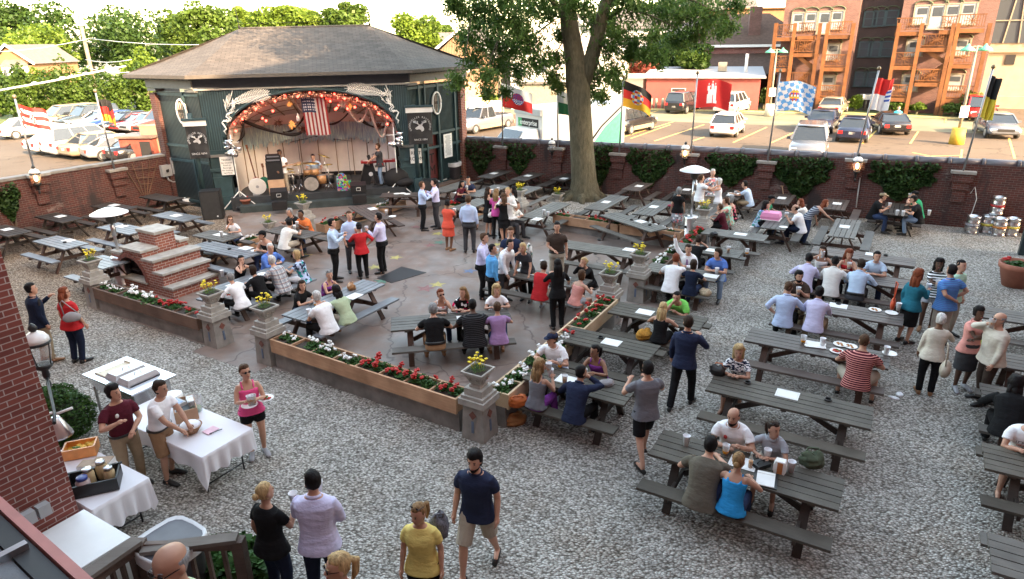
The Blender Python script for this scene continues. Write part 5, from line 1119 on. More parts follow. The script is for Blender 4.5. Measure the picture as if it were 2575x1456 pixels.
p=at(1912,1172,ZT);a=MB();a.box((0,0,.03),(.22,.16,.06));b=MB();b.tube([(-.06,0,.06),(-.04,0,.09),(.04,0,.09),(.06,0,.06)],.01,6);thing1('black_purse',p,.4,'black purse on the nearest table between the cups','purse',[('purse_body',a,M_BLACK),('strap',b,M_BLACK)])
def blobbag(name,px,py,z,r,mat,lab,cat='bag',strap=True,sm=None):
 p=at(px,py,z);mb=MB();mb.smooth=True;rr=random.Random(int(px));rings=[]
 for i in range(10):
  f=i/9;w_=(1-(abs(f-.35)/.68)**2.2)**.5 if abs(f-.35)<.66 else .25;ph=rr.uniform(0,6)
  rings.append([Vector((r[0]*w_*(abs(math.cos(q))**.75)*(1 if math.cos(q)>0 else-1)*(1+.12*math.sin(2*q+ph)+.07*math.sin(5*q+ph)),r[1]*w_*math.sin(q)*(1+.12*math.cos(3*q+ph)),r[2]*1.7*f*(1+.14*math.sin(q*2+1))))for q in[2*math.pi*k/20 for k in range(20)]])
 mb.loft(rings);P=[('bag_body',mb,mat)]
 if strap:s=MB();s.smooth=True;s.tube([(-r[0]*.7,0,r[2]*1.2),(-r[0]*.45,-r[1]*.4,r[2]*2.0),(r[0]*.3,-r[1]*.5,r[2]*1.9),(r[0]*.7,-r[1]*.1,r[2]*1.1)],.013,6);P.append(('strap',s,sm or mat))
 return thing1(name,p,rr.uniform(0,3),lab,cat,P)
M_OLIVE=plain('olive_cloth',(.075,.10,.06),.9,var=.35,scale=14,bmp=.6);M_ORL=plain('orange_leather',(.50,.12,.02),.5,var=.15);M_TANL=plain('tan_leather',(.36,.17,.06),.45,var=.15);M_GREYB=plain('grey_cloth',(.30,.29,.30),.8,var=.1);M_MUST=plain('mustard_knit',(.55,.27,.04),.9,var=.3,scale=30,bmp=.8)
blobbag('canvas_bag',2040,1168,ZT,(.16,.13,.12),M_OLIVE,'crumpled olive green canvas bag on the nearest table')
blobbag('handbag',1302,1017,.46,(.17,.12,.10),M_ORL,'bright orange handbag on the bench by the long haired woman');blobbag('handbag',1296,1064,0,(.19,.13,.12),M_TANL,'tan leather bag on the gravel under the orange bag')
blobbag('handbag',1523,968,ZT,(.14,.09,.06),M_GREYB,'grey pouch bag beside the woman in purple',strap=False);blobbag('leather_handbag',884,727,ZT,(.14,.10,.09),M_TANL,'tan leather handbag on the table of the woman in pale green')
blobbag('shawl',1619,850,.46,(.17,.13,.12),M_MUST,'mustard knitted shawl heaped on the bench by the blonde woman','shawl',False);blobbag('straw_bag',1773,741,.46,(.14,.12,.09),plain('straw',(.5,.40,.27),.9,var=.3,scale=30,bmp=.7),'straw bag on the bench by the woman in navy','bag',False)
blobbag('handbag',1803,940,ZT,(.14,.09,.10),plain('black_leather',(.02,.02,.02),.4),'black handbag with orange straps beside the blonde in zigzag blouse',sm=M_ORL);blobbag('handbag',1568,640,.0,(.01,.01,.01),M_GREYB,'x')if False else None
blobbag('handbag',1572,585,.3,(.2,.15,.14),M_GREYB,'grey handbag hanging behind the bench near the tree')if False else blobbag('handbag',1432,566,.2,(.20,.14,.16),M_GREYB,'grey handbag beside the bench of the white shirted pair')
blobbag('backpack',2445,870,.46,(.17,.14,.22),plain('purple_nylon',(.13,.03,.42),.5,var=.2),'purple backpack beside the man in cream','backpack');blobbag('backpack',2452,892,.35,(.18,.15,.2),plain('lime_nylon',(.45,.62,.03),.5,var=.15),'lime green backpack below the purple one','backpack')
blobbag('red_cloth',1690,518,ZT,(.17,.12,.04),plain('wine_cloth',(.25,.02,.05),.8),'dark red cloth on the table with the helmet','cloth',False);blobbag('helmet',1700,500,ZT,(.14,.12,.12),M_BLACK,'black helmet with yellow marks on the table near the woman in a black tee','helmet',False)
blobbag('cap_hat',1846,592,ZT,(.001,.001,.001),M_BLACK,'x','cap',False)if False else blobbag('baseball_cap',1795,590,ZT,(.12,.10,.05),M_BLACK,'black cap lying on the table right of the red geraniums','cap',False)
blobbag('camera',1748,592,ZT,(.07,.05,.04),M_BLACK,'small black camera on the table right of the red geraniums','camera',False)if False else None
p=at(1938,550,ZT);a=MB();a.loft([[Vector((x*w_,y*w_*.75,z))for x,y in((-1,-1),(1,-1),(1,1),(-1,1))]for w_,z in((.27,0),(.30,.10),(.26,.22),(.24,.23))]);a.sm=[False]*len(a.sm);b=MB();b.box((0,0,.005),(.62,.5,.012));thing1('pink_box',p,AU,'large pink cake box on a table near the back wall','box',[('box_body',a,plain('pink_card',(.78,.28,.48),.6,var=.05)),('board',b,M_WHITE)])
for px,py,lab in((2262,993,'crushed clear cup lying on the gravel at right'),(2248,1002,'crumpled white napkin lying on the gravel at right')):blobbag('litter',px,py,0,(.09,.06,.02),M_CUPW,lab,'litter',False)
P=[at(x,y,.004)for x,y in((948,700),(1010,671),(1072,686),(985,712))];mb=MB();mb.slab(P,(0,0,1),.012);tag(mb.build('rubber_mat',M_BLACK),'black rubber mat lying on the plaza floor','mat')
def bin_(px,py,lab,h=1.0,z=0):
 p=at(px,py,z);p.z=0;a=MB();a.smooth=True
 sq=lambda w_,z:[Vector((w_*(abs(math.cos(q))**.5)*(1 if math.cos(q)>0 else-1),w_*(abs(math.sin(q))**.5)*(1 if math.sin(q)>0 else-1),z))for q in[2*math.pi*k/16 for k in range(16)]]
 a.loft([sq(.25,0),sq(.30,h*.9),sq(.33,h*.92),sq(.33,h)]);b=MB();b.smooth=True;rr=random.Random(1);b.loft([sq(.345,h*.84),sq(.35,h),sq(.34,h+.03),sq(.28,h*.97),sq(.25,h*.7)],False)
 thing1('trash_bin',p,AU,lab,'trash bin',[('bin_body',a,plain('bin_grey',(.10,.10,.115),.5)),('liner',b,plain('bin_liner',(.72,.73,.74),.4,var=.06))])
bin_(1141,462,'grey trash bin with a white liner by the bandstand door');bin_(425,1358,'trash bin with a big translucent liner behind the wooden railing',.95,.95)
def keg(p,band,lab,z=0):
 a=MB();a.smooth=True;a.lathe((0,0,0),[(.19,0),(.2,.02),(.2,.07),(.185,.09),(.205,.16),(.205,.21),(.212,.225),(.205,.24),(.205,.36),(.212,.375),(.205,.39),(.205,.46),(.18,.52),(.2,.54),(.2,.60),(.185,.60),(.175,.54),(.1,.53)],20);b=MB();b.lathe((0,0,.26),[(.207,0),(.207,.08)],20)
 thing1('beer_keg',Vector((p.x,p.y,z)),0,lab,'keg',[('keg_body',a,M_STEEL),('colour_band',b,band)],'steel beer kegs')
Yb,Rb,Ob,Nb=plain('yellow_band',(.6,.5,.08),.5),plain('red_band',(.4,.03,.03),.5),plain('orange_band',(.5,.2,.05),.5),plain('grey_band',(.3,.3,.33),.5)
for px,py,b_,l_ in((2441,586,Nb,'leftmost plain steel keg in the stack at the wall'),(2478,585,Yb,'steel keg with a yellow band, second from left'),(2508,592,Ob,'front steel keg with an orange band below the top keg'),(2540,592,Yb,'rightmost steel keg with a faint yellow band')):keg(at(px,py,0),b_,l_)
keg(at(2499,585,0)+Vector((0,.12,0)),Rb,'steel keg with a red band on top of the others',.61);keg(at(2468,572,0),Nb,'plain steel keg at the back of the stack')
p=at(2548,718,0);a=MB();a.smooth=True;a.lathe((0,0,0),[(.27,0),(.40,.48),(.44,.50),(.45,.64),(.41,.64),(.39,.52),(.001,.52)],28);thing1('plant_pot',p,0,'large terracotta pot with a low plant at the right edge','plant pot',[('pot',a,M_TERRA)]);o_=copy_tree(P_RED[0]);o_.location=p+Vector((0,0,.52));o_.scale=(1.7,1.7,1.0);tag(o_,'low green plant in the large terracotta pot','plant')
for px,py,lab,s in((622,527,'terracotta pot with a small red flowering plant by the stage step',.62),(1010,488,'small terracotta pot at the right end of the stage step',.45)):
 p=at(px,py,0);a=MB();a.smooth=True;a.lathe((0,0,0),[(.27*s,0),(.38*s,.6*s),(.43*s,.62*s),(.43*s,.75*s),(.38*s,.75*s),(.36*s,.66*s),(.001,.66*s)],20);thing1('plant_pot',p,0,lab,'plant pot',[('pot',a,M_TERRA)]);o_=copy_tree(P_RED[1]);o_.location=p+Vector((0,0,.66*s));tag(o_,'red flowers in the '+lab.split(' with')[0].split(' at')[0]+(' by the stage step' if s>.5 else ' at the right of the stage'),'flowers')
p=at(472,517,0);a=MB();a.smooth=True;a.lathe((0,0,0),[(.13,0),(.16,.33),(.15,.33),(.13,.02)],16);h_=MB();h_.tube([(-.16,0,.32),(0,.05,.2),(.16,0,.32)],.008,5);thing1('white_bucket',p,0,'white bucket under the table by the stage corner','bucket',[('bucket',a,M_WHITE),('handle',h_,M_STEEL)])
p=on_wr(1980,505,.1);a=MB();a.tube([on_wr(1974,521,.2)-p,on_wr(1967,468,.05)-p],.018,6);b=MB();b.box(on_wr(1976,525,.22)-p,(.18,.03,.25),AU);c_=MB();c_.tube([on_wr(1967,468,.05)-p+Vector((-.06,0,0)),on_wr(1967,468,.05)-p+Vector((.06,0,0))],.018,6);thing1('shovel',p,0,'shovel leaning on the back wall left of the large ivy','shovel',[('shaft',a,M_CEDAR),('blade',b,M_GREY),('grip',c_,M_CEDAR)])
mb=MB();mb.smooth=True;mb.tube([on_wr(2153,522,.05),on_wr(2163,444,.05),on_wr(2166,444,.05)],.02,6);tag(mb.build('wall_conduit',M_WHITE),'white conduit pipe on the back wall below the right lantern','conduit')
mb=MB();mb.smooth=True;mb.tube([on_wr(2440,522-35,.05),on_wr(2452,470,.06),on_wr(2456,500,.07),on_wr(2448,524,.06),on_wr(2440,545,.08),on_wr(2438,565,.06)],.012,6);tag(mb.build('power_cord',M_WHITE),'thin pale cord hanging on the wall left of the kegs','cord')
mb=MB();q=at(2572,640,0);mb.box((0,0,1.6),(.25,.25,3.2));tb=empty('gate_post',q,AU,'dark green gate post at the right edge of the yard','post');mb.build('post',M_TEALD,tb);mb=MB();mb.box((0,0,3.25),(.34,.34,.1));mb.build('post_cap',M_TEALD,tb)
M_CLOTH=plain('white_tablecloth',(.76,.76,.80),.7,var=.03,scale=1.5,bmp=.05)
def cloth_table(uc,vc,L,W_,lab,clab,drop,seed):
 o_=uv(uc,vc);t=empty('folding_table',o_,AU,lab,'folding table');mb=MB();mb.box((0,0,.735),(L,W_,.03));mb.build('tabletop',M_WHITE,t)
 for s in(-1,1):
  mb=MB();mb.tube([(s*(L/2-.2),-W_/2+.1,0),(s*(L/2-.2),-W_/2+.1,.72)],.014,6);mb.tube([(s*(L/2-.2),W_/2-.1,0),(s*(L/2-.2),W_/2-.1,.72)],.014,6);mb.tube([(s*(L/2-.2),-W_/2+.1,.12),(s*(L/2-.2),W_/2-.1,.12)],.012,6);mb.build('folding_leg',M_BLACK,t)
 nx=60;ny=6;rr=random.Random(seed);V=[];F=[]
 def rim(k):
  q=k%4;f=k-int(k);c_=[(-L/2,-W_/2),(L/2,-W_/2),(L/2,W_/2),(-L/2,W_/2)];a=c_[int(k)%4];b_=c_[(int(k)+1)%4];return a[0]+(b_[0]-a[0])*f,a[1]+(b_[1]-a[1])*f
 n=120;rings=[]
 for j in range(ny+1):
  R_=[]
  for i in range(n):
   k=4*i/n;x,y=rim(k);f=k-int(k);corner=max(0,1-min(f,1-f)/.10);dr_=drop(int(k)%4)*(1+.5*corner)+.03*math.sin(i*.5);g_=j/ny
   nx_,ny_=x/(L/2),y/(W_/2);out=(.02+.035*math.sin(i*.9+seed)*g_+.05*g_*corner)
   R_.append(Vector((x+nx_*out,y+ny_*out,.757-dr_*g_)))
  rings.append(R_)
 mb=MB();mb.loft(rings[::-1],False);mb.f.append([len(mb.v)-n+i for i in range(n)]);mb.m.append(0);mb.sm.append(False)
 c2=mb.build('tablecloth',M_CLOTH);c2.location=o_;c2.rotation_euler=(0,0,AU);tag(c2,clab,'tablecloth')
cloth_table(-9.2,5.12,2.2,.85,'folding table under the long white cloth with food on it','long white cloth draped over the buffet table',lambda k:(.32,.34,.25,.3)[k],1)
cloth_table(-9.2,3.62,1.75,.74,'folding table under the white cloth beside the brick corner','white cloth on the small table beside the brick corner',lambda k:(.38,.42,.3,.3)[k],2)
o_=uv(-11.24,5.52);t=empty('steam_table',o_,AU,'stainless steel steam table with lidded pans','steam table')
mb=MB();L,W_=1.5,.82
for(x,y,w_,h_)in((0,W_/2-.07,L,.14),(0,-W_/2+.07,L,.14),(-L/2+.09,0,.18,W_-.28),(L/2-.12,0,.24,W_-.28)):mb.box((x,y,.885),(w_,h_,.03))
mb.box((0,0,.74),(L*.86,W_*.8,.26));mb.build('counter',plain('brushed_steel',(.66,.67,.70),.22,.85,var=.04),t)
for s in(-1,1):
 for q in(-1,1):mb=MB();mb.tube([(s*.62,q*.32,0),(s*.62,q*.32,.65)],.025,8);mb.build('leg',M_GREY,t)
mb=MB();mb.box((-.42,0,.885),(.30,.52,.02));mb.box((-.42,.27,.93-.03),(.34,.02,.05));mb.box((-.42,-.27,.90),(.34,.02,.05));mb.build('open_pan',plain('cream_rice',(.62,.55,.42),.6,var=.1,scale=20),t)
for x in(-.06,.30):
 mb=MB();mb.loft([[Vector((x+a*w_,b_*h_,z))for a,b_ in((-1,-1),(1,-1),(1,1),(-1,1))]for w_,h_,z in((.165,.29,.90),(.165,.29,.93),(.13,.25,1.0))]);mb.sm=[False]*len(mb.sm);ld=mb.build('pan_lid',plain('lid_steel',(.50,.51,.53),.3,.35,var=.05),t)
 mb=MB();mb.tube([(x,-.06,1.0),(x,-.05,1.04),(x,.05,1.04),(x,.06,1.0)],.008,6);mb.build('handle',M_STEEL,ld)
p=at(468,1042,.77);thing=thing1;a=MB();
for(x,y,w_,h_)in((0,.16,.5,.015),(0,-.16,.5,.015),(-.25,0,.015,.32),(.25,0,.015,.32)):a.box((x,y,.1),(w_,h_,.2))
b=MB();b.box((.03,-.03,.06),(.36,.2,.1));c_=MB();c_.box((-.1,.1,.205),(.22,.1,.012));thing1('open_wooden_crate',p,AU-.5,'open wooden cash box with a black inside on the buffet table','cash box',[('crate_body',a,M_TAN),('dark_tray',b,M_BLACK),('papers',c_,M_PAPER)])
p=at(481,1085,.77);a=MB();a.smooth=True;a.lathe((0,0,0),[(.1,0),(.17,.10),(.175,.11)],20);b=MB();b.smooth=True;b.ell((0,0,.11),(.16,.15,.06),14,6);thing1('bread_basket',p,0,'wicker basket covered with a white napkin on the buffet table','basket',[('basket',a,plain('wicker',(.25,.13,.06),.8,var=.3,scale=30)),('napkin',b,M_CLOTH)])
p=at(436,1003,.77)
for i in range(1):a=MB();a.smooth=True;a.lathe((0,0,0),[(.11,0),(.155,.02),(.155,.07),(.12,.075),(.001,.072)],24);b=MB();b.smooth=True;b.lathe((0,0,.076),[(.11,0),(.15,.015),(.148,.018),(.1,.005),(.001,.004)],24);thing1('plate_stack',p,0,'stack of white plates on the buffet table','plates',[('stack',a,M_PLATE),('top_plate',b,M_PLATE)])
p=at(494,1033,.77);a=MB();a.smooth=True;a.lathe((0,0,0),[(.09,0),(.12,.25),(.115,.25),(.085,.01)],18);b=MB();b.lathe((0,0,.01),[(.08,0),(.09,.06)],14);thing1('glass_jar',p,0,'large clear tip jar on the buffet table','jar',[('glass',a,clear('jar_glass',(.75,.8,.85),.3,.05)),('notes',b,M_GRN)])
p=at(530,1082,.77);a=MB();a.box((0,0,.003),(.16,.2,.004));b=MB();b.bar((.08,-.08,.01),(.14,.1,.01),.01,.01);thing1('receipt_pad',p,AU,'pink slip of paper and a pen on the buffet table','paper',[('slip',a,plain('pink_paper',(.75,.5,.58),.7)),('pen',b,M_BLACK)])
p=at(428,1012+15,.77);a=MB();a.box((0,0,.03),(.26,.18,.06));b=MB();b.box((0,0,.062),(.2,.12,.004));thing1('card_terminal',at(444,1018,.98),AU,'blue screened card machine on the cash box','card machine',[('casing',a,M_GREY),('screen',b,plain('blue_screen',(.15,.25,.5),.3))])
p=at(207,1140,.77);a=MB()
for(x,y,w_,h_)in((0,.13,.42,.02),(0,-.13,.42,.02),(-.2,0,.02,.26),(.2,0,.02,.26)):a.box((x,y,.08),(w_,h_,.16))
b=MB();b.box((0,0,.05),(.39,.25,.06));rr=random.Random(2);[b.ell((rr.uniform(-.16,.16),rr.uniform(-.1,.1),.09),(.05,.04,.03),7,4)for i in range(14)];e_=MB();[e_.ell((rr.uniform(-.16,.0),rr.uniform(-.1,.0),.12),(.03,.02,.015),6,4)for i in range(7)]
thing1('food_tub',p,AU+.9,'deep metal tub of orange and yellow food under a warm glow','food tub',[('tub',a,plain('orange_lit_steel',(.75,.30,.08),.3)),('vegetables',b,plain('yellow_veg',(.70,.42,.05),.5,var=.4,scale=20)),('garnish',e_,M_GRN)])  # tub steel has the heat lamp's orange light painted into its colour
p=at(240,1225,.77);a=MB()
for(x,y,w_,h_)in((0,.18,.62,.02),(0,-.18,.62,.02),(-.3,0,.02,.36),(.3,0,.02,.36)):a.box((x,y,.09),(w_,h_,.18))
a.box((0,0,.01),(.6,.36,.02));b=MB();b.box((0,.19,.18),(.66,.03,.02));thing1('bus_tub',p,AU+.93,'black plastic bus tub holding jars on the small white table','tub',[('tub',a,M_BLACK),('rim',b,M_BLACK)])
def jar(px,py,r,h,mc,lidm,lab):
 p=at(px,py,.80);a=MB();a.smooth=True;a.lathe((0,0,0),[(r*.9,0),(r,.03),(r,h*.75),(r*.75,h*.85),(r*.75,h*.9)],18);b=MB();b.smooth=True;b.lathe((0,0,h*.88),[(r*.8,0),(r*.8,.035),(r*.74,.04),(.001,.04)],18);thing1('condiment_jar',p,0,lab,'jar',[('glass',a,mc),('lid',b,lidm)],'jars in the black tub')
MUS=plain('mustard_jar',(.48,.36,.20),.3,var=.1);jar(215,1236,.085,.22,plain('pink_jar',(.45,.36,.36),.3,var=.2,scale=8),plain('blue_lid',(.03,.05,.22),.4),'jar with a blue lid in the black tub');jar(229,1218,.075,.25,MUS,M_STEEL,'tan jar with a silver lid left in the black tub');jar(262,1200,.075,.26,MUS,M_STEEL,'tall tan jar with a silver lid at the back of the black tub');jar(280,1210,.07,.22,MUS,M_STEEL,'short tan jar with a silver lid at the right of the black tub')
for px,py,lab in((228,1180,'brown lidded paper box left of its pair on the small white table'),(262,1172,'brown lidded paper box right of its pair on the small white table')):
 a=MB();a.box((0,0,.05),(.26,.18,.10));b=MB();b.box((0,0,.103),(.25,.17,.008));thing1('paper_food_box',at(px,py,.77),AU+.6,lab,'food box',[('box_body',a,M_WHITE),('lid',b,plain('kraft_paper',(.40,.30,.22),.8))],'paper food boxes')
o_=uv(-7.68,2.8);t=empty('chest_freezer',uv(-7.66,2.62),AU,'white topped freezer cabinet in the near left corner','freezer');mb=MB();mb.box((0,0,.44),(.95,.9,.86));mb.build('cabinet',M_WHITE,t);mb=MB();mb.box((0,0,.90),(1.0,.95,.05));mb.build('lid',plain('scuffed_white',(.75,.76,.76),.5,var=.05,scale=3),t);mb=MB();mb.box((.502,0,.8),(.02,.3,.03));mb.build('handle',M_GREY,t)
p=at(168,1148,.77);a=MB();a.smooth=True;a.lathe((0,0,.36),[(.17,0),(.165,.03),(.055,.30),(.04,.31)],20);b=MB();b.tube([(0,0,.66),(0,0,.74),(-.25,-.1,.70),(-.4,-.17,.68)],.022,8);b.tube([(.0,0,.70),(.22,.08,.76)],.02,8);c_=MB();c_.smooth=True;c_.ell((0,0,.42),(.04,.04,.05),8,5);thing1('heat_lamp',p,0,'silver cone heat lamp glowing over the food tub','heat lamp',[('shade',a,M_STEEL),('arm',b,M_WHITE),('bulb',c_,emis('heat_bulb',(1,.35,.08),9))])
rg=np.random.default_rng(4);n=5200;q=rg.normal(size=(n,3));q/=np.linalg.norm(q,axis=1)[:,None];C=q*rg.uniform(.82,1,n)[:,None]*np.array([.62,.55,.52])*(1+.06*np.sin(q[:,0:1]*9));C[:,2]+=.5
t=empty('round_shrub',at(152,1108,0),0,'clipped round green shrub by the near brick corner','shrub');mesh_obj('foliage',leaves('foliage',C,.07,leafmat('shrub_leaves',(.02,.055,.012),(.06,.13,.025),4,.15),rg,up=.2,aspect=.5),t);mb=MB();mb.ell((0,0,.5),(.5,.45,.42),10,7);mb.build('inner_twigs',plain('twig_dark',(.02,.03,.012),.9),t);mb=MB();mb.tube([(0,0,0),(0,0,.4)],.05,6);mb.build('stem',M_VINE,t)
rg=np.random.default_rng(8);n=1500;C=rg.uniform(-1,1,(n,3))*np.array([.45,.35,.2]);C[:,2]+=.25;c0_=at(600,1425,.2);c0_.z=0
t=empty('leafy_plant',c0_,0,'leafy green plants behind the wooden railing','plants');mesh_obj('foliage',leaves('foliage',C,.14,M_LEAF,rg,up=.6,aspect=.7),t);mb=MB();[mb.tube([(x,0,0),(x*1.2,.1,.45)],.012,5)for x in(-.3,-.1,0,.2,.3)];mb.build('stems',M_VINE,t)
SKIN={'l':(.55,.31,.215),'t':(.48,.27,.185),'m':(.30,.16,.10),'d':(.095,.047,.03),'b':(.17,.085,.05)}
PALC=dict(white=(.86,.86,.88),offw=(.74,.72,.68),lav=(.62,.60,.82),lblue=(.48,.58,.80),blue=(.10,.20,.55),bblue=(.10,.34,.66),sky=(.50,.63,.80),navy=(.022,.03,.065),dnavy=(.012,.018,.04),black=(.010,.010,.011),red=(.50,.025,.03),coral=(.72,.10,.06),maroon=(.085,.012,.022),pink=(.80,.10,.28),salmon=(.72,.32,.28),magenta=(.55,.08,.30),purple=(.22,.05,.30),lilac=(.36,.22,.42),brown=(.055,.038,.03),olive=(.13,.115,.09),grey=(.16,.16,.18),lgrey=(.36,.38,.42),lime=(.20,.62,.12),green=(.03,.28,.14),pgreen=(.46,.55,.36),mint=(.45,.72,.55),teal=(.02,.14,.20),orange=(.72,.18,.05),yellow=(.76,.62,.20),cyanb=(.03,.30,.66),cream=(.62,.57,.48),khaki=(.34,.26,.17),stone=(.42,.37,.30),tan=(.30,.18,.10),jean=(.035,.055,.12),ljean=(.20,.28,.40),dgrey=(.05,.05,.055),turq=(.05,.42,.52))
HAIRC=dict(bk=(.010,.008,.008),db=(.03,.018,.012),br=(.075,.04,.022),rd=(.17,.045,.02),bl=(.42,.29,.14),db2=(.22,.13,.06),gr=(.22,.22,.22),wh=(.55,.54,.52))
def skinm(k):return plain('skin_'+k,SKIN[k],.5,var=.07,scale=5,spec=.35)
def hairm(k):
 nm='hair_'+k
 if(nm,)in MC:return MC[(nm,)]
 m_,t,b=newmat(nm);v=coords(t,'Object',(30,30,5));f=noise_(t,v,1.5,4);cc=ramp(t,f,[(.3,sc(HAIRC[k],.6)),(.7,sc(HAIRC[k],1.5))]);t.links.new(cc,b.inputs['Base Color']);setp(b,Roughness=.6,Specular_IOR_Level=.15);bump(t,b,f,.7,.012);MC[(nm,)]=m_;return m_
def cloth(c,pat='',c2='white'):
 nm='cloth_'+c+pat+(c2 if pat else '')
 if nm in MC:return MC[nm]
 m_,t,b=newmat(nm);v=coords(t,'Object');A=PALC[c];B_=PALC.get(c2,(.7,.7,.7));f=noise_(t,v,5,4);base=ramp(t,f,[(.3,sc(A,.88)),(.7,sc(A,1.1))])
 if pat in('st','st2'):
  sx=nd(t,'SeparateXYZ');t.links.new(v,sx.inputs[0]);mt=nd(t,'Math',operation='MULTIPLY');t.links.new(sx.outputs[2],mt.inputs[0]);mt.inputs[1].default_value=28 if pat=='st' else 18
  fr=nd(t,'Math',operation='FRACT');t.links.new(mt.outputs[0],fr.inputs[0]);mk=ramp(t,fr.outputs[0],[(.0,(1,1,1)),(.35 if pat=='st' else .5,(0,0,0))],'CONSTANT');base=mixc(t,mk,base,B_)
 elif pat=='pl':
  sx=nd(t,'SeparateXYZ');t.links.new(v,sx.inputs[0])
  for ax_,k,col in((0,13,B_),(2,13,B_),(0,9,(.10,.12,.16)),(2,9,(.25,.12,.10))):
   mt=nd(t,'Math',operation='MULTIPLY');t.links.new(sx.outputs[ax_],mt.inputs[0]);mt.inputs[1].default_value=k;fr=nd(t,'Math',operation='FRACT');t.links.new(mt.outputs[0],fr.inputs[0]);mk=ramp(t,fr.outputs[0],[(.0,(.6,.6,.6)),(.25,(0,0,0))],'CONSTANT');base=mixc(t,mk,base,col)
 elif pat in('fl','zz'):
  vo=nd(t,'TexVoronoi');vo.inputs['Scale'].default_value=17 if pat=='fl' else 26;t.links.new(coords(t,'Object',(1,1,1)if pat=='fl' else(1,1,2.4)),vo.inputs['Vector']);sp_=nd(t,'SeparateColor');t.links.new(vo.outputs['Color'],sp_.inputs[0])
  base=ramp(t,sp_.outputs[0],[(0,A),(.38,B_),(.6,sc(A,.4)),(.78,(B_[0]*.8,A[1]*.6,.3*A[2]+.1))],'CONSTANT')if pat=='fl' else ramp(t,sp_.outputs[0],[(0,A),(.5,B_)],'CONSTANT')
 t.links.new(base,b.inputs['Base Color']);setp(b,Roughness=.85,Specular_IOR_Level=.15)
 wr=noise_(t,coords(t,'Object',(5,5,10),(.5,.3,0)),1.2,3,.55);bump(t,b,wr,.6,.04);MC[nm]=m_;return m_
M_REDP=plain('red_print',(.4,.03,.03),.7);M_EYE=plain('eye_dark',(.03,.02,.015),.3);M_LIP=plain('lip',(.36,.12,.10),.5);M_SGL=plain('sunglass_lens',(.012,.012,.014),.1);M_SHOEB=plain('shoe_black',(.015,.014,.013),.4);M_SHOET=plain('shoe_tan',(.26,.13,.06),.5);M_SHOEW=plain('shoe_grey',(.32,.32,.34),.6)
HEADR=[(-.122,.018,.062,.015),(-.108,.040,.084,.040),(-.085,.053,.090,.058),(-.055,.062,.089,.072),(-.02,.069,.090,.088),(.02,.074,.091,.097),(.06,.074,.085,.098),(.09,.062,.066,.085),(.112,.036,.036,.05),(.121,.010,.010,.015)]
PENDING=[]
def pend(mb,name,parent,mat,vox,smooth=3,fingers=None):
 me=mb.mesh(name+'_src',mat);o=mesh_obj(name,me,parent)
 r_=o.modifiers.new('r','REMESH');r_.mode='VOXEL';r_.voxel_size=vox;r_.use_smooth_shade=True
 if smooth:s_=o.modifiers.new('s','SMOOTH');s_.factor=.5;s_.iterations=smooth
 PENDING.append((o,fingers));return o
def ik(S_,T_,a,b,hint):
 d=T_-S_;L=min(d.length,(a+b)*.985);d.normalize();x=(a*a-b*b+L*L)/(2*L);h=math.sqrt(max(0,a*a-x*x));h_=hint-d*hint.dot(d)
 if h_.length<1e-5:h_=Vector((0,-1,0))
 return S_+d*x+h_.normalized()*h,S_+d*L
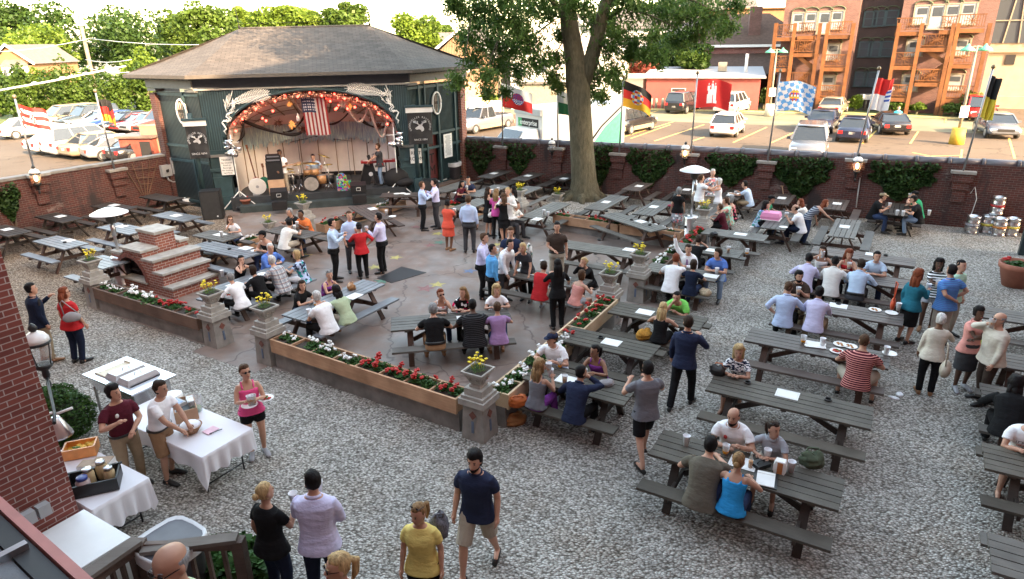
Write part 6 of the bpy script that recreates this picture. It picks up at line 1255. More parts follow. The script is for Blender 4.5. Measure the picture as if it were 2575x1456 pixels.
def human(loc,hd,H=1.75,sex='m',sit=False,top=('s','white',''),bot=('p','black'),hair=('short','db'),skin='l',arms=('down','down'),opts='',label='',seatz=.456,lean=None,yaw=0,pitch=0,fat=1.0,group=None,z0=0.0,tz=.76):
 dist=(Vector(loc)-Vector((0,0,6.3))).length;near=dist<13.5;vox=.0125 if near else(.017 if dist<22 else .022)
 k=H/1.75;t=empty('person',(loc[0],loc[1],z0),R(hd)-math.pi/2,label,'person',group);O=set(opts.split());O|={'tuckin'}if 'belt' in O else set()
 rr=random.Random(int(loc[0]*100)+int(loc[1]*77));F=sex=='f'
 if lean is None:lean=(20 if sit else 2)
 if sit:pel=Vector((0,0,seatz+.115))
 else:pel=Vector((0,0,.935*k))
 def sp_(s):
  n=6;p=pel.copy();
  for i in range(n):
   ss=s*(i+.5)/n;a=R(lean)*(.55+.9*max(0,min(1,ss/.5)))if s>0 else R(lean)*.2
   p+=Vector((0,math.sin(a),math.cos(a)))*s/n
  return p
 def spd(s):a=R(lean)*(.55+.9*max(0,min(1,s/.5)))if s>0 else R(lean)*.2;return Vector((0,math.cos(a),-math.sin(a)))
 TR=[(-.13,.135,.085,.095),(-.08,.168,.11,.125),(0,.170,.115,.125),(.10,.152,.112,.105),(.20,.155,.116,.105),(.31,.172,.120,.115),(.40,.186,.105,.112),(.455,.165,.080,.09),(.495,.095,.060,.068),(.53,.058,.052,.056)]if not F else[(-.13,.135,.08,.095),(-.08,.170,.105,.13),(0,.168,.105,.125),(.10,.132,.095,.095),(.19,.132,.10,.092),(.30,.148,.128,.10),(.38,.158,.105,.10),(.44,.145,.072,.08),(.485,.082,.052,.058),(.52,.05,.046,.05)]
 def tring(s,w_,f_,b_,inf=0,n=20):
  c_=sp_(s*k);y=spd(s*k);fa=fat if s<.42 else 1+(fat-1)*.4;P=[]
  for i in range(n):
   a=2*math.pi*i/n;ca,sa=math.cos(a),math.sin(a);ex=.82;x_=(w_*k*fa+inf)*abs(ca)**ex*(1 if ca>0 else-1);d_=((f_ if sa>0 else b_)*k*fa+inf)*abs(sa)**ex*(1 if sa>0 else-1);P.append(c_+Vector((x_,0,0))+y*d_)
  return P
 def torso(mb,s0,s1,inf,hem=0):
  rs=[((r_[0],.188,.130,.146)if(inf>.012 and r_[0]<-.05)else r_)for r_ in TR if s0<=r_[0]<=s1];mb.loft([tring(*r_,inf=inf+(hem if i<1 else 0))for i,r_ in enumerate(rs)])
 sw=(.178 if not F else .152)*k*(1+(fat-1)*.5);sh={};
 for s in(-1,1):sh[s]=sp_(.435*k)+Vector((s*sw,0,0))
 nb=sp_(.50*k);nd_=Vector((0,math.sin(R(lean)*.6),math.cos(R(lean)*.6)));hc=nb+nd_*.165*k+Vector((0,.012,0))
 HM=Matrix.Rotation(R(yaw),3,'Z')@Matrix.Rotation(R(-pitch*.5-lean*.12+4),3,'X');hk=(1.03 if not F else .99)*(.5+.5*k)
 def hp(x,y,z):return hc+HM@(Vector((x,y,z))*hk)
 hipj={s:pel+Vector((s*.092*k,.0,-.03))for s in(-1,1)};knee={};ank={};toe={}
 st=0
 if 'walk' in O:st=.24
 for s in(-1,1):
  if sit:
   sp2=.13 if F else .17
   if 'wide' in O:sp2=.27
   knee[s]=hipj[s]+Vector((s*(sp2-.09),.40*k,.01));ay=(-.08 if 'tuck' in O else .04)+rr.uniform(-.05,.05)
   kz=knee[s].z;ank[s]=Vector((knee[s].x+s*.01,knee[s].y+ay,.085));
   dv=ank[s]-knee[s];dv=dv.normalized()*min(dv.length,.44*k);ank[s]=knee[s]+dv;toe[s]=ank[s]+Vector((s*.02,.17,-.045))
  else:
   yo=s*st*(1 if 'walk' in O else 0)+(s*.04 if rr.random()<.5 else-s*.03);spr=.10 if F else .125
   ank[s]=Vector((s*spr*k,yo-.02,.085 if not('walk' in O and s<0)else .12));knee[s]=(hipj[s]+ank[s])/2+Vector((s*.012,.045+abs(st)*.1,.0));toe[s]=ank[s]+Vector((s*.035,.165,-.045))
 hd_hand={};elb={};wr={};ua,fa_=.275*k,.245*k
 for s,kw in((-1,arms[0]),(1,arms[1])):
  hint=Vector((s*.55,-.5,-.8));S_=sh[s]
  if isinstance(kw,tuple):T_=Vector(kw);
  elif kw=='down':T_=S_+Vector((s*.07,.05+rr.uniform(-.04,.05),-.50*k));hint=Vector((s*.3,-1,0))
  elif kw=='table':T_=Vector((s*.16,max(.36,S_.y+.20),tz+.05));hint=Vector((s*1.0,-.3,-.5))
  elif kw=='tabin':T_=Vector((s*.03,max(.40,S_.y+.20),tz+.05));hint=Vector((s*1.0,-.3,-.5))
  elif kw=='reach':T_=Vector((s*.06,S_.y+.42,tz+.07));hint=Vector((s*.9,0,-.6))
  elif kw=='lap':T_=Vector((s*.12,.26,pel.z+.12))
  elif kw=='cup':T_=S_+Vector((-s*.06,.30,-.14))if not sit else Vector((s*.13,S_.y+.26,tz+.14))
  elif kw=='drink':T_=hp(s*.045,.135,-.11);hint=Vector((s*1,-.0,-.7))
  elif kw=='face':T_=hp(s*.055,.095,-.10);hint=Vector((s*.6,.3,-1))
  elif kw=='hip':T_=pel+Vector((s*.19*fat,.03,.09));hint=Vector((s*1,-.7,.1))
  elif kw=='pocket':T_=pel+Vector((s*.20*fat,.08,-.06));hint=Vector((s*.6,-1,0))
  elif kw=='back':T_=pel+Vector((-s*.02,-.17*fat,.12));hint=Vector((s*1,-.6,-.2))
  elif kw=='cross':T_=sp_(.30*k)+Vector((-s*.13,.29+.03*(s>0),-.02+.03*s));hint=Vector((s*1,-.1,-.6))
  elif kw=='talk':T_=S_+Vector((-s*.02,.30,-.10));hint=Vector((s*.8,-.2,-.8))
  elif kw=='front':T_=pel+Vector((s*.05,.24,.10));hint=Vector((s*1,-.5,-.2))
  elif kw=='wave':T_=S_+Vector((s*.18,.10,.48*k));hint=Vector((s*1,0,-.2))
  elif kw=='phone':T_=S_+Vector((-s*.04,.32,-.06))
  elif kw=='lean':T_=Vector((s*.20,S_.y+.16,tz+.05));hint=Vector((s*.4,-1,0))
  elif kw=='out':T_=S_+Vector((s*.12,.46,-.02));hint=Vector((s*.6,0,-1))
  E_,W_=ik(S_,T_,ua,fa_,hint);elb[s]=E_;wr[s]=W_
 mb=MB();torso(mb,-.2,.6,-.004)
 mb.tube([sp_(.46*k),nb,hc+HM@Vector((0,-.012,-.06))*1],[.062*k,.054*k*(.93 if F else 1.02),.052*k],12)
 mb.loft([[hp(w_*math.cos(2*math.pi*i/18),(yf if math.sin(2*math.pi*i/18)>0 else yb)*math.sin(2*math.pi*i/18),z)for i in range(18)]for z,w_,yf,yb in HEADR])
 mb.tube([hp(0,.082,.030),hp(0,.104,-.022),hp(0,.098,-.036)],[.008,.0155,.010],8)
 for s in(-1,1):mb.ell(hp(s*.076,-.006,-.006),(.013,.02,.032),8,6,HM)
 lr=fat**.5
 for s in(-1,1):
  fm_=.88 if F else 1.0
  mb.tube([sh[s]-Vector((s*.03,0,.0)),sh[s].lerp(elb[s],.35),elb[s],elb[s].lerp(wr[s],.35),wr[s]],[.056*k*fm_*lr,.050*k*fm_*lr,.041*k*fm_,.042*k*fm_,.027*k*fm_],10)
  f_=(wr[s]-elb[s]).normalized();mb.tube([wr[s]-f_*.01,wr[s]+f_*.045,wr[s]+f_*.085],[.027*k*fm_,.036*k*fm_,.030*k*fm_],8)
  mb.tube([hipj[s]+Vector((0,0,.02)),hipj[s].lerp(knee[s],.5),knee[s],knee[s].lerp(ank[s],.35),knee[s].lerp(ank[s],.75),ank[s]],[.088*k*lr,.078*k*lr,.056*k,.055*k*lr,.040*k,.036*k],10)
  mb.tube([ank[s]+Vector((0,-.03,-.035)),ank[s].lerp(toe[s],.5)+Vector((0,0,-.015)),toe[s]+Vector((0,0,-.005))],[.038,.036,.026],8)
 fg=MB()
 for s in(-1,1):
  f_=(wr[s]-elb[s]).normalized();up_=Vector((0,0,1));ax_=f_.cross(up_);ax_=ax_.normalized()if ax_.length>.1 else Vector((1,0,0));kw=arms[0 if s<0 else 1]
  palm=Vector((-s,0,0))if abs(f_.z)>.75 else Vector((0,0,-1));palm=(palm-f_*palm.dot(f_)).normalized();lat=f_.cross(palm).normalized();curl=.045 if kw in('cup','drink','phone')else .018
  b0=wr[s]+f_*.080
  for i,(ln,of)in enumerate(((.062,-.027),(.074,-.009),(.070,.009),(.055,.026))):b1=b0+lat*of*k;fg.tube([b1-f_*.015,b1+f_*ln*.5+palm*curl*.35,b1+f_*ln*(.95-curl*8)+palm*(curl+.008)],[.0095,.0088,.0068],6)
  ts=-1 if(lat.dot(Vector((0,1,0)))+lat.dot(Vector((-s,0,0)))*.5)<0 else 1;b1=wr[s]+f_*.03+lat*ts*.028;fg.tube([b1-lat*ts*.012,b1+lat*ts*.022+f_*.028,b1+lat*ts*.024+f_*.055+palm*.012],[.012,.0105,.008],6)
 pend(mb,'body',t,skinm(skin),vox,2,fg)
 style,tc,tp=(list(top)+[''])[:3];c2='white'
 if ':' in tp:tp,c2=tp.split(':')
 tm=cloth(tc,tp,c2);I=.013 if near else .017
 lo=-.14 if style in('s','l','p','r','c')else-.10
 mb=MB();hi=.50 if style!='v' else .42
 if style=='j':lo=-.2
 torso(mb,lo if not('tuckin' in O)else .0,hi,I+(.018 if style=='j' else 0),.012 if lo<-.05 and 'tuckin' not in O else 0)
 if style in('v',):
  for s in(-1,1):mb.tube([sp_(.40*k)+Vector((s*.085*k,.09*k,0)),sp_(.48*k)+Vector((s*.088*k,0,.01)),sp_(.40*k)+Vector((s*.085*k,-.095*k,0))],[.02,.018,.02],8)
 if style not in('v','n'):
  for s in(-1,1):
   fm_=.90 if F else 1.0;e_=elb[s];w_=wr[s];root=sh[s]-Vector((s*.035,0,.0))
   if style in('s','p'):mb.tube([root,sh[s].lerp(e_,.30),sh[s].lerp(e_,.62)],[.066*k*fm_*lr,.066*k*fm_*lr,.064*k*fm_*lr],12)
   elif style=='r':mb.tube([root,sh[s].lerp(e_,.4),e_,e_.lerp(w_,.28)],[.066*k*fm_*lr,.060*k*lr*fm_,.053*k*fm_,.055*k*fm_],12)
   else:mb.tube([root,sh[s].lerp(e_,.4),e_,e_.lerp(w_,.5),w_],[.068*k*fm_*lr,.062*k*lr*fm_,.054*k*fm_,.049*k*fm_,.040*k*fm_],12)
 if style=='d' or 'dress' in O:
  if sit:pass
  else:mb.loft([tring(0,.168,.115,.125,I),[pel+Vector(((.205*k)*math.cos(a),(.17*k)*math.sin(a),-.22*k))for a in[2*math.pi*i/20 for i in range(20)]],[pel+Vector(((.225*k)*math.cos(a),(.19*k)*math.sin(a),-.42*k))for a in[2*math.pi*i/20 for i in range(20)]]])
 pend(mb,'dress' if 'dress' in O else('jacket' if style=='j' else 'shirt'),t,tm,vox,3)
 if style in('p','l','r')and not F or style=='p':
  mb=MB();mb.smooth=True;P=[sp_(.492*k)+Vector((.066*k*math.cos(a),0,0))+spd(.49)*(.060*k*math.sin(a))+Vector((0,0,.012-.012*math.sin(a)))for a in[2*math.pi*i/14 for i in range(15)]];mb.tube(P,.022,6);mb.build('collar',tm,t)
 if 'tie' in O:mb=MB();P=[sp_(s_*k)+spd(s_)*(.105*k+I)for s_ in(.46,.36,.22,.12)];mb.slab([P[0]+Vector((-.02,-.01,0)),P[0]+Vector((.02,-.01,0)),P[1]+Vector((.025,.015,0)),P[2]+Vector((.04,.02,0)),P[3]+Vector((0,.02,0)),P[2]+Vector((-.04,.02,0)),P[1]+Vector((-.025,.015,0))],(0,1,.2),.01);mb.build('tie',cloth('lilac'),t)
 if 'print' in O:
  for i_,(tx_,sz_,m2_)in enumerate((("IT'S NOT",.065,M_DARK),('MY FAULT',.05,M_REDP),('AGAIN',.05,M_DARK))):text_mesh(tx_,sz_,m2_,'shirt_print',t,frame(sp_((.36-.065*i_)*k)+spd(.33)*(.122*k*fat+I+.012),(-1,0,0),spd(.33)),.001)
 if 'logo' in O:mb=MB();mb.ell(sp_(.36*k)+spd(.36)*(.112*k*fat+I)+Vector((.075,0,0)),(.028,.012,.034),10,6);mb.build('chest_logo',M_WHITE if tc!='white' else M_REDP,t)
 bs,bc=bot[0],bot[1];bm_=cloth(bc,bot[2]if len(bot)>2 else '')
 mb=MB()
 if bs in('p','h'):
  torso(mb,-.2,.05,I*.75)
  for s in(-1,1):
   if bs=='p':mb.tube([hipj[s]+Vector((0,0,.03)),hipj[s].lerp(knee[s],.5),knee[s],knee[s].lerp(ank[s],.5),ank[s]+Vector((0,-.005,-.005))],[.103*k*lr,.092*k*lr,.074*k*lr,.066*k,.062*k],12)
   else:mb.tube([hipj[s]+Vector((0,0,.03)),hipj[s].lerp(knee[s],.5),hipj[s].lerp(knee[s],.97 if not F else .55)],[.105*k*lr,.10*k*lr,.094*k*lr],12)
  pend(mb,'trousers' if bs=='p' else 'shorts',t,bm_,vox,3)
 elif bs=='k':
  if sit:
   torso(mb,-.2,.05,I*.7)
   for s in(-1,1):mb.tube([hipj[s],hipj[s].lerp(knee[s],.5),hipj[s].lerp(knee[s],.92)],[.11*k,.105*k,.09*k],12)
   mb.tube([hipj[1]*.5+hipj[-1]*.5,(knee[1]+knee[-1])*.5*.9+(hipj[1]+hipj[-1])*.05],[.10,.085],12)
  else:mb.loft([tring(.06,.15,.11,.11,I*.6),tring(-.06,.172,.115,.13,I),[pel+Vector(((.20*k)*math.cos(a),(.16*k)*math.sin(a),-.30*k))for a in[2*math.pi*i/20 for i in range(20)]],[pel+Vector(((.195*k)*math.cos(a),(.16*k)*math.sin(a),-.50*k))for a in[2*math.pi*i/20 for i in range(20)]]][::-1])
  pend(mb,'skirt',t,bm_,vox,2)
 if 'belt' in O:mb=MB();mb.loft([tring(-.005,.170,.118,.128,I+.012),tring(.03,.166,.116,.122,I+.012)]);mb.build('belt',M_SHOEB,t)
 sm_=M_SHOET if 'tshoe' in O else(M_SHOEW if 'gshoe' in O else M_SHOEB)
 for s in(-1,1):
  mb=MB();mb.smooth=True;dz=Vector((0,0,-.012))
  if 'flip' in O:
   mb.tube([ank[s]+Vector((0,-.07,-.078)),ank[s].lerp(toe[s],.6)+Vector((0,0,-.048)),toe[s]+Vector((0,.05,-.035))],[.036,.045,.034],8);mb.v=[(v[0],v[1],v[2]if True else 0)for v in mb.v]
   mb.tube([ank[s]+Vector((-.035,.02,-.05)),ank[s].lerp(toe[s],.75)+Vector((0,0,.012)),ank[s]+Vector((.035,.02,-.05))],.009,5);mb.build('sandal',sm_,t);continue
  mb.loft([[p_+Vector((math.cos(a)*w_,0,math.sin(a)*h_))for a in[2*math.pi*i/10 for i in range(10)]]for p_,w_,h_ in((ank[s]+Vector((0,-.065,-.045)),.025,.03),(ank[s]+Vector((0,-.045,-.035)),.04,.048),(ank[s]+Vector((0,.03,-.035)),.042,.05),(ank[s].lerp(toe[s],.6)+dz,.046,.038),(toe[s]+Vector((0,.02,-.012)),.042,.028),(toe[s]+Vector((0,.062,-.014)),.02,.018))]);mb.build('shoe',sm_,t)
 hseed=rr.uniform(0,6);hs,hcn=hair;hm_=hairm(hcn)
 if hs!='none':
  th=dict(short=.011,full=.02,buzz=.004,bald=.006,bob=.018,long=.016,bun=.008,pony=.008,curly=.032,grey=.012).get(hs,.012)
  line=dict(short=.084,full=.074,buzz=.088,bob=.074,long=.084,bun=.09,pony=.088,curly=.078).get(hs,.084);N=22;rings=[]
  zr=[(-.055,.058,.06,.068),(-.03,.068,.09,.086)]+HEADR[5-1:];
  if hs in('bob','long','curly'):zr=[(-.115,.050,.05,.062),(-.085,.060,.07,.072),(-.055,.068,.088,.082)]+HEADR[4:]
  if hs=='bald':zr=[(-.05,.060,.06,.07),(-.02,.069,.09,.088),(.02,.074,.091,.097),(.05,.074,.085,.096)]
  for z,w_,yf,yb in zr:
   P=[]
   for i in range(N):
    a=2*math.pi*i/N;ca,sa=math.cos(a),math.sin(a);y_=yf if sa>0 else yb;ff=max(0,min(1,(sa-.12)/.25));fz=max(0,min(1,(line-z)/.02));m_=ff*fz;e=th*(1-m_)-.014*m_
    if hs=='curly':e+=.008*math.sin(a*5+z*60)
    e+=.0045*math.sin(a*7+z*90+hseed)*(1-m_)+.004*math.sin(a*3-z*50+hseed*2)*(1-m_);P.append(hp((w_+e)*ca,(y_+e)*sa,z+(th if z>.11 else 0)*.9+(.006 if z>.08 else 0)))
   rings.append(P)
  mb=MB();mb.smooth=True;mb.loft(rings)
  if hs=='bun':mb.ell(hp(0,-.12,.01),(.042,.038,.042),10,7)
  if hs=='pony':mb.tube([hp(0,-.095,.05),hp(0,-.145,.02),hp(0,-.14,-.09),hp(0,-.11,-.17)],[.022,.034,.03,.01],9)
  if hs in('long','curly'):
   L=.30 if hs=='long' else .22
   for x_,r0 in((0,.062),(-.05,.042),(.05,.042)):mb.tube([hp(x_,-.055,.02),hp(x_*1.25,-.09,-.08),hp(x_*1.3,-.115,-.10-L*.5),hp(x_*1.1,-.105,-.10-L)],[r0,r0*1.02,r0*.9,.018],10)
  mb.build('hair',hm_,t)
 mb=MB()
 for s in(-1,1):mb.ell(hp(s*.031,.0865,.014),(.012,.007,.0065),8,5,HM)
 if not('sun' in O):mb.build('eyes',M_EYE,t)
 if hs!='none' or True:
  mb=MB()
  for s in(-1,1):mb.bar(hp(s*.018,.091,.032),hp(s*.045,.083,.034),.005,.006)
  mb.build('eyebrows',hm_,t)
 mb=MB();mb.ell(hp(0,.0895,-.060),(.022,.006,.0075),8,5,HM);mb.build('lips',M_LIP,t)
 if 'beard' in O:
  mb=MB();mb.smooth=True;mb.loft([[hp(w_*math.cos(a)*1.03,yf*math.sin(a)+.004,z)for a in[math.pi*(-.15+1.3*i/12)for i in range(13)]]+[hp(w_*.5*math.cos(a),.03,z)for a in[math.pi*(1.15-1.3*i/4)for i in range(5)]]for z,w_,yf in((-.128,.03,.07),(-.108,.046,.088),(-.085,.058,.093),(-.068,.062,.088))]);mb.build('beard',hm_,t)
 if 'sun' in O or 'gls' in O or 'shead' in O:
  zo,yo=((.014,0)if not 'shead' in O else(.112,-.03));mb=MB()
  for s in(-1,1):mb.ell(hp(s*.033,.094+yo*1.0-(.02 if yo else 0),zo),(.024,.006,.017),10,6,HM);mb.bar(hp(s*.056,.088+yo,zo+.004),hp(s*.078,.0+yo,zo),.004,.005)
  mb.bar(hp(-.01,.098+yo*1.2,zo+.004),hp(.01,.098+yo*1.2,zo+.004),.004,.004);mb.build('sunglasses',M_SGL,t)
 if 'cap' in O or 'capt' in O:
  cm_=cloth('navy')if 'cap' in O else cloth('tan' if 'capt' in O and 'tcap' in O else 'dgrey')
  if 'tcap' in O:cm_=cloth('khaki')
  if 'kcap' in O:cm_=cloth('black')
  mb=MB();mb.smooth=True;mb.loft([[hp((w_+.014)*math.cos(a),((yf if math.sin(a)>0 else yb)+.014)*math.sin(a),z+.012)for a in[2*math.pi*i/20 for i in range(20)]]for z,w_,yf,yb in((.035,.0745,.090,.099),(.06,.074,.087,.098),(.09,.064,.07,.085),(.112,.038,.04,.05),(.124,.006,.006,.008))])
  mb.slab([hp(x_,y_,z_)for x_,y_,z_ in((-.068,.075,.052),(-.055,.135,.038),(-.02,.165,.032),(.02,.165,.032),(.055,.135,.038),(.068,.075,.052))],HM@Vector((0,0,1)),.007);mb.build('cap',cm_,t)
 def W(p):return t.matrix_basis@p
 M4=Matrix.Translation(Vector((loc[0],loc[1],z0)))@Matrix.Rotation(R(hd)-math.pi/2,4,'Z')
 for s,kw,nm in((-1,arms[0],'L'),(1,arms[1],'R')):
  if kw in('cup','drink')or('cup'+nm)in O:
   f_=(wr[s]-elb[s]).normalized();cp=M4@(wr[s]+f_*.075+Vector((-s*.035,.015,-.075)));c_=p_cup(0 if rr.random()<.6 else .7);c_.location=cp;w_=label.split();tag(c_,' '.join(('cup held by the '+' '.join(w_)).split()[:16]),'cup','cups held in hands')
 t['_h']=0;del t['_h']
 return t,M4,wr,hp
LOOK={}
def parse(ln):
 f=[x.strip()for x in ln.split('|')];return f
def pdsl(txt):
 for ln in txt.strip().split('\n'):
  f=parse(ln);mode=f[0].split();H=float(f[1].split()[1]);sex=f[1].split()[0];fat=float(f[1].split()[2])if len(f[1].split())>2 else 1.0
  px,py=float(mode[1]),float(mode[2]);top=tuple(f[2].split());bot=tuple(f[3].split());hr=f[4].split();skin=hr[2];arms=tuple(f[5].split()[:2]);o=f[6].split();kw={};O=[]
  for q in o:
   if '=' in q:a,b=q.split('=');kw[a]=float(b)
   else:O.append(q)
  lab=f[7]
  if mode[0]=='T':
   c_,th,L,desc=TAB[mode[3]];side=float(mode[4]);ax=Vector((math.cos(th),math.sin(th),0));n=Vector((-math.sin(th),math.cos(th),0));hz_=1.30*(.5+.5*H/1.75);p=at(px,py,hz_);s=(p-c_).dot(ax);s=max(-L/2-.15,min(L/2+.15,s))
   loc=c_+ax*s+n*side*.68;d=-n*side;hd=math.degrees(math.atan2(d.y,d.x))+kw.pop('turn',0);human(loc,hd,H,sex,True,top,bot,(hr[0],hr[1]),skin,arms,' '.join(O),lab,fat=fat,**kw)
  else:
   z0=kw.get('z0',0);hd=float(mode[3])
   if mode[0]=='H':loc=at(px,py,H*1.0+z0)
   else:loc=at(px,py,z0+.02)
   human(loc,hd,H,sex,False,top,bot,(hr[0],hr[1]),skin,arms,' '.join(O),lab,fat=fat,**kw)
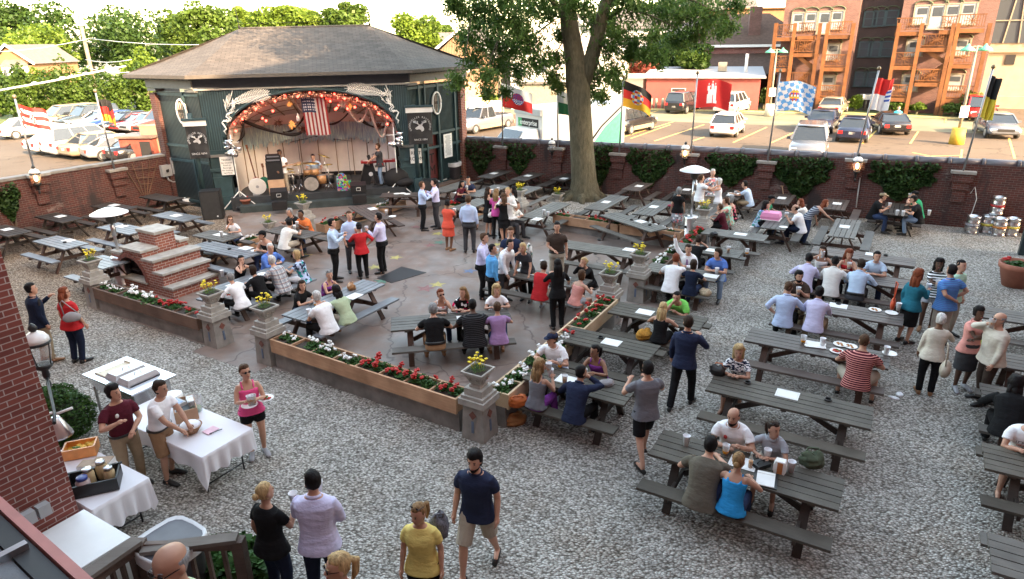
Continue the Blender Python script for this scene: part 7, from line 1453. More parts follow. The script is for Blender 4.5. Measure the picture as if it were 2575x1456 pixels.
pdsl('''
T 1847 1030 N 1|m 1.82 1.12|p white|h khaki|bald bk t|talk tabin|beard logo yaw=-5 pitch=12|bald bearded man in a white polo gesturing at the nearest table
T 1945 1072 N 1|f 1.66|p lgrey|h stone|pony db t|tabin table|shead yaw=50 flip|woman with dark ponytail in a blue grey polo at the nearest table
T 1782 1112 N -1|m 1.83 1.12|s olive|p jean|short bk l|table reach|lean=26|man in an olive tee seen from behind at the nearest table
T 1858 1148 N -1|f 1.64 1.02|v cyanb|p jean|bun db2 t|table table|lean=14|blonde woman in a bright blue tank top at the nearest table
T 1865 863 T2 1|f 1.68 1.1|s navy zz|k stone|curly bl t|tabin tabin|yaw=10 flip|blonde woman in a blue and white zigzag blouse resting her arms on a table
T 2172 860 T3 -1|m 1.85 1.15|s maroon st:salmon|h stone|buzz br t|table table|wide flip lean=18|man in a striped maroon tee from behind, alone at his table
T 1988 707 T4 -1|m 1.86|r lblue|p black|buzz br t|hip table|lean=12|man in a light blue shirt, left of two backs below the brown shirt man
T 2063 723 T4 -1|m 1.83|l lav|p khaki|short bk m|tabin tabin|lean=20|man in a lavender shirt leaning at the same table as the brown shirt man
T 2012 682 T4 1|m 1.78 1.1|p brown|p khaki|full bk t|cup tabin|beard shead yaw=30|bearded man in a dark brown polo holding a cup
T 2030 650 C16 -1|m 1.80|r lav|p black|short bk t|table tabin|lean=24|man in a periwinkle shirt, left of the three backs facing the drinking woman
T 2095 662 C16 -1|m 1.85 1.05|l offw|p black|buzz bk d|tabin table|lean=26|dark skinned man in an off white shirt, middle of three backs
T 2165 660 C16 -1|m 1.85|l sky|p dgrey|short db t|tabin table|shead belt lean=22 yaw=30|man in a pale blue shirt, right of three backs
T 2068 626 C16 1|f 1.66|v white|p jean|long db t|table drink|yaw=-15|dark haired woman in a white tank drinking from a cup
T 2135 634 C16 1|f 1.66|v red|p jean|curly rd l|cup tabin|yaw=20 pitch=15|woman with long curly red hair and a rust top holding a cup
T 2207 636 C16 1|m 1.78|p sky|p jean|short bk l|tabin tabin|yaw=20|clean shaven man in a pale blue polo, right of the curly redhead
T 1738 612 C18 1|m 1.80|l white|p black|short db l|tabin wave|tie yaw=25|man in a white shirt and lilac tie waving his raised arm
T 1800 634 C18 1|m 1.80 1.05|p blue|p ljean|full db l|tabin tabin|yaw=-40 cupR|man in a blue polo and pale jeans beside the waving man
T 1692 646 C18 -1|m 1.83 1.05|s white|p black|short rd l|table face|lean=26|man in a white short sleeved shirt from behind at the waving man's table
T 1740 662 C18 -1|f 1.62|s dnavy|p jean|bob db l|table table|lean=14|woman with a dark bob and navy top from behind
T 1748 603 C17 -1|f 1.62|s black|p black|short db t|table drink|lean=18|woman in black behind the waving man, holding a cup
T 1690 740 C19 1|m 1.80 1.08|s lime|h stone|buzz bk t|tabin face|lean=38 wide flip pitch=10|man in a lime green tee bent over his food
T 1666 768 C19 -1|f 1.62|v black|k black|long bl t|table table|lean=14|blonde woman in a black sleeveless dress opposite the lime green tee
T 1383 845 C21 1|m 1.80 1.08|p white|p sky|short br l|talk talk|cap yaw=-30|man in a navy cap and white polo touching his collar
T 1493 874 C21 1|f 1.64|v purple|p black|pony bk m|talk tabin|yaw=-25|dark haired woman in a purple tank top with a cigarette
T 1350 918 C21 -1|f 1.66|v grey|p purple|curly db2 t|drink cup|lean=12 yaw=-20|woman with long wavy hair in a grey tank and purple trousers
T 1447 937 C21 -1|m 1.78|l navy|p black|short bk t|table drink|lean=22 yaw=-25|man in a dark blue shirt drinking, back to the camera
T 1364 662 B7 -1|m 1.78 1.05|s red|h stone|short db t|face table|lean=20 gshoe|man in a red tee and grey shorts from behind
T 1478 648 B7 1|f 1.66|l black|p black|bun bl l|face face|lean=26 turn=-20|woman with a blond bun and black cardigan holding her face in her hands
T 1438 694 B7 -1|f 1.64|v salmon|h lgrey|bob br l|table table|turn=-20|woman in pale pink half hidden behind the standing woman in black
T 1320 508 B8 1|m 1.80 1.05|l white|p dgrey|short db l|table table|sun|man with sunglasses in a white shirt seated near the tree
T 1345 528 B8 1|m 1.78|l offw|p dgrey|short br l|table table|lean=30|man in a white shirt hunched beside the sunglasses man near the tree
T 1201 446 B11 1|m 1.80 1.1|s navy|p jean|buzz bk t|tabin cup|turn=-55|stocky man in a navy tee at the back table
T 1176 458 B11 1|f 1.64|s maroon|p black|long bk t|table table||dark haired woman beside the stocky man in navy
T 568 546 B2 1|f 1.64|s white|p jean|long br l|table face|sun yaw=50 turn=15|woman in sunglasses and white top alone, hand at her chin
T 652 548 B3 1|m 1.80 1.08|p black|p jean|short gr l|lap talk|turn=-10|grey haired man in a black polo left of the orange shirt
T 655 584 T10 1|m 1.78 1.1|v black|p jean|short bk t|tabin tabin|cap kcap yaw=-20|man in a black cap and sleeveless shirt eating behind the oven
T 706 555 B3 -1|m 1.80|s offw|h stone|full bk t|cup reach|lean=30|dark haired man in an off white shirt with his back to the camera
T 722 540 B3 1|m 1.80 1.12|s orange|p jean|buzz bk b|cup tabin||man in an orange tee holding cups
T 620 648 B4 1|f 1.60|v black|p black|short bk l|table face|yaw=-20|woman in a black top with a short dark bob at the left of a full table
T 674 614 B4 1|m 1.80 1.12|l blue|p black|short wh l|table tabin|tie yaw=-20|white haired man in a royal blue shirt and tie
T 602 692 B4 -1|f 1.66 1.08|l white|p black|short gr l|table table|lean=26|grey haired woman in a white shirt with her back to the camera
T 655 673 B4 -1|f 1.64 1.05|l black|p black|bob db l|table table|lean=26|person in black with dark brown hair between the white and plaid shirts
T 692 646 B4 -1|m 1.83 1.12|s lgrey pl:offw|p black|short wh l|table face|lean=24|white haired man in a plaid shirt
T 748 633 B4 -1|f 1.66 1.05|s lblue fl:navy|p white|bob bl l|table table|turn=20 lean=12|blonde woman in a blue patterned top and white trousers
T 775 712 T11 1|f 1.64|s black|p jean|long db l|tabin tabin|yaw=-25|smiling brunette in a black top at the left plaza table
T 825 682 T11 1|f 1.60|v purple fl:lilac|p black|short gr l|tabin tabin|yaw=-30 shead|grey haired woman in a purple sleeveless top
T 797 735 T11 -1|m 1.80 1.1|s white|p black|short wh l|tabin table|lean=22|white haired man in a white shirt with his back to the camera
T 855 722 T11 -1|f 1.66 1.15|r pgreen|p stone|curly bk t|reach table|lean=26 tshoe|woman in a loose pale green top from behind
T 1108 734 T12 1|f 1.64 1.08|v white fl:salmon|p jean|short rd l|face tabin|gls yaw=20|red haired woman with glasses in a white floral top
T 1163 722 T12 1|f 1.66|s black fl:white|p black|long db2 l|tabin talk|yaw=-40|brunette in a black and white floral top
T 1243 706 T12 1|f 1.66 1.08|s white|p jean|curly bl l|talk talk|shead|curly blonde woman in a white blouse with raised hands
T 1089 774 T12 -1|m 1.76 1.08|s black|p tan|full gr l|table table|lean=22 belt tshoe|grey haired man in a black shirt and tan trousers from behind
T 1187 754 T12 -1|m 1.84 1.22|s black st:dgrey|p black|buzz bk d|table table|lean=20|broad man in a striped black polo from behind
T 1249 762 T12 -1|f 1.62 1.1|s lilac|h jean|short br l|table table|lean=14 tshoe flip|woman in a mauve tee and denim shorts from behind
T 1918 508 C10 1|f 1.62 1.15|s sky fl:blue|p black|curly bk l|table face||woman in a blue floral blouse by the pink box
T 1932 493 C10 1|m 1.78|s green|p jean|short db t|table table|cap kcap|man in a black cap and green tee behind the floral blouse
T 2003 515 C10 -1|m 1.78 1.08|s white|p dnavy|bald bk t|cup table|lean=24|balding man in a white shirt at the pink box table
T 2017 500 C10 -1|f 1.66|s offw|p lgrey|long rd l|reach table|lean=28|woman with long dark auburn hair behind the balding man
T 1810 515 C9 -1|f 1.60 1.05|r maroon|p black|short br l|table table|lean=18|short haired person in a maroon shirt from behind
T 1835 500 C9 -1|m 1.76 1.1|s mint fl:salmon|p black|short br l|table table|lean=16|man in a green floral shirt from behind
T 1857 497 C9 -1|f 1.60|v black fl:salmon|k black|bob gr l|table table|lean=14|woman in a dark floral dress beside the green floral shirt
T 1880 457 C8 -1|m 1.80|s sky|p khaki|short bk l|reach talk|lean=22|man in a pale blue tee and khaki trousers at the back wall
T 2220 487 C14 1|m 1.80 1.1|s black|p jean|short db l|table cup|capt tcap|man in a beige cap and black tee by the back wall
T 2308 494 C14 -1|m 1.80 1.1|s black|p ljean|short db l|table table|cap kcap lean=22 tuck|man in a black cap, black tee and jeans by the back wall
T 2322 484 C14 -1|m 1.80 1.08|s green|p black|short db l|drink table|cap kcap|man in a green shirt drinking behind the black tee man
T 2605 1052 C25 1|m 1.80 1.1|s white|h khaki|short br l|tabin tabin|yaw=10 flip print|man in a white tee with black and red print at the right edge
T 2565 958 C24 -1|m 1.82 1.25|l black|p black|curly bk l|table table|lean=34|person in loose black clothes hunched over at the right edge
F 125 905 50|m 1.80 1.08|l dnavy|p khaki|short bk l|phone down|yaw=-20 tshoe|man in a dark navy shirt and khakis by the near brick corner
F 205 907 75|f 1.72 1.15|s red|p dnavy|long rd l|down down|gls yaw=-30|red haired woman in a red tunic and dark jeans
H 277 962 -35|m 1.80|s maroon|p khaki|full bk l|front talk|yaw=20 belt logo|dark haired server in a maroon tee and khaki trousers
H 372 950 -8|m 1.78|s white|h tan|short db t|reach reach|lean=14 belt pitch=15|server in a white tee and brown shorts at the buffet
F 652 1142 -62|f 1.70 1.05|v pink|h black|short br l|cup cup|sun gshoe yaw=20|woman in a bright pink top and sunglasses carrying plates
H 656 1214 62|f 1.74 1.1|s black|p dnavy|bun bl t|down cup|yaw=-12|woman with a blond bun and black blouse holding a cup, bottom of the photo
H 778 1184 88|m 1.92 1.12|r lav|p dnavy|short bk l|cup front|yaw=45|dark haired man in a pale lavender shirt and jeans, bottom of the photo
H 1052 1258 -98|f 1.72 1.08|s yellow|h black|pony db2 t|down down|shead yaw=-25 pitch=22|woman in a yellow top with sunglasses on her head
F 1207 1428 -108|m 1.83 1.1|p navy|h stone|full bk l|down down|walk beard flip pitch=18|bearded man in a navy polo and cargo shorts walking in flip flops
H 2370 787 62|f 1.66 1.05|l cream|p black|short wh b|down talk|yaw=20 tshoe|white haired woman in a cream lace cardigan carrying a beige bag
F 2412 975 -98|f 1.72 1.0|p salmon|k dgrey|full bk d|cross cross|yaw=10 gshoe|dark skinned woman in a salmon blouse with crossed arms
H 2524 783 172|m 1.80 1.15|j cream|p brown|bald gr l|down drink|gls|balding man in a cream jacket and glasses drinking
H 2400 664 98|m 1.84 1.12|p blue st:bblue|p stone|short bk t|back hip||man in a blue striped polo with one hand behind his back
H 2418 650 -70|m 1.80|s mint|p stone|buzz bk l|pocket pocket||man in a mint tee facing the blue striped polo
F 2272 858 22|f 1.70 1.12|l teal|k black|curly rd l|down cup|yaw=10|auburn haired woman in a teal cardigan and black skirt
F 2325 826 -118|f 1.72|s black st2:white|h lgrey|curly bk d|cup cross|tshoe|dark skinned woman in a black and white striped top
F 1616 1155 102|m 1.78 1.06|s grey|h black|short bk l|talk talk|walk flip|man in a grey polo and black shorts walking away
F 1712 1020 62|m 1.82 1.05|l navy|p black|short db l|down talk|walk yaw=20|man in a navy shirt and black trousers beside the grey polo
F 1182 632 82|m 1.84 1.08|l lblue|p dgrey|full br l|pocket down|belt|man in a bright blue shirt from behind in the middle of the plaza
F 1130 628 62|f 1.68 1.08|s coral|n black|bun bk b|talk cup|dress tshoe|woman in a coral dress and tan heels
F 1066 578 12|m 1.78|l lblue|p black|short br l|talk talk|belt|man in a pale blue shirt facing right near the stage
F 1100 573 188|m 1.82 1.03|l lav|p dgrey|short bk l|talk talk|belt|man in a pale lavender shirt facing left near the stage
F 848 705 8|m 1.84 1.05|l sky|p black|short bk l|talk talk|belt|man in a pale blue shirt facing right, left of the group of four
F 892 682 -62|m 1.86|r lblue|p dgrey|short br l|cup pocket|belt|man in a blue shirt and grey trousers, back of the group of four
F 916 700 118|f 1.68 1.08|r red|p black|bun bk t|talk hip||woman in a red blouse with a hand on her hip
F 966 684 172|m 1.82 1.05|l lav|p black|short bk t|cup down|belt|man in a lavender shirt holding a cup, right of the group of four
F 1229 592 22|f 1.72|v black|n black|long db l|cup talk|dress|woman in a sleeveless black dress with a white bag
F 1250 598 72|f 1.72|l magenta|p black|long db2 l|talk talk|shead|woman in a magenta blouse from behind
H 1277 470 -110|m 1.82|l offw|p dgrey|short bl l|talk talk||fair haired man in a cream shirt facing the women
H 1266 484 120|f 1.66|s black|n black|long br l|talk talk|dress|woman in black between the magenta blouse and the white dress
F 1294 586 160|f 1.68|s offw|n offw|long bk m|talk talk|dress|woman with long dark hair in a white dress
H 1208 583 -12|m 1.80|l lav|p black|short br l|table cup|lean=8 tuckin|man in a white shirt at the left end of the plates table
H 1235 612 22|m 1.76 1.05|l bblue|p black|buzz bk t|down down|tuckin yaw=-20|man in a sky blue shirt from behind by the plates table
H 1262 590 -40|m 1.80|l white|p dgrey|short bk l|down lean|lean=24 yaw=-10|man in a white shirt and dark tie leaning on the plates table
H 1284 567 -92|m 1.86 1.06|s navy|h khaki|short br l|front front|pitch=30|tall man in a navy tee looking down at the plates table
H 1326 598 -118|f 1.68|s dgrey|p black|bob bl l|lean lean|lean=26|blonde woman with a pale scarf leaning on the plates table
H 1401 556 -98|m 1.82 1.1|p brown|p stone|short bk t|down front|belt|man in a dark brown polo and stone trousers
H 1403 650 96|f 1.72|l black|p black|long bk l|talk talk||slim woman all in black from behind at the plates table
H 1763 437 12|m 1.80 1.08|s white|p khaki|pony br l|out out||long haired man in a white tee hugging a woman
H 1793 423 -92|m 1.86 1.1|s lgrey fl:white|p stone|short wh l|down down||tall white haired man in a grey floral shirt
H 1811 447 165|f 1.66 1.08|v white|n white|bob wh l|out out|dress|white haired woman in a white dress being hugged
H 1708 470 72|f 1.62 1.08|s black|k lgrey fl|bob gr l|down down||grey haired woman in a black top and print skirt
F 2022 612 -8|f 1.70|v lgrey st2:navy|p jean|long rd l|down (0)|lean=52|woman in a striped tank and jeans leaning over a table
F 2249 333 250|m 1.78|s turq|p stone|short br l|down down|walk|man in a turquoise shirt walking in the parking lot
H 855 1386 200|f 1.70 1.05|v offw|p jean|pony bl t|down down|z0=1.05 sun yaw=10|blonde ponytailed woman on the stairs at the bottom edge
H 428 1356 -112|m 1.82 1.2|s pgreen fl:salmon|p khaki|bald gr t|down down|z0=2.0 sun pitch=10|balding man in sunglasses and a floral shirt on the stairs
F 717 484 -85|m 1.80 1.05|s white|p stone|short bk b|front reach|z0=.54 pitch=25 gshoe|bass player in a white tee and beige trousers on stage
F 960 465 195|m 1.80 1.08|s dgrey|p ljean|short br l|reach reach|z0=.54 beard tz=1.0|keyboard player in a dark shirt and jeans on stage
'''.replace('|down (0)|','|down reach|'))
p=at(795,470,ZS)+SY*.55;human(Vector((p.x,p.y,0)),-76,1.78,'m',True,('s','sky',''),('h','stone'),('short','bk'),'l',('table','table'),'','drummer in a pale blue tee behind the drum kit',z0=ZS,tz=.62)
mb=MB();mb.cyl((0,0,0),.16,.42,12);o=mb.build('drum_stool',M_BLACK);o.location=(p.x,p.y,ZS);tag(o,'black drum stool under the drummer','stool')
p=at(717,484,ZS);t=empty('bass_guitar',(p.x,p.y,ZS),SA-.2,'orange sunburst bass guitar played by the man in a white tee','guitar');mb=MB();mb.slab([(x,-.24,z)for x,z in((-.30,1.0),(-.18,.92),(.0,.94),(.12,1.06),(.06,1.16),(-.06,1.14),(-.16,1.22),(-.28,1.14))],(0,1,0),.05);mb.build('body',M_SUNB,t);mb=MB();mb.bar((.05,-.25,1.1),(.72,-.3,1.24),.05,.03,(0,1,0));mb.bar((.72,-.3,1.24),(.88,-.3,1.27),.09,.03,(0,1,0));mb.build('neck',M_CEDAR,t)
def near_bag(px,py,z,r,mat,lab,rz=0,sl_=None,ft=None):
 p=on_y(px,py,at(*ft).y-.24)-Vector((0,0,r[2]))if ft else at(px,py,z);mb=MB();mb.smooth=True;rings=[]
 for i in range(9):f=i/8;w_=math.sin(math.pi*min(.98,f*.8+.18))**.6;rings.append([Vector((r[0]*w_*math.cos(2*math.pi*k/16)*(1+.06*math.sin(3*k)),r[1]*w_*math.sin(2*math.pi*k/16),r[2]*2*f))for k in range(16)])
 mb.loft(rings);t=empty('shoulder_bag',p,rz,lab,'bag');mb.build('bag_body',mat,t);s=MB();s.smooth=True;s.tube([(-r[0]*.7,0,r[2]*1.6)]+[Vector(q)for q in(sl_ or[(-.05,0,r[2]*3.2),(.03,0,r[2]*3.2)])]+[(r[0]*.7,0,r[2]*1.6)],.012,6);s.build('strap',mat,t);return t
near_bag(180,796,1.02,(.17,.07,.10),M_GREYB,'grey leather shoulder bag on the woman in the red tunic',.5,[(-.14,.02,.42),(-.10,.04,.46)],(205,907))
near_bag(2378,925,.62,(.2,.09,.14),plain('beige_leather',(.42,.36,.28),.5,var=.12),'beige leather shoulder bag of the woman in cream lace',.9,[(-.1,.03,.6),(-.04,.05,.62)],(2352,1015))
near_bag(2246,762,.85,(.13,.05,.13),plain('vermilion_leather',(.62,.08,.02),.5),'vermilion shoulder bag of the auburn haired woman in teal',1.0,[(.05,-.02,.55),(.09,.02,.58)],(2272,858))
near_bag(1235,546,.75,(.11,.05,.09),M_WHITE,'small white bag on the woman in the black dress',.4);p=at(1115,1345,1.0);blobbag('day_pack',1104,1345,1.08,(.11,.12,.17),plain('speckled_grey',(.11,.11,.13),.8,var=.6,scale=60),'dark speckled backpack on the woman in yellow','backpack')
for px,py,z,k,lab in((628,1020,1.02,0,'white plate in the left hand of the woman in pink'),(668,1003,1.05,2,'plate of food in the right hand of the woman in pink')):
 c_=p_plate(k);c_.location=at(px,py,z);tag(c_,lab,'plate')
p=at(1330,640,1.1);mb=MB();mb.smooth=True;mb.tube([(-.06,-.12,.0),(-.05,-.05,.22),(0,.06,.28),(.05,-.05,.22),(.06,-.12,-.05)],[.03,.035,.035,.035,.03],8);o=mb.build('scarf',cloth('offw','fl','dgrey'));o.location=p;tag(o,'pale patterned scarf on the blonde woman leaning on the plates table','scarf')
mb=MB();mb.bar((0,0,0),(0,.02,.14),.07,.01);o=mb.build('mobile_phone',M_BLACK);o.location=at(100,768,1.35);tag(o,'black phone held by the man in the dark navy shirt','phone')
def bark(n,a,b_):
 m_,t,b=newmat(n);v=coords(t,'Object',(5,5,1.4));f=noise_(t,v,2.2,6,.7);t.links.new(ramp(t,f,[(.3,a),(.7,b_)]),b.inputs['Base Color']);setp(b,Roughness=.95);bump(t,b,f,.8,.06);return m_
M_BARK=bark('tree_bark',(.050,.046,.026),(.135,.118,.075));YT=27.6
def tp(px,py,dy=0):return on_y(px,py,YT+dy)
TL=leafmat('ash_leaves',(.034,.078,.018),(.10,.175,.036),1.2,.4)
c0_=at(1467,498,0);t=empty('big_tree',(c0_.x,YT,0),0,'very large tree with a thick grey green trunk rising right of the stage','tree');o_=Vector((c0_.x,YT,0))
mb=MB();mb.smooth=True
def limb(pts,rs,n=14):mb.tube([q-o_ for q in pts],rs,n)
limb([Vector((c0_.x+.05,YT,-.1)),Vector((c0_.x+.03,YT,.25)),Vector((c0_.x,YT,.8)),tp(1464,380),tp(1458,280),tp(1452,200),tp(1446,150),tp(1431,60),tp(1422,-40),tp(1405,-200),tp(1380,-420,1)],[.86,.66,.53,.48,.46,.47,.40,.34,.30,.24,.1],18)
limb([tp(1466,210),tp(1484,160,-.1),tp(1503,90,-.2),tp(1520,20,-.3),tp(1560,-120,-.6),tp(1600,-350,-1)],[.30,.30,.27,.23,.17,.06])
for P,r0 in(([(1440,60),(1370,-20),(1290,-60),(1200,-40)],.13),([(1425,0),(1340,-80),(1240,-90),(1150,-20)],.12),([(1520,20),(1600,-30),(1700,-20),(1800,30)],.13),([(1510,60),(1570,20),(1640,40),(1700,70)],.06),([(1290,-60),(1270,20),(1255,90),(1240,160)],.05),([(1340,-80),(1330,10),(1325,80),(1340,140)],.05),([(1200,-40),(1185,40),(1175,110),(1160,190)],.04),([(1640,40),(1650,80),(1620,125)],.03),([(1495,120),(1510,170),(1490,220)],.04),([(1430,80),(1400,130),(1400,200)],.035),([(1700,-20),(1740,40),(1760,90)],.05),([(1255,90),(1230,160),(1232,225)],.03)):
 limb([tp(x,y,-.3*i)for i,(x,y)in enumerate(P)],[r0*(1-i/(len(P)+.3))for i in range(len(P))],6)
for a in range(7):limb([Vector((c0_.x,YT,.45)),Vector((c0_.x+.75*math.cos(a*.9),YT+.75*math.sin(a*.9),.06)),Vector((c0_.x+1.15*math.cos(a*.9+.1),YT+1.15*math.sin(a*.9+.1),-.08))],[.3,.17,.05],7)
mb.build('trunk',M_BARK,t)
rg=np.random.default_rng(11);CC=[]
CL='1160,28,40 1200,62,40 1168,100,32 1232,108,48 1190,150,34 1148,205,28 1252,168,46 1222,192,30 1290,58,55 1332,112,52 1280,128,46 1352,158,42 1304,184,36 1226,234,17 1270,232,14 1380,30,48 1398,150,30 1390,196,24 1402,218,18 1500,55,45 1532,118,45 1500,190,40 1478,232,34 1542,182,34 1560,88,40 1592,112,24 1600,18,50 1660,45,50 1720,36,52 1790,44,50 1832,66,26 1752,88,36 1622,138,22 1700,104,34 1816,84,18 1654,150,24 1270,10,50 1330,10,45 1140,8,25 1560,5,40 1850,14,30 1440,10,28 1470,20,35 1555,215,20 1515,245,16 1245,60,34 1210,20,40 1310,80,30 1760,20,40 1690,10,50 1640,90,22 1585,140,18 1410,90,16'
for q in CL.split():
 x,y,r_=map(float,q.split(','));c_=tp(x,y,rg.uniform(-1.6,1.2));rr_=r_/60.;n=int(290*rr_**2)+90
 d_=rg.normal(size=(n,3));d_/=np.linalg.norm(d_,axis=1)[:,None];P=np.array(c_-o_)+d_*(rg.uniform(.15,1.1,n)[:,None])*rr_*np.array([1.0,1.1,.85]);CC.append(P)
for i in range(60):
 a=rg.uniform(0,6.28);rr_=rg.uniform(1,7.5);c_=np.array([rr_*math.cos(a),rr_*math.sin(a)*.85,rg.uniform(9.0,18)]);n=130;d_=rg.normal(size=(n,3));d_/=np.linalg.norm(d_,axis=1)[:,None];CC.append(c_+d_*rg.uniform(.3,1.4,n)[:,None]*np.array([1.3,1.3,.8]))
for i in range(46):  # extra crown clumps out of view, added to shade the bandstand roof
 c_=np.array([-3.2,-4.4,12.0])+rg.normal(0,1,3)*np.array([2.6,1.9,1.7]);n=150;d_=rg.normal(size=(n,3));d_/=np.linalg.norm(d_,axis=1)[:,None];CC.append(c_+d_*rg.uniform(.3,1.3,n)[:,None])
C=np.concatenate(CC);K=[]
for k in range(3):K.append(C+rg.normal(0,.09,C.shape))
C=np.concatenate(K);me=leaves('crown',C,.21,TL,rg,up=.1,droop=1.3,aspect=.30);mesh_obj('crown',me,t)
def crown_pts(rg,n,R_,nb=26,lo=-.5):
 B_=rg.normal(size=(nb,3));B_/=np.linalg.norm(B_,axis=1)[:,None];B_[:,2]=np.maximum(B_[:,2],lo);B_*=rg.uniform(.35,.78,nb)[:,None];rb=rg.uniform(.22,.40,nb);k=rg.integers(0,nb,n)
 d_=rg.normal(size=(n,3));d_/=np.linalg.norm(d_,axis=1)[:,None];return(B_[k]+d_*rb[k][:,None]*rg.uniform(.75,1.05,n)[:,None])*np.array(R_)
LM={'d':leafmat('dark_crown',(.014,.036,.008),(.045,.088,.016),.35,.25),'m':leafmat('mid_crown',(.03,.062,.010),(.078,.13,.020),.35,.3),'y':leafmat('bright_crown',(.055,.10,.012),(.135,.205,.024),.5,.35),'r':leafmat('red_crown',(.10,.025,.02),(.22,.06,.04),.6,.3)}
def tree(px,y0,y1,w_,Y,k,lab,seed,n=5200,ls=.0052,cat='tree',name='leafy_tree',trunk=True,grp='trees beyond the walls'):
 rg=np.random.default_rng(seed);c_=on_y(px,(y0+y1)/2,Y);sc_=Y/1600;R_=(w_/2*sc_*1.1,w_/2*sc_,(y1-y0)/2*sc_*1.15);P=crown_pts(rg,n,R_);t=empty(name,(c_.x,Y,0),0,lab,cat,grp)
 P[:,2]+=c_.z;P[:,2]=np.maximum(P[:,2],.1);mesh_obj('crown',leaves('crown',P,Y*ls,LM[k],rg,up=.3,aspect=.8),t)
 mb=MB();zt=max(.6,c_.z-R_[2]*.2);mb.tube([(0,0,-.1),(.1,0,zt*.5),(0,0,zt)],[.016*R_[0]*4+.1,.05*R_[0]+.05,.05],7);[mb.tube([(0,0,zt*.75),(R_[0]*.5*math.cos(a),R_[1]*.5*math.sin(a),zt+R_[2]*.3)],[.07,.03],5)for a in(0,2,4)];mb.build('trunk',M_BARK,t)
for i,a in enumerate(((18,20,118,150,125,'d','dark green tree at the far left above the gabled house'),(88,66,176,200,92,'y','broad light green tree behind the gabled house'),(215,20,190,230,112,'d','tallest dark tree left of the utility pole'),(318,44,190,190,106,'d','broad dark tree right of the utility pole'),(432,42,150,92,118,'m','pale conical tree left of the bandstand roof'),(528,20,130,150,104,'m','round tree above the left slope of the bandstand roof'),(620,24,84,84,120,'y','small tree at the left end of the bandstand ridge'),(726,18,86,160,112,'y','sunlit tree above the middle of the bandstand ridge'),(872,16,80,122,114,'m','tree at the right end of the bandstand ridge'),(1052,38,140,132,70,'y','bright yellow green tree right of the bandstand roof'),(1112,64,120,70,95,'m','small tree behind the grey roofed house'),(362,140,262,92,66,'y','bright yellow green tree touching the bandstand eave'),(1600,146,206,96,72,'r','dark red maple in front of the white house'),(1690,96,190,130,75,'d','dark green tree left of the brown roofed building'),(1640,20,90,130,100,'y','light green tree between the white house and the church tower'),(1745,120,178,90,70,'m','green tree right of the red maple'),(1230,236,262,50,58,'y','green bush by the tan garage'),(2535,200,226,60,66,'m','bush in front of the church'),(470,100,150,80,125,'d','dark tree low behind the bandstand roof'),(1560,30,120,90,110,'m','tree behind the big tree trunk'))):tree(*a,seed=30+i)
for i in range(11):tree(-15+i*37,168+((i*37)%23),300,74,67-(i%3)*2.5,'my'[(i*7)%3==0],'sunlit hedge bush number %s from the left behind the far car row'%['one','two','three','four','five','six','seven','eight','nine','ten','eleven'][i],60+i,2300,.0046,'bush','hedge_bush',grp='bushes behind the far car row')
for i,(x,y0,y1,w_,Y)in enumerate(((1920,228,264,32,62),(2150,242,276,40,59),(2245,258,278,60,57),(2305,258,280,40,56),(2400,258,285,60,54),(2440,232,282,50,54),(2070,250,275,30,60))):tree(x,y0,y1,w_,Y,'my'[i%2],'low shrub number %s from the left before the balconied apartments'%['one','two','three','four','five','six','seven'][i],90+i,900,.0035,'shrub','low_shrub',grp='shrubs before the apartments')
sheet('grass_verge',[at(1590,272),at(1900,277),at(2100,284),at(2440,299),at(2440,290),at(2100,277),at(1900,270),at(1590,266)],.02,M_GRASS)
sheet('far_road',[(-60,64),(-16,70),(-16,76),(-60,72)],-.01,M_LOT);sheet('hedge_bank',[(-75,60),(-30,56),(-26,66),(-70,74)],-.005,M_GRASS)
sheet('church_drive',[at(2400,292),at(2640,330),at(2640,215),at(2480,215)],-.008,M_LOT)
def kerb(a,b_):mb=MB();mb.bar(a+Vector((0,0,.06)),b_+Vector((0,0,.06)),.18,.14);tag(mb.build('kerb',plain('kerb_yellow',(.42,.34,.16),.8,var=.2)),kind='structure')
kerb(at(1630,276),at(2080,287));kerb(at(2090,285),at(2440,301));kerb(at(40,333),at(400,352))
class Fac:
 def __init__(s,A,ang):s.A=Vector((A[0],A[1],0));s.d=Vector((math.cos(ang),math.sin(ang),0));s.n=Vector((s.d.y,-s.d.x,0));s.ang=ang
 def sz(s,px,py,off=0):q=on_plane(px,py,s.A+s.n*off,s.n)-s.A;return q.dot(s.d),q.z
def fbox(mb,s0,s1,z0,z1,y0,y1):mb.box(((s0+s1)/2,(y0+y1)/2,(z0+z1)/2),(abs(s1-s0),abs(y1-y0),abs(z1-z0)))
M_BLDB=brick('apartment_brick',(.135,.065,.054),(.095,.045,.038),(.15,.11,.095),1.0,.22,.08);M_BLDD=brick('shaded_apartment_brick',(.06,.036,.033),(.045,.028,.027),(.08,.06,.055),1.0,.22,.08);M_DECK=wood('deck_timber',(.085,.032,.010),(.15,.058,.018),.7);M_GLS=glass('window_glass',(.05,.06,.07),.1);M_CRM=plain('cream_frame',(.19,.17,.13),.6);M_DOORW=plain('pale_door',(.24,.25,.26),.6);M_RSH=plain('brown_shingles',(.075,.045,.032),.9,var=.3,scale=4);M_TREAD=plain('green_lintel',(.07,.085,.045),.6)  # recessed block's shadow painted as a darker copy of the apartment brick
F=Fac((24.6,62.6),-.50)
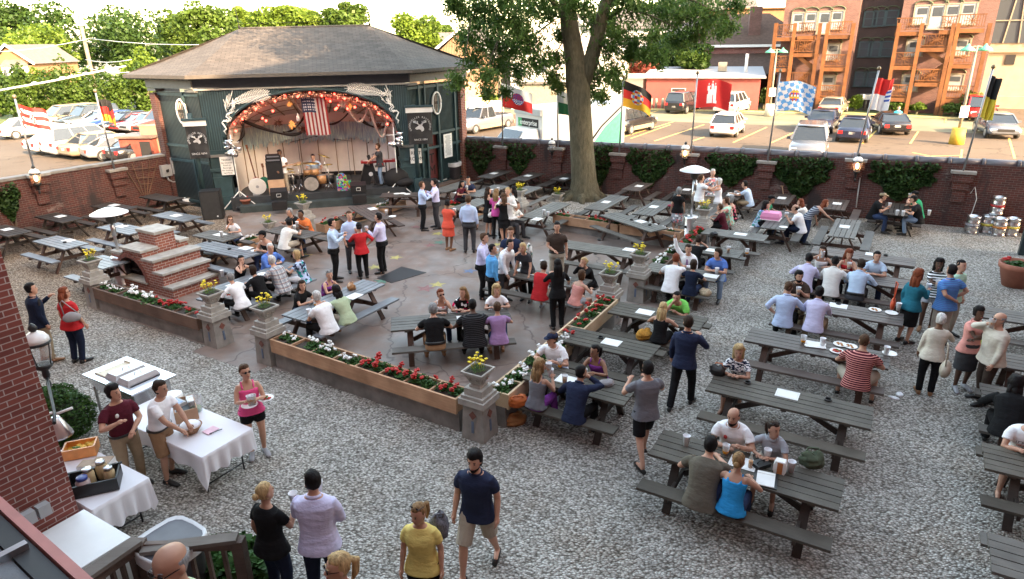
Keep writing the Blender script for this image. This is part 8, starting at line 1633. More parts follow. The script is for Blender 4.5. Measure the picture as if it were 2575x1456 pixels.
def windows(t,F,lst,kind,w_,off=0):
 for px,y0,y1 in lst:
  s,za=F.sz(px,y1,off);_,zb=F.sz(px,y0,off);mb=MB();Y0=-off
  for e in(-1,1):fbox(mb,s+e*w_/2-.06,s+e*w_/2+.06,za,zb,Y0-.10,Y0+.02)
  fbox(mb,s-w_/2-.1,s+w_/2+.1,za-.10,za,Y0-.14,Y0+.02);fbox(mb,s-w_/2,s+w_/2,zb-.1,zb,Y0-.10,Y0+.02)
  if kind=='w':fbox(mb,s-w_/2,s+w_/2,(za+zb)/2-.03,(za+zb)/2+.03,Y0-.08,Y0+.01)
  f=mb.build('window' if kind=='w' else 'door',M_CRM if off>=0 else M_TEAL,t);mb=MB();fbox(mb,s-w_/2+.06,s+w_/2-.06,za,zb-.1,Y0-.05,Y0+.02);mb.build('pane' if kind=='w' else 'door_leaf',M_GLS if kind=='w' else M_DOORW,f)
  if kind!='w':mb=MB();fbox(mb,s-w_*.3,s+w_*.3,za+(zb-za)*.5,zb-.25,Y0-.07,Y0);mb.build('door_glass',M_GLS,f)
  mb=MB();mb.smooth=True;mb.tube([(s+(w_/2+.08)*math.cos(a),Y0-.06,zb+.32*math.sin(a))for a in[math.pi*k/8 for k in range(9)]],.05,5);mb.build('arched_lintel',M_TREAD,f)
def apart(name,lab,px0,px1,mat,back,cat='apartment building'):
 t=empty(name,F.A,F.ang,lab,cat);s0,_=F.sz(px0,270,-back);s1,_=F.sz(px1,285,-back);mb=MB();fbox(mb,s0,s1,-.1,14.5,back,back+12);mb.build('wall',mat,t);mb=MB();fbox(mb,s0-.15,s1+.15,14.5,14.8,back-.2,back+12.2);mb.build('cornice',M_CRM,t);return t,s0,s1
t1,a0,a1=apart('apartment_building','red brick apartment block with timber balconies, nearer the tree',1944,2122,M_BLDB,0)
windows(t1,F,((2004,30,76),(2036,28,74),(2069,27,84),(2101,25,72)),'d',1.0);windows(t1,F,((2092,108,150),(2080,188,226)),'d',1.1)
t3,c0,c1=apart('apartment_building','red brick apartment block with timber balconies, nearer the church',2226,2452,M_BLDB,0)
windows(t3,F,((2314,12,60),(2350,10,72),(2389,8,64),(2428,5,60)),'d',1.1);windows(t3,F,((2296,98,140),(2412,95,138),(2284,186,228),(2396,184,225)),'d',1.2)
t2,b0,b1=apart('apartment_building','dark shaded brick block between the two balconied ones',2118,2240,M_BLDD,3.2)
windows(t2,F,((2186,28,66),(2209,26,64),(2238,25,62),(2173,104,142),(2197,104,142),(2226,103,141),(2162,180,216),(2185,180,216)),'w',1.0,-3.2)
def balcs(t,cols,bays,depth=1.9):
 N_=lambda px,py:F.sz(px,py,depth)
 for(xt,xb)in cols:
  s,_=N_(xb,250);_,zt=N_(xt,58);mb=MB();fbox(mb,s-.14,s+.14,0,zt,-depth-.1,-depth+.18);mb.build('timber_post',M_DECK,t)
 for(x0,x1,yd,yr)in bays:
  s0,z0=N_(x0,yd);s1,z1=N_(x1,yd);z0=(z0+z1)/2;zr=z0+1.05;mb=MB();fbox(mb,s0,s1,z0-.30,z0,-depth-.03,-.0);mb.build('balcony_deck',M_DECK,t)
  mb=MB();fbox(mb,s0,s1,zr-.08,zr,-depth-.02,-depth+.10);fbox(mb,s0,s1,z0+.12,z0+.18,-depth,-depth+.08);k=int(abs(s1-s0)/.16)
  for i in range(k):s=s0+(s1-s0)*(i+.5)/k;fbox(mb,s-.02,s+.02,z0+.15,zr-.06,-depth+.02,-depth+.06)
  sm,zm=(s0+s1)/2,(z0+zr)/2+.05
  for a in range(10):mb.bar((sm,-depth-.02,zm),(sm+.5*math.cos(a*.628),-depth-.02,zm+.42*math.sin(a*.628)),.04,.04)
  mb.build('balcony_railing',M_DECK,t)
 return
balcs(t1,((1948,1930),(1992,1976),(2054,2037),(2080,2056),(2142,2118)),((1947,2000,94,64),(2005,2046,90,62),(2078,2140,88,56),(1990,2055,134,104),(1944,1984,172,140),(2070,2130,170,140),(1982,2046,214,186),(2056,2116,246,220)))
balcs(t3,((2250,2228),(2320,2284),(2402,2360),(2404,2372),(2486,2448)),((2250,2316,80,46),(2362,2404,76,42),(2405,2476,72,38),(2314,2390,120,88),(2240,2300,166,136),(2386,2452,162,130),(2300,2374,208,176),(2228,2288,246,220),(2374,2448,250,220)))
for t,(xa,ya,xb,yb,zc_)in((t1,(2000,134,2046,95,0)),(t1,(2046,172,2000,134,0)),(t1,(2000,214,2046,172,0)),(t3,(2322,120,2396,80,0)),(t3,(2390,166,2322,122,0)),(t3,(2310,208,2372,166,0))):
 mb=MB();s0,z0=F.sz(xa,ya,1.2);s1,z1=F.sz(xb,yb,1.2)
 for e in(-1.6,-.8):mb.bar((s0,e,z0),(s1,e,z1),.06,.3)
 for i in range(9):q=i/8;mb.box((s0+(s1-s0)*q,-1.2,z0+(z1-z0)*q+.1),(.3,.8,.04))
 mb.build('timber_stair',M_DECK,t)
def house(name,lab,A,B_,depth,h,roof,wallm,roofm,cat='building',over=.4):
 A=Vector((A[0],A[1],0));B_=Vector((B_[0],B_[1],0));d_=B_-A;L=d_.length;ang=math.atan2(d_.y,d_.x);t=empty(name,A,ang,lab,cat);mb=MB();mb.box((L/2,depth/2,h/2-.1),(L,depth,h+.2));mb.build('wall',wallm,t);mb=MB();o=over
 if roof[0]=='flat':mb.add([(-o,-o,h),(L+o,-o,h),(L+o,depth,h+roof[1]),(-o,depth,h+roof[1]),(-o,-o,h+.12),(L+o,-o,h+.12),(L+o,depth,h+.12+roof[1]),(-o,depth,h+.12+roof[1])],[(0,3,2,1),(4,5,6,7),(0,1,5,4),(1,2,6,5),(2,3,7,6),(3,0,4,7)])
 elif roof[0]=='hip':q=min(depth/2,L/2)*.9;mb.add([(-o,-o,h),(L+o,-o,h),(L+o,depth+o,h),(-o,depth+o,h),(q,depth/2,h+roof[1]),(L-q,depth/2,h+roof[1])],[(0,1,5,4),(1,2,5),(2,3,4,5),(3,0,4)])
 elif roof[0]=='gx':mb.add([(-o,-o,h),(L+o,-o,h),(L+o,depth+o,h),(-o,depth+o,h),(-o,depth/2,h+roof[1]),(L+o,depth/2,h+roof[1])],[(0,1,5,4),(2,3,4,5),(1,2,5),(3,0,4)])
 else:
  mb.add([(-o,-o,h-.05),(L/2,-o,h+roof[1]),(L+o,-o,h-.05),(-o,depth,h-.05),(L/2,depth,h+roof[1]),(L+o,depth,h-.05)],[(0,1,4,3),(1,2,5,4)]);g_=MB();g_.add([(0,0,h-.2),(L,0,h-.2),(L/2,0,h+roof[1]-.12)],[(0,1,2)]);g_.build('gable',wallm,t)
  g_=MB();g_.bar((-o,-o-.02,h-.05),(L/2,-o-.02,h+roof[1]),.06,.22);g_.bar((L+o,-o-.02,h-.05),(L/2,-o-.02,h+roof[1]),.06,.22);g_.build('bargeboard',M_WHITE,t)
 mb.build('roof',roofm,t);return t,L
M_RPT=plain('red_painted_wall',(.20,.045,.038),.8,var=.12,scale=1);M_TANS=boardmat('tan_siding',(.20,.125,.072),.16,.7);M_WHS=plain('white_siding',(.48,.46,.43),.7,var=.05,scale=2);M_GRR=plain('grey_roof',(.10,.09,.085),.9,var=.2,scale=3);M_TANB=plain('tan_brick_wall',(.21,.115,.055),.9,var=.12,scale=3);M_STON=plain('church_limestone',(.27,.215,.15),.85,var=.15,scale=1.2);M_WROOF=plain('white_membrane',(.36,.36,.37),.7,var=.06)
t,L=house('red_building','low red painted building with a white flat roof behind the parked cars',at(1622,273),at(1905,277),9,2.75,('flat',.5),M_RPT,M_WROOF)
for s in(2.3,5.2):mb=MB();fbox(mb,s,s+1.3,1.55,1.85,-.06,.02);f=mb.build('vent_window',plain('vent_frame',(.45,.36,.33),.7),t);mb=MB();fbox(mb,s+.08,s+1.22,1.6,1.8,-.08,0);mb.build('louvre',M_DARK,f)
mb=MB();mb.box((6.6,4.2,3.55),(.8,.8,.8));mb.build('roof_unit',M_CRM,t);mb=MB();mb.cyl((8.7,3.4,3.0),.14,1.7,10);mb.build('flue_pipe',M_WHITE,t)
t,L=house('brown_roofed_building','brick building with two brown shingle roofs and a chimney behind the red one',(19.0,76),(31.5,73),9,5.3,('hip',3.2),M_BRICKN,M_RSH)
mb=MB();mb.add([(-1.8,-4.5,2.6),(L,-4.5,2.6),(L,0.02,4.5),(0.3,.02,4.5)],[(0,1,2,3)]);mb.build('lower_roof',M_RSH,t);mb=MB();mb.box((L*.55,1.6,7.0),(1.2,1.0,4.2));mb.build('chimney',M_BLDB,t);mb=MB();mb.box((L/2,-.45,5.25),(L+1,.12,.25));mb.build('gutter',M_WHITE,t)
house('tan_brick_block','plain tan brick block behind the brown roofed building',(28.5,92),(44,90),12,9.4,('flat',.0),M_TANB,M_TANB)
t,L=house('tan_garage_house','tan sided house with a garage between the bandstand and the big tree',(-7.6,68),(-1.2,66.5),8,4.7,('gf',2.6),M_TANS,M_GRR)
mb=MB();fbox(mb,3.2,4.0,3.4,4.6,-.08,.02);mb.build('window',M_WHITE,t);mb=MB();fbox(mb,.8,5.2,0,2.5,-.06,.02);mb.build('garage_door',plain('tan_garage_door',(.38,.25,.16),.7),t)
t,L=house('white_house','large white house with a wide garage door left of the tree trunk',(.2,66),(10.2,63.5),9,5.2,('gf',3.4),M_WHS,M_GRR)
mb=MB();fbox(mb,.9,6.4,0,2.3,-.06,.02);mb.build('garage_door',M_CRM,t);mb=MB();fbox(mb,.7,6.6,2.3,2.5,-.3,.02);mb.build('door_hood',M_GRR,t)
for s in(2.6,6.8):mb=MB();fbox(mb,s,s+1,3.2,4.6,-.08,.02);f=mb.build('window',M_WHITE,t);mb=MB();fbox(mb,s+.1,s+.9,3.3,4.5,-.1,0);mb.build('pane',M_GLS,f)
t,L=house('white_town_house','tall white town house with green shutters right of the tree trunk',(13.0,84),(22.0,82),9,7.2,('gx',2.4),M_WHS,M_GRR)
for s in(1.6,4.2,6.8):mb=MB();fbox(mb,s,s+.9,4.4,6.2,-.08,.02);f=mb.build('window',M_GLS,t);mb=MB();fbox(mb,s-.35,s-.04,4.4,6.2,-.1,0);mb.build('shutter',M_TREAD,f)
t,L=house('garden_wall_shed','low white outbuilding beside the red building',(10.5,68),(12.8,66),5,2.6,('flat',.2),M_WHS,M_WROOF)
house('orange_brick_house','orange brick house glimpsed through the tree crown',(22.5,98),(33,96),10,9.5,('gx',2.6),M_TANB,M_GRR)
house('grey_roofed_house','grey roofed house just right of the bandstand roof',(-12.5,88),(-6.0,86),9,5.0,('gx',2.2),M_TANS,M_GRR)
t,L=house('gabled_brick_house','tan brick gabled house with a white bay window at the far left',on_y(-12,200,78).xy,on_y(94,200,78).xy,8,on_y(40,160,78).z,('gf',on_y(30,112,78).z-on_y(40,160,78).z),M_TANB,M_GRR)
mb=MB();mb.prism([(1.2,0),(1.6,-.8),(3.6,-.8),(4.0,0)],-.1,on_y(40,166,78).z);bw=mb.build('bay_window',M_WHITE,t);mb=MB();z_=on_y(40,166,78).z;mb.add([(1.0,.05,z_),(1.5,-1,z_),(3.7,-1,z_),(4.2,.05,z_),(1.6,.05,z_+.7),(3.6,.05,z_+.7)],[(0,1,4),(1,2,5,4),(2,3,5)]);mb.build('bay_roof',M_GRR,bw);mb=MB();fbox(mb,1.75,2.1,z_-1.8,z_-.3,-.86,-.8);fbox(mb,3.1,3.45,z_-1.8,z_-.3,-.86,-.8);mb.build('pane',M_GLS,bw)
C_=Fac((40.5,61.5),-.50);t=empty('stone_church',C_.A,C_.ang,'pale limestone church with a tall gothic window at the right edge','church');mb=MB();fbox(mb,0,20,-.1,17,0,10);fbox(mb,-.5,20,-.1,1.0,-.5,0);fbox(mb,-.3,20,4.6,4.9,-.25,0);fbox(mb,-.2,1.0,0,15,-.7,0);mb.build('wall',M_STON,t)
s,_=C_.sz(2552,60);zb=C_.sz(2552,108)[1];zt_=C_.sz(2552,22)[1];r_=1.6
mb=MB();arc=[(s-r_,zb),(s-r_,zt_)]+[(s-r_+2*r_*(1-math.cos(a))*.5*1.0,zt_+2.4*math.sin(a))for a in[math.pi/2*k/6 for k in range(1,7)]]+[(s+r_-2*r_*(1-math.cos(a))*.5,zt_+2.4*math.sin(a))for a in[math.pi/2*k/6 for k in range(5,0,-1)]]+[(s+r_,zt_),(s+r_,zb)]
mb.slab([(x,-.06,z)for x,z in arc],(0,-1,0),.03);f=mb.build('gothic_window',M_GLS,t);mb=MB();[mb.bar((arc[i][0],-.16,arc[i][1]),(arc[i+1][0],-.16,arc[i+1][1]),.22,.22)for i in range(len(arc)-1)];[mb.bar((s+e,-.14,zb),(s+e*.4,-.14,zt_+1.6),.1,.1)for e in(-.55,.55)];mb.bar((s-r_,-.14,zb+1.8),(s+r_,-.14,zb+1.8),.1,.08);mb.build('tracery',M_CRM,f)
s2,z2=C_.sz(2540,150);mb=MB();fbox(mb,s2-.35,s2+.35,z2-.4,z2+.4,-.08,.01);mb.build('small_window',M_DARK,t)
t,L=house('church_tower','pale church tower with a slate pyramid roof behind the tree crown',(24.5,112),(31,111),6.5,11.5,('hip',4.0),M_STON,M_GRR)
mb=MB();A,B_=at(1150,312),at(1268,308);n=30
for i in range(n):q=A.lerp(B_,(i+.5)/n);mb.bar(q,q+Vector((0,0,1.75)),(B_-A).length/n*.93,.04,(0,1,0))
t=empty('wooden_fence',A,0,'pale wooden board fence behind the cars right of the bandstand','fence');mb.v=[tuple(Vector(v)-A)for v in mb.v];mb.build('boards',M_PINE,t)
def upole(px,y0,Y,r_,lab,arms=True):
 T_=on_y(px,y0,Y);t=empty('utility_pole',(T_.x,Y,0),0,lab,'utility pole');mb=MB();mb.cyl((0,0,-.1),r_*1.3,T_.z+.1,10,r_);mb.build('pole',wood('pole_timber',(.15,.115,.08),(.22,.18,.13)),t)
 if arms:mb=MB();mb.bar((-.7,0,T_.z-.9),(.3,-.2,T_.z-1.0),.08,.08);mb.cyl((-.5,0,T_.z-1.9),.2,.5,10);mb.tube([(0,0,T_.z-2.7),(.6,-.3,T_.z-2.5),(.9,-.4,T_.z-2.6)],.05,6);mb.build('fittings',M_GREY,t)
 return T_
T_=upole(198,38,74,.17,'tall timber utility pole among the trees at left');upole(1256,118,56,.15,'pale utility pole behind the delivery truck',False)
for i,(x0,y0,x1,y1)in enumerate(((225,97,-30,132),(225,97,560,112),(225,165,150,195),(225,172,345,180),(-10,240,1,240),(215,150,330,150))):
 if i in(4,):continue
 a,b_=on_y(x0,y0,73.8),on_y(x1,y1,60 if i else 70);m_=(a+b_)/2-Vector((0,0,.25));mb=MB();mb.tube([a,a.lerp(m_,.5)-Vector((0,0,.05)),m_,m_.lerp(b_,.5)-Vector((0,0,.05)),b_],.035,4);o=mb.build('overhead_wire',M_WHITE if i in(2,3)else M_GREY);tag(o,['power line from the utility pole to the far left','power line from the utility pole towards the bandstand roof','thick pale cable descending left of the utility pole','pale cable right of the utility pole','x','thin cable low across the dark trees'][i],'cable','cables at the utility pole')
mb=MB();P=[on_y(-140,252,34),on_y(130,204,34),on_y(316,166,34)];mb.tube(P,[.05,.045,.035],8);[mb.tube([P[0].lerp(P[2],q-.01),P[0].lerp(P[2],q+.01)],.065,8)for q in(.22,.5,.78)];mb.box((P[0].x-.1,34,P[0].z/2-.1),(.4,.4,P[0].z));o=mb.build('barrier_arm',M_WHITE);tag(o,'long white barrier arm slanting across the trees at the left edge','barrier')
def lotlamp(px,yb,yt,lab,col,sgn):
 p=at(px,yb);H_=on_y(px-(yb-yt)*-.12,yt,p.y).z;t=empty('lot_lamp',p,0,lab,'street lamp','parking lot lamps');mb=MB();mb.cyl((0,0,0),.42,.95,16,.36);mb.build('concrete_base',col,t);mb=MB();mb.cyl((0,0,.9),.09,H_-1.1,10,.06);mb.tube([(-.5,0,H_-.45),(-.2,0,H_-.25),(.2,0,H_-.25),(.5,0,H_-.45)],.03,6);mb.build('pole',M_CRM,t)
 for s in(-.5,.5):mb=MB();mb.smooth=True;mb.lathe((s,0,H_-.5),[(.42,0),(.34,.12),(.12,.26),(.03,.4)],14);mb.build('green_shade',plain('verdigris',(.07,.30,.19),.5),t)
 mb=MB();mb.box((0,-.12,1.9),(.5,.03,.65));mb.build('sign_plate',M_WHITE,t)
lotlamp(1934,291,116,'lamp with green shades and a white base in the far parking lot',plain('cream_base',(.5,.45,.35),.8),1);lotlamp(2404,362,105,'lamp with green shades and a yellow base in the right parking lot',plain('safety_yellow',(.45,.29,.03),.7),1)
for px,yb,yt,lab in((2108,262,220,'small pale globe lamp before the left apartments'),(2234,282,222,'small pale globe lamp left of the man in turquoise'),(1576,262,112,'thin bare pole between the white house and the tree')):
 p=at(px,yb);H_=on_y(px,yt,p.y).z;t=empty('post_lamp',p,0,lab,'lamp post');mb=MB();mb.cyl((0,0,0),.06,H_-.3,8);mb.build('pole',M_CRM,t);mb=MB();mb.lathe((0,0,H_-.35),[(.08,0),(.17,.25),(.1,.45),(.02,.5)],10);mb.build('globe',M_OPAL,t)
for px in(2174,2203):p=at(px,278);t=empty('barbecue_grill',p,0,'dark lidded grill on a post, '+('left' if px<2190 else 'right')+' of the pair before the apartments','grill');mb=MB();mb.box((0,0,1.15),(.95,.5,.45));mb.build('hood',M_GREY,t);mb=MB();mb.cyl((0,0,0),.08,1.0,8);mb.build('post',M_CRM,t)
mb=MB();[mb.cyl(at(x,272),.14,1.0,8)for x in()]
for x,l_ in((1640,'left'),(1652,'middle'),(1668,'right')):mb=MB();mb.lathe((0,0,0),[(.13,0),(.13,.95),(.08,1.02),(.01,1.04)],10);o=mb.build('bollard',M_CRM);o.location=at(x-3,276);tag(o,'cream bollard, %s of three at the red building corner'%l_,'bollard','cream bollards')
t=empty('painted_shed',at(356,408),SA-.3,'small red and orange painted shed behind the left wall','shed');mb=MB();mb.box((0,.6,.7),(1.9,1.6,1.4));mb.build('wall',plain('red_mural',(.2,.04,.025),.7,var=.5,scale=3),t);mb=MB();mb.box((0,.6,1.45),(2.2,1.9,.12));mb.build('roof',M_RAIL,t);mb=MB();mb.box((.55,-.22,.75),(.6,.04,.9));mb.build('opening',M_DARK,t)
t=empty('beige_enclosure',at(430,404),SA-.2,'plain beige wooden enclosure beside the bandstand at left','fence');mb=MB();mb.box((.3,0,1.0),(3.4,.12,2.0));mb.build('panel',plain('beige_panel',(.2,.14,.095),.8,var=.1),t);mb=MB();mb.box((.3,.02,2.03),(3.5,.2,.06));mb.build('top_board',M_CEDAR,t)
t=empty('site_sign',at(1198,330),0,'white sign board on a post behind the back wall','sign');mb=MB();mb.box((0,0,2.0),(.95,.05,.75));mb.build('board',M_WHITE,t);mb=MB();mb.cyl((0,.05,0),.05,1.9,8);mb.build('post',M_CRM,t)
M_TYRE=plain('tyre',(.02,.02,.02),.8);M_RIM=plain('alloy_rim',(.5,.5,.5),.3,.8);M_CG=glass('car_glass',(.02,.025,.03),.05);M_TAIL=plain('tail_light',(.45,.02,.02),.2);M_HL=plain('head_light',(.7,.7,.7),.15)
CPAL=dict(black=(.012,.012,.014),white=(.46,.46,.46),silver=(.24,.24,.245),navy=(.015,.02,.045),tan=(.22,.175,.12),red=(.40,.02,.02),dred=(.30,.04,.02),blue=(.02,.05,.30),grey=(.12,.13,.15),dgreen=(.04,.05,.05),beige=(.25,.215,.165))
KD=dict(sedan=(4.7,1.80,1.42,.92,(-1.75,-1.05,.35,1.15)),coupe=(4.5,1.78,1.32,.88,(-1.7,-.9,.3,1.15)),suv=(4.7,1.88,1.78,1.08,(-2.22,-2.0,.45,1.15)),hatch=(4.2,1.75,1.5,.95,(-1.98,-1.55,.35,1.2)),van=(5.0,1.9,1.75,1.02,(-2.4,-2.2,.7,1.6)),pickup=(5.5,1.9,1.75,1.05,(-.55,-.4,.75,1.3)))
def car(x,y,hd,kind,col,lab,low=None):
 L,W_,H_,Zb,(r0,r1,f1,f0)=KD[kind];t=empty('parked_car',(x,y,0),R(hd),lab,'pickup truck' if kind=='pickup' else 'car','cars in the parking lots');pm=plain('car_paint_'+col,CPAL[col],.25,.2 if col!='white' else 0,var=.03,coat=.7);hl=L/2
 def sec(x_,w_,z0,z1):h=w_/2;return[Vector((x_,a*h,z0+(z1-z0)*b_))for a,b_ in((-.86,0),(.86,0),(.98,.18),(1,.45),(.96,.8),(.86,1),(-.86,1),(-.96,.8),(-1,.45),(-.98,.18))]
 mb=MB();mb.smooth=True;hood=Zb-.06;tail=Zb if kind in('suv','hatch','van')else Zb-.02
 mb.loft([sec(-hl,W_*.86,.38,tail-.16),sec(-hl+.12,W_*.95,.26,tail-.02),sec(-hl+.6,W_,.22,tail),sec(0,W_,.2,Zb),sec(hl-1.25,W_,.22,Zb-.02),sec(hl-.45,W_*.97,.24,hood-.10),sec(hl-.1,W_*.92,.28,hood-.22),sec(hl,W_*.82,.38,hood-.32)]);mb.build('body',pm,t)
 if kind=='pickup':mb=MB();mb.box((-1.65,0,Zb+.01),(1.9,W_*.78,.02));mb.build('cargo_bed',M_DARK,t)
 wb,wt=W_*.93/2,W_*.72/2;q=[(r0,-wb,Zb-.03),(f0,-wb,Zb-.03),(f0,wb,Zb-.03),(r0,wb,Zb-.03),(r1,-wt,H_-.06),(f1,-wt,H_-.06),(f1,wt,H_-.06),(r1,wt,H_-.06)];mb=MB();mb.add(q,[(4,5,6,7),(0,1,5,4),(1,2,6,5),(2,3,7,6),(3,0,4,7)]);mb.build('windows',M_CG,t)
 mb=MB();mb.smooth=True;mb.loft([[Vector((cx_+(x_-cx_)*k,y_*k,z))for x_,y_ in((r1-.05,-wt-.02),(f1+.05,-wt-.02),(f1+.12,0),(f1+.05,wt+.02),(r1-.05,wt+.02),(r1-.09,0))]for cx_ in[(r1+f1)/2]for k,z in((1,H_-.075),(.97,H_-.03),(.8,H_))]);mb.build('roof_panel',pm,t)
 mb=MB()
 for s in(-1,1):
  for a,b_ in((0,4),(1,5)):pa,pb=Vector(q[a if s<0 else 3-a]),Vector(q[b_ if s<0 else 11-b_]);mb.bar(pa,pb,.07,.05)
  for k in(.36,.68)if kind!='pickup' else(.5,):pa=Vector(q[0 if s<0 else 3]).lerp(Vector(q[1 if s<0 else 2]),k);pb=Vector(q[4 if s<0 else 7]).lerp(Vector(q[5 if s<0 else 6]),k);mb.bar(pa,pb,.07,.03)
  mb.box((f0-.35,s*(W_/2+.08),Zb+.03),(.12,.2,.14))
 mb.build('pillars',pm,t)
 for sx in(-hl+.85,hl-.9):
  for s in(-1,1):mb=MB();mb.smooth=True;mb.tube([(sx,s*(W_/2-.2),.33),(sx,s*(W_/2+.01),.33)],.33,16);wh=mb.build('wheel',M_TYRE,t);mb=MB();mb.tube([(sx,s*(W_/2+.005),.33),(sx,s*(W_/2+.02),.33)],.21,12);mb.build('rim',M_RIM,wh)
 for s in(-1,1):mb=MB();mb.box((-hl+.06,s*W_*.36,Zb-.26),(.14,.26,.2));mb.build('tail_light',M_TAIL,t);mb=MB();mb.box((hl-.13,s*W_*.35,hood-.30),(.16,.34,.14));mb.build('headlight',M_HL,t)
 mb=MB();mb.box((-hl+.02,0,.62),(.04,.34,.14));mb.build('licence_plate',M_WHITE,t);mb=MB();mb.box((hl-.02,0,.55),(.05,W_*.5,.16));mb.box((hl-.04,0,.36),(.06,W_*.8,.1));mb.build('grille',M_DARK,t)
 if low:mb=MB();mb.box((-hl+.02,0,.45),(.14,W_*.97,.26));[mb.box((0,s*(W_/2+.005),.40),(L*.52,.03,.26))for s in(-1,1)];mb.build('lower_cladding',plain('car_paint_'+low,CPAL[low],.4),t)
for a in((8.7,48.6,50,'suv','black','black and tan sport utility vehicle just right of the tree','tan'),(15.6,61.2,54,'suv','black','dark maroon black vehicle parked nose to the red building'),(19.6,60.0,54,'suv','white','white sport utility vehicle behind the castle flag','silver'),(14.9,46.2,62,'hatch','white','white hatchback alone in the middle of the lot'),(21.9,47.5,-122,'sedan','navy','dark blue sedan facing the camera in the middle of the lot'),(22.1,43.3,60,'sedan','navy','dark sedan showing its tail lights beside the blue sedan'),(27.2,57.4,56,'sedan','beige','beige sedan parked at the far kerb'),(25.9,46.2,74,'coupe','black','black coupe with its tail to the camera'),(16.4,36.8,-116,'suv','grey','grey sport utility vehicle just behind the back wall'),(36.2,52.9,-112,'van','red','red minivan at the right of the lot'),(31.6,43.9,-112,'sedan','grey','dark grey sedan at the far right facing the camera'),(-2.0,50.6,-128,'pickup','grey','dark pickup truck left of the delivery truck','tan'),(-5.0,53.0,-128,'sedan','silver','silver sedan half hidden by the bandstand'),(-36.8,67.0,182,'pickup','grey','grey pickup truck parked by the hedge near the bandstand')):car(*a)
for px,py,hd,kd,cl,lab in((58,390,56,'sedan','white','white sedan, leftmost of the near row'),(104,397,56,'suv','white','white wagon with a roof rack in the near row'),(146,402,56,'sedan','tan','tan sedan in the near row'),(196,408,44,'coupe','silver','silver coupe nearly side on in the near row'),(262,412,56,'sedan','black','black sedan behind the second left flagpole'),(-18,352,56,'sedan','white','white vehicle cut off by the left edge'),(88,324,-122,'van','tan','tan minivan at the left end of the far row'),(140,327,-122,'suv','dgreen','dark green vehicle second in the far row'),(172,330,-122,'sedan','white','white car in the far row'),(205,332,-122,'sedan','blue','bright blue sedan in the far row'),(236,334,-122,'sedan','black','black sedan in the far row'),(268,336,-122,'coupe','red','red coupe in the far row'),(296,338,-122,'sedan','silver','silver sedan between the red cars'),(330,341,-122,'suv','dred','orange red sport utility vehicle in the far row'),(368,344,-122,'sedan','red','red sedan nearest the bandstand in the far row')):
 q=at(px,py);e=1 if hd>0 else-1;car(q.x+2.2*math.cos(R(56))+.6,q.y+2.2*math.sin(R(56)),hd,kd,cl,lab)
c_=at(1300,277,3.0);hd=R(-146);t=empty('box_truck',(c_.x+2.1,c_.y+1.7,0),hd,'white delivery truck with a green and black sign behind the back wall','truck')
mb=MB();mb.box((-1.0,0,1.95),(5.6,2.35,2.2));mb.build('cargo_box',plain('truck_white',(.6,.6,.6),.4,var=.03),t);mb=MB();mb.loft([[Vector((x,y*w_,z))for x,y in((1.85,-1),(f,-1),(f,1),(1.85,1))]for f,w_,z in((3.9,1.0,.5),(3.9,1.0,1.25),(3.3,1.0,1.4),(2.7,.88,2.05))]);mb.sm=[False]*len(mb.sm);mb.build('cab',M_WHITE,t)
mb=MB();mb.add([(3.32,-.9,1.42),(3.32,.9,1.42),(2.74,.8,2.0),(2.74,-.8,2.0)],[(0,1,2,3)]);mb.v=[(x+.02,y,z+.02)for x,y,z in mb.v];mb.build('windscreen',M_CG,t);mb=MB();mb.box((1.85,0,2.85),(.12,2.3,.3));mb.build('air_visor',M_GREY,t)
mb=MB();mb.box((1.81,-.05,2.3),(.02,1.75,.42));sg=mb.build('sign_panel',M_DARK,t);text_mesh('enterprise',.36,M_WHITE,'lettering',sg,frame((1.835,.0,2.3),(0,1,0),(1,0,0)),.003);mb=MB();mb.box((1.822,-.76,2.3),(.01,.32,.42));mb.build('green_square',plain('sign_green',(.02,.3,.1),.5),sg)
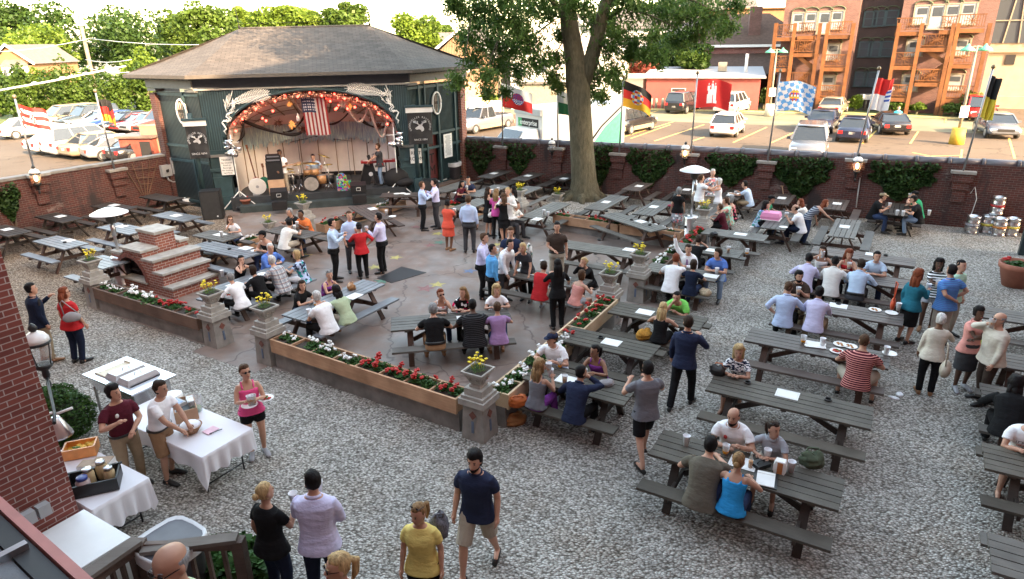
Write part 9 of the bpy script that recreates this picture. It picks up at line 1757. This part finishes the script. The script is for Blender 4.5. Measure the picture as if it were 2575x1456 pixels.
mb=MB();mb.add([(-3.6,1.185,.9),(-1.4,1.185,.9),(-2.4,1.185,1.9),(-3.6,1.185,2.7)],[(0,1,2,3)]);mb.build('green_swoosh',plain('mint_green',(.08,.45,.28),.5),t);mb=MB();mb.tube([(-1.1,1.19,.9),(-2.1,1.19,1.9),(-3.5,1.19,2.85)],.05,5);mb.build('black_swoosh',M_BLACK,t)
for sx in(-2.4,2.9):
 for s in(-1,1):mb=MB();mb.tube([(sx,s*.85,.42),(sx,s*1.12,.42)],.42,16);mb.build('wheel',M_TYRE,t)
bpy.context.view_layer.update();dg=bpy.context.evaluated_depsgraph_get()
new=[]
for o,fg in PENDING:new.append((o,fg,bpy.data.meshes.new_from_object(o.evaluated_get(dg))))
for o,fg,me in new:
 old=o.data;mats=[m_ for m_ in old.materials];o.modifiers.clear()
 if fg is not None:
  bm=bmesh.new();bm.from_mesh(me);vs=[bm.verts.new(v)for v in fg.v]
  for f in fg.f:
   try:bm.faces.new([vs[i]for i in f]).smooth=True
   except ValueError:pass
  bm.to_mesh(me);bm.free()
 if not me.materials:me.materials.append(mats[0])
 me.polygons.foreach_set('use_smooth',[True]*len(me.polygons));o.data=me;bpy.data.meshes.remove(old)
import re as _re
G={}
for o in S.collection.objects:
 if o.parent is None and o.get('label'):G.setdefault(o['label'],[]).append(o)
for l_,os_ in G.items():
 if len(os_)<2:continue
 os_.sort(key=lambda o:(Vector(o.location)-Vector((0,0,CH))).dot(RT)/max(.1,(Vector(o.location)-Vector((0,0,CH))).dot(FWD)))
 for i,o in enumerate(os_):
  w_=l_.split();k=w_.index('on')if 'on' in w_ else(w_.index('held')if 'held' in w_ else 2);q=(['leftmost','rightmost']if len(os_)==2 else['leftmost']+[ORD[j]for j in range(1,len(os_))])[i]
  o['label']=' '.join((([q]+w_)if q in('leftmost','rightmost')else(w_[:k]+[q,'from','left']+w_[k:]))[:16])
for o in S.collection.objects:
 if o.parent is None and o.get('label')and len(o['label'].split())>16:o['label']=' '.join(o['label'].split()[:16])
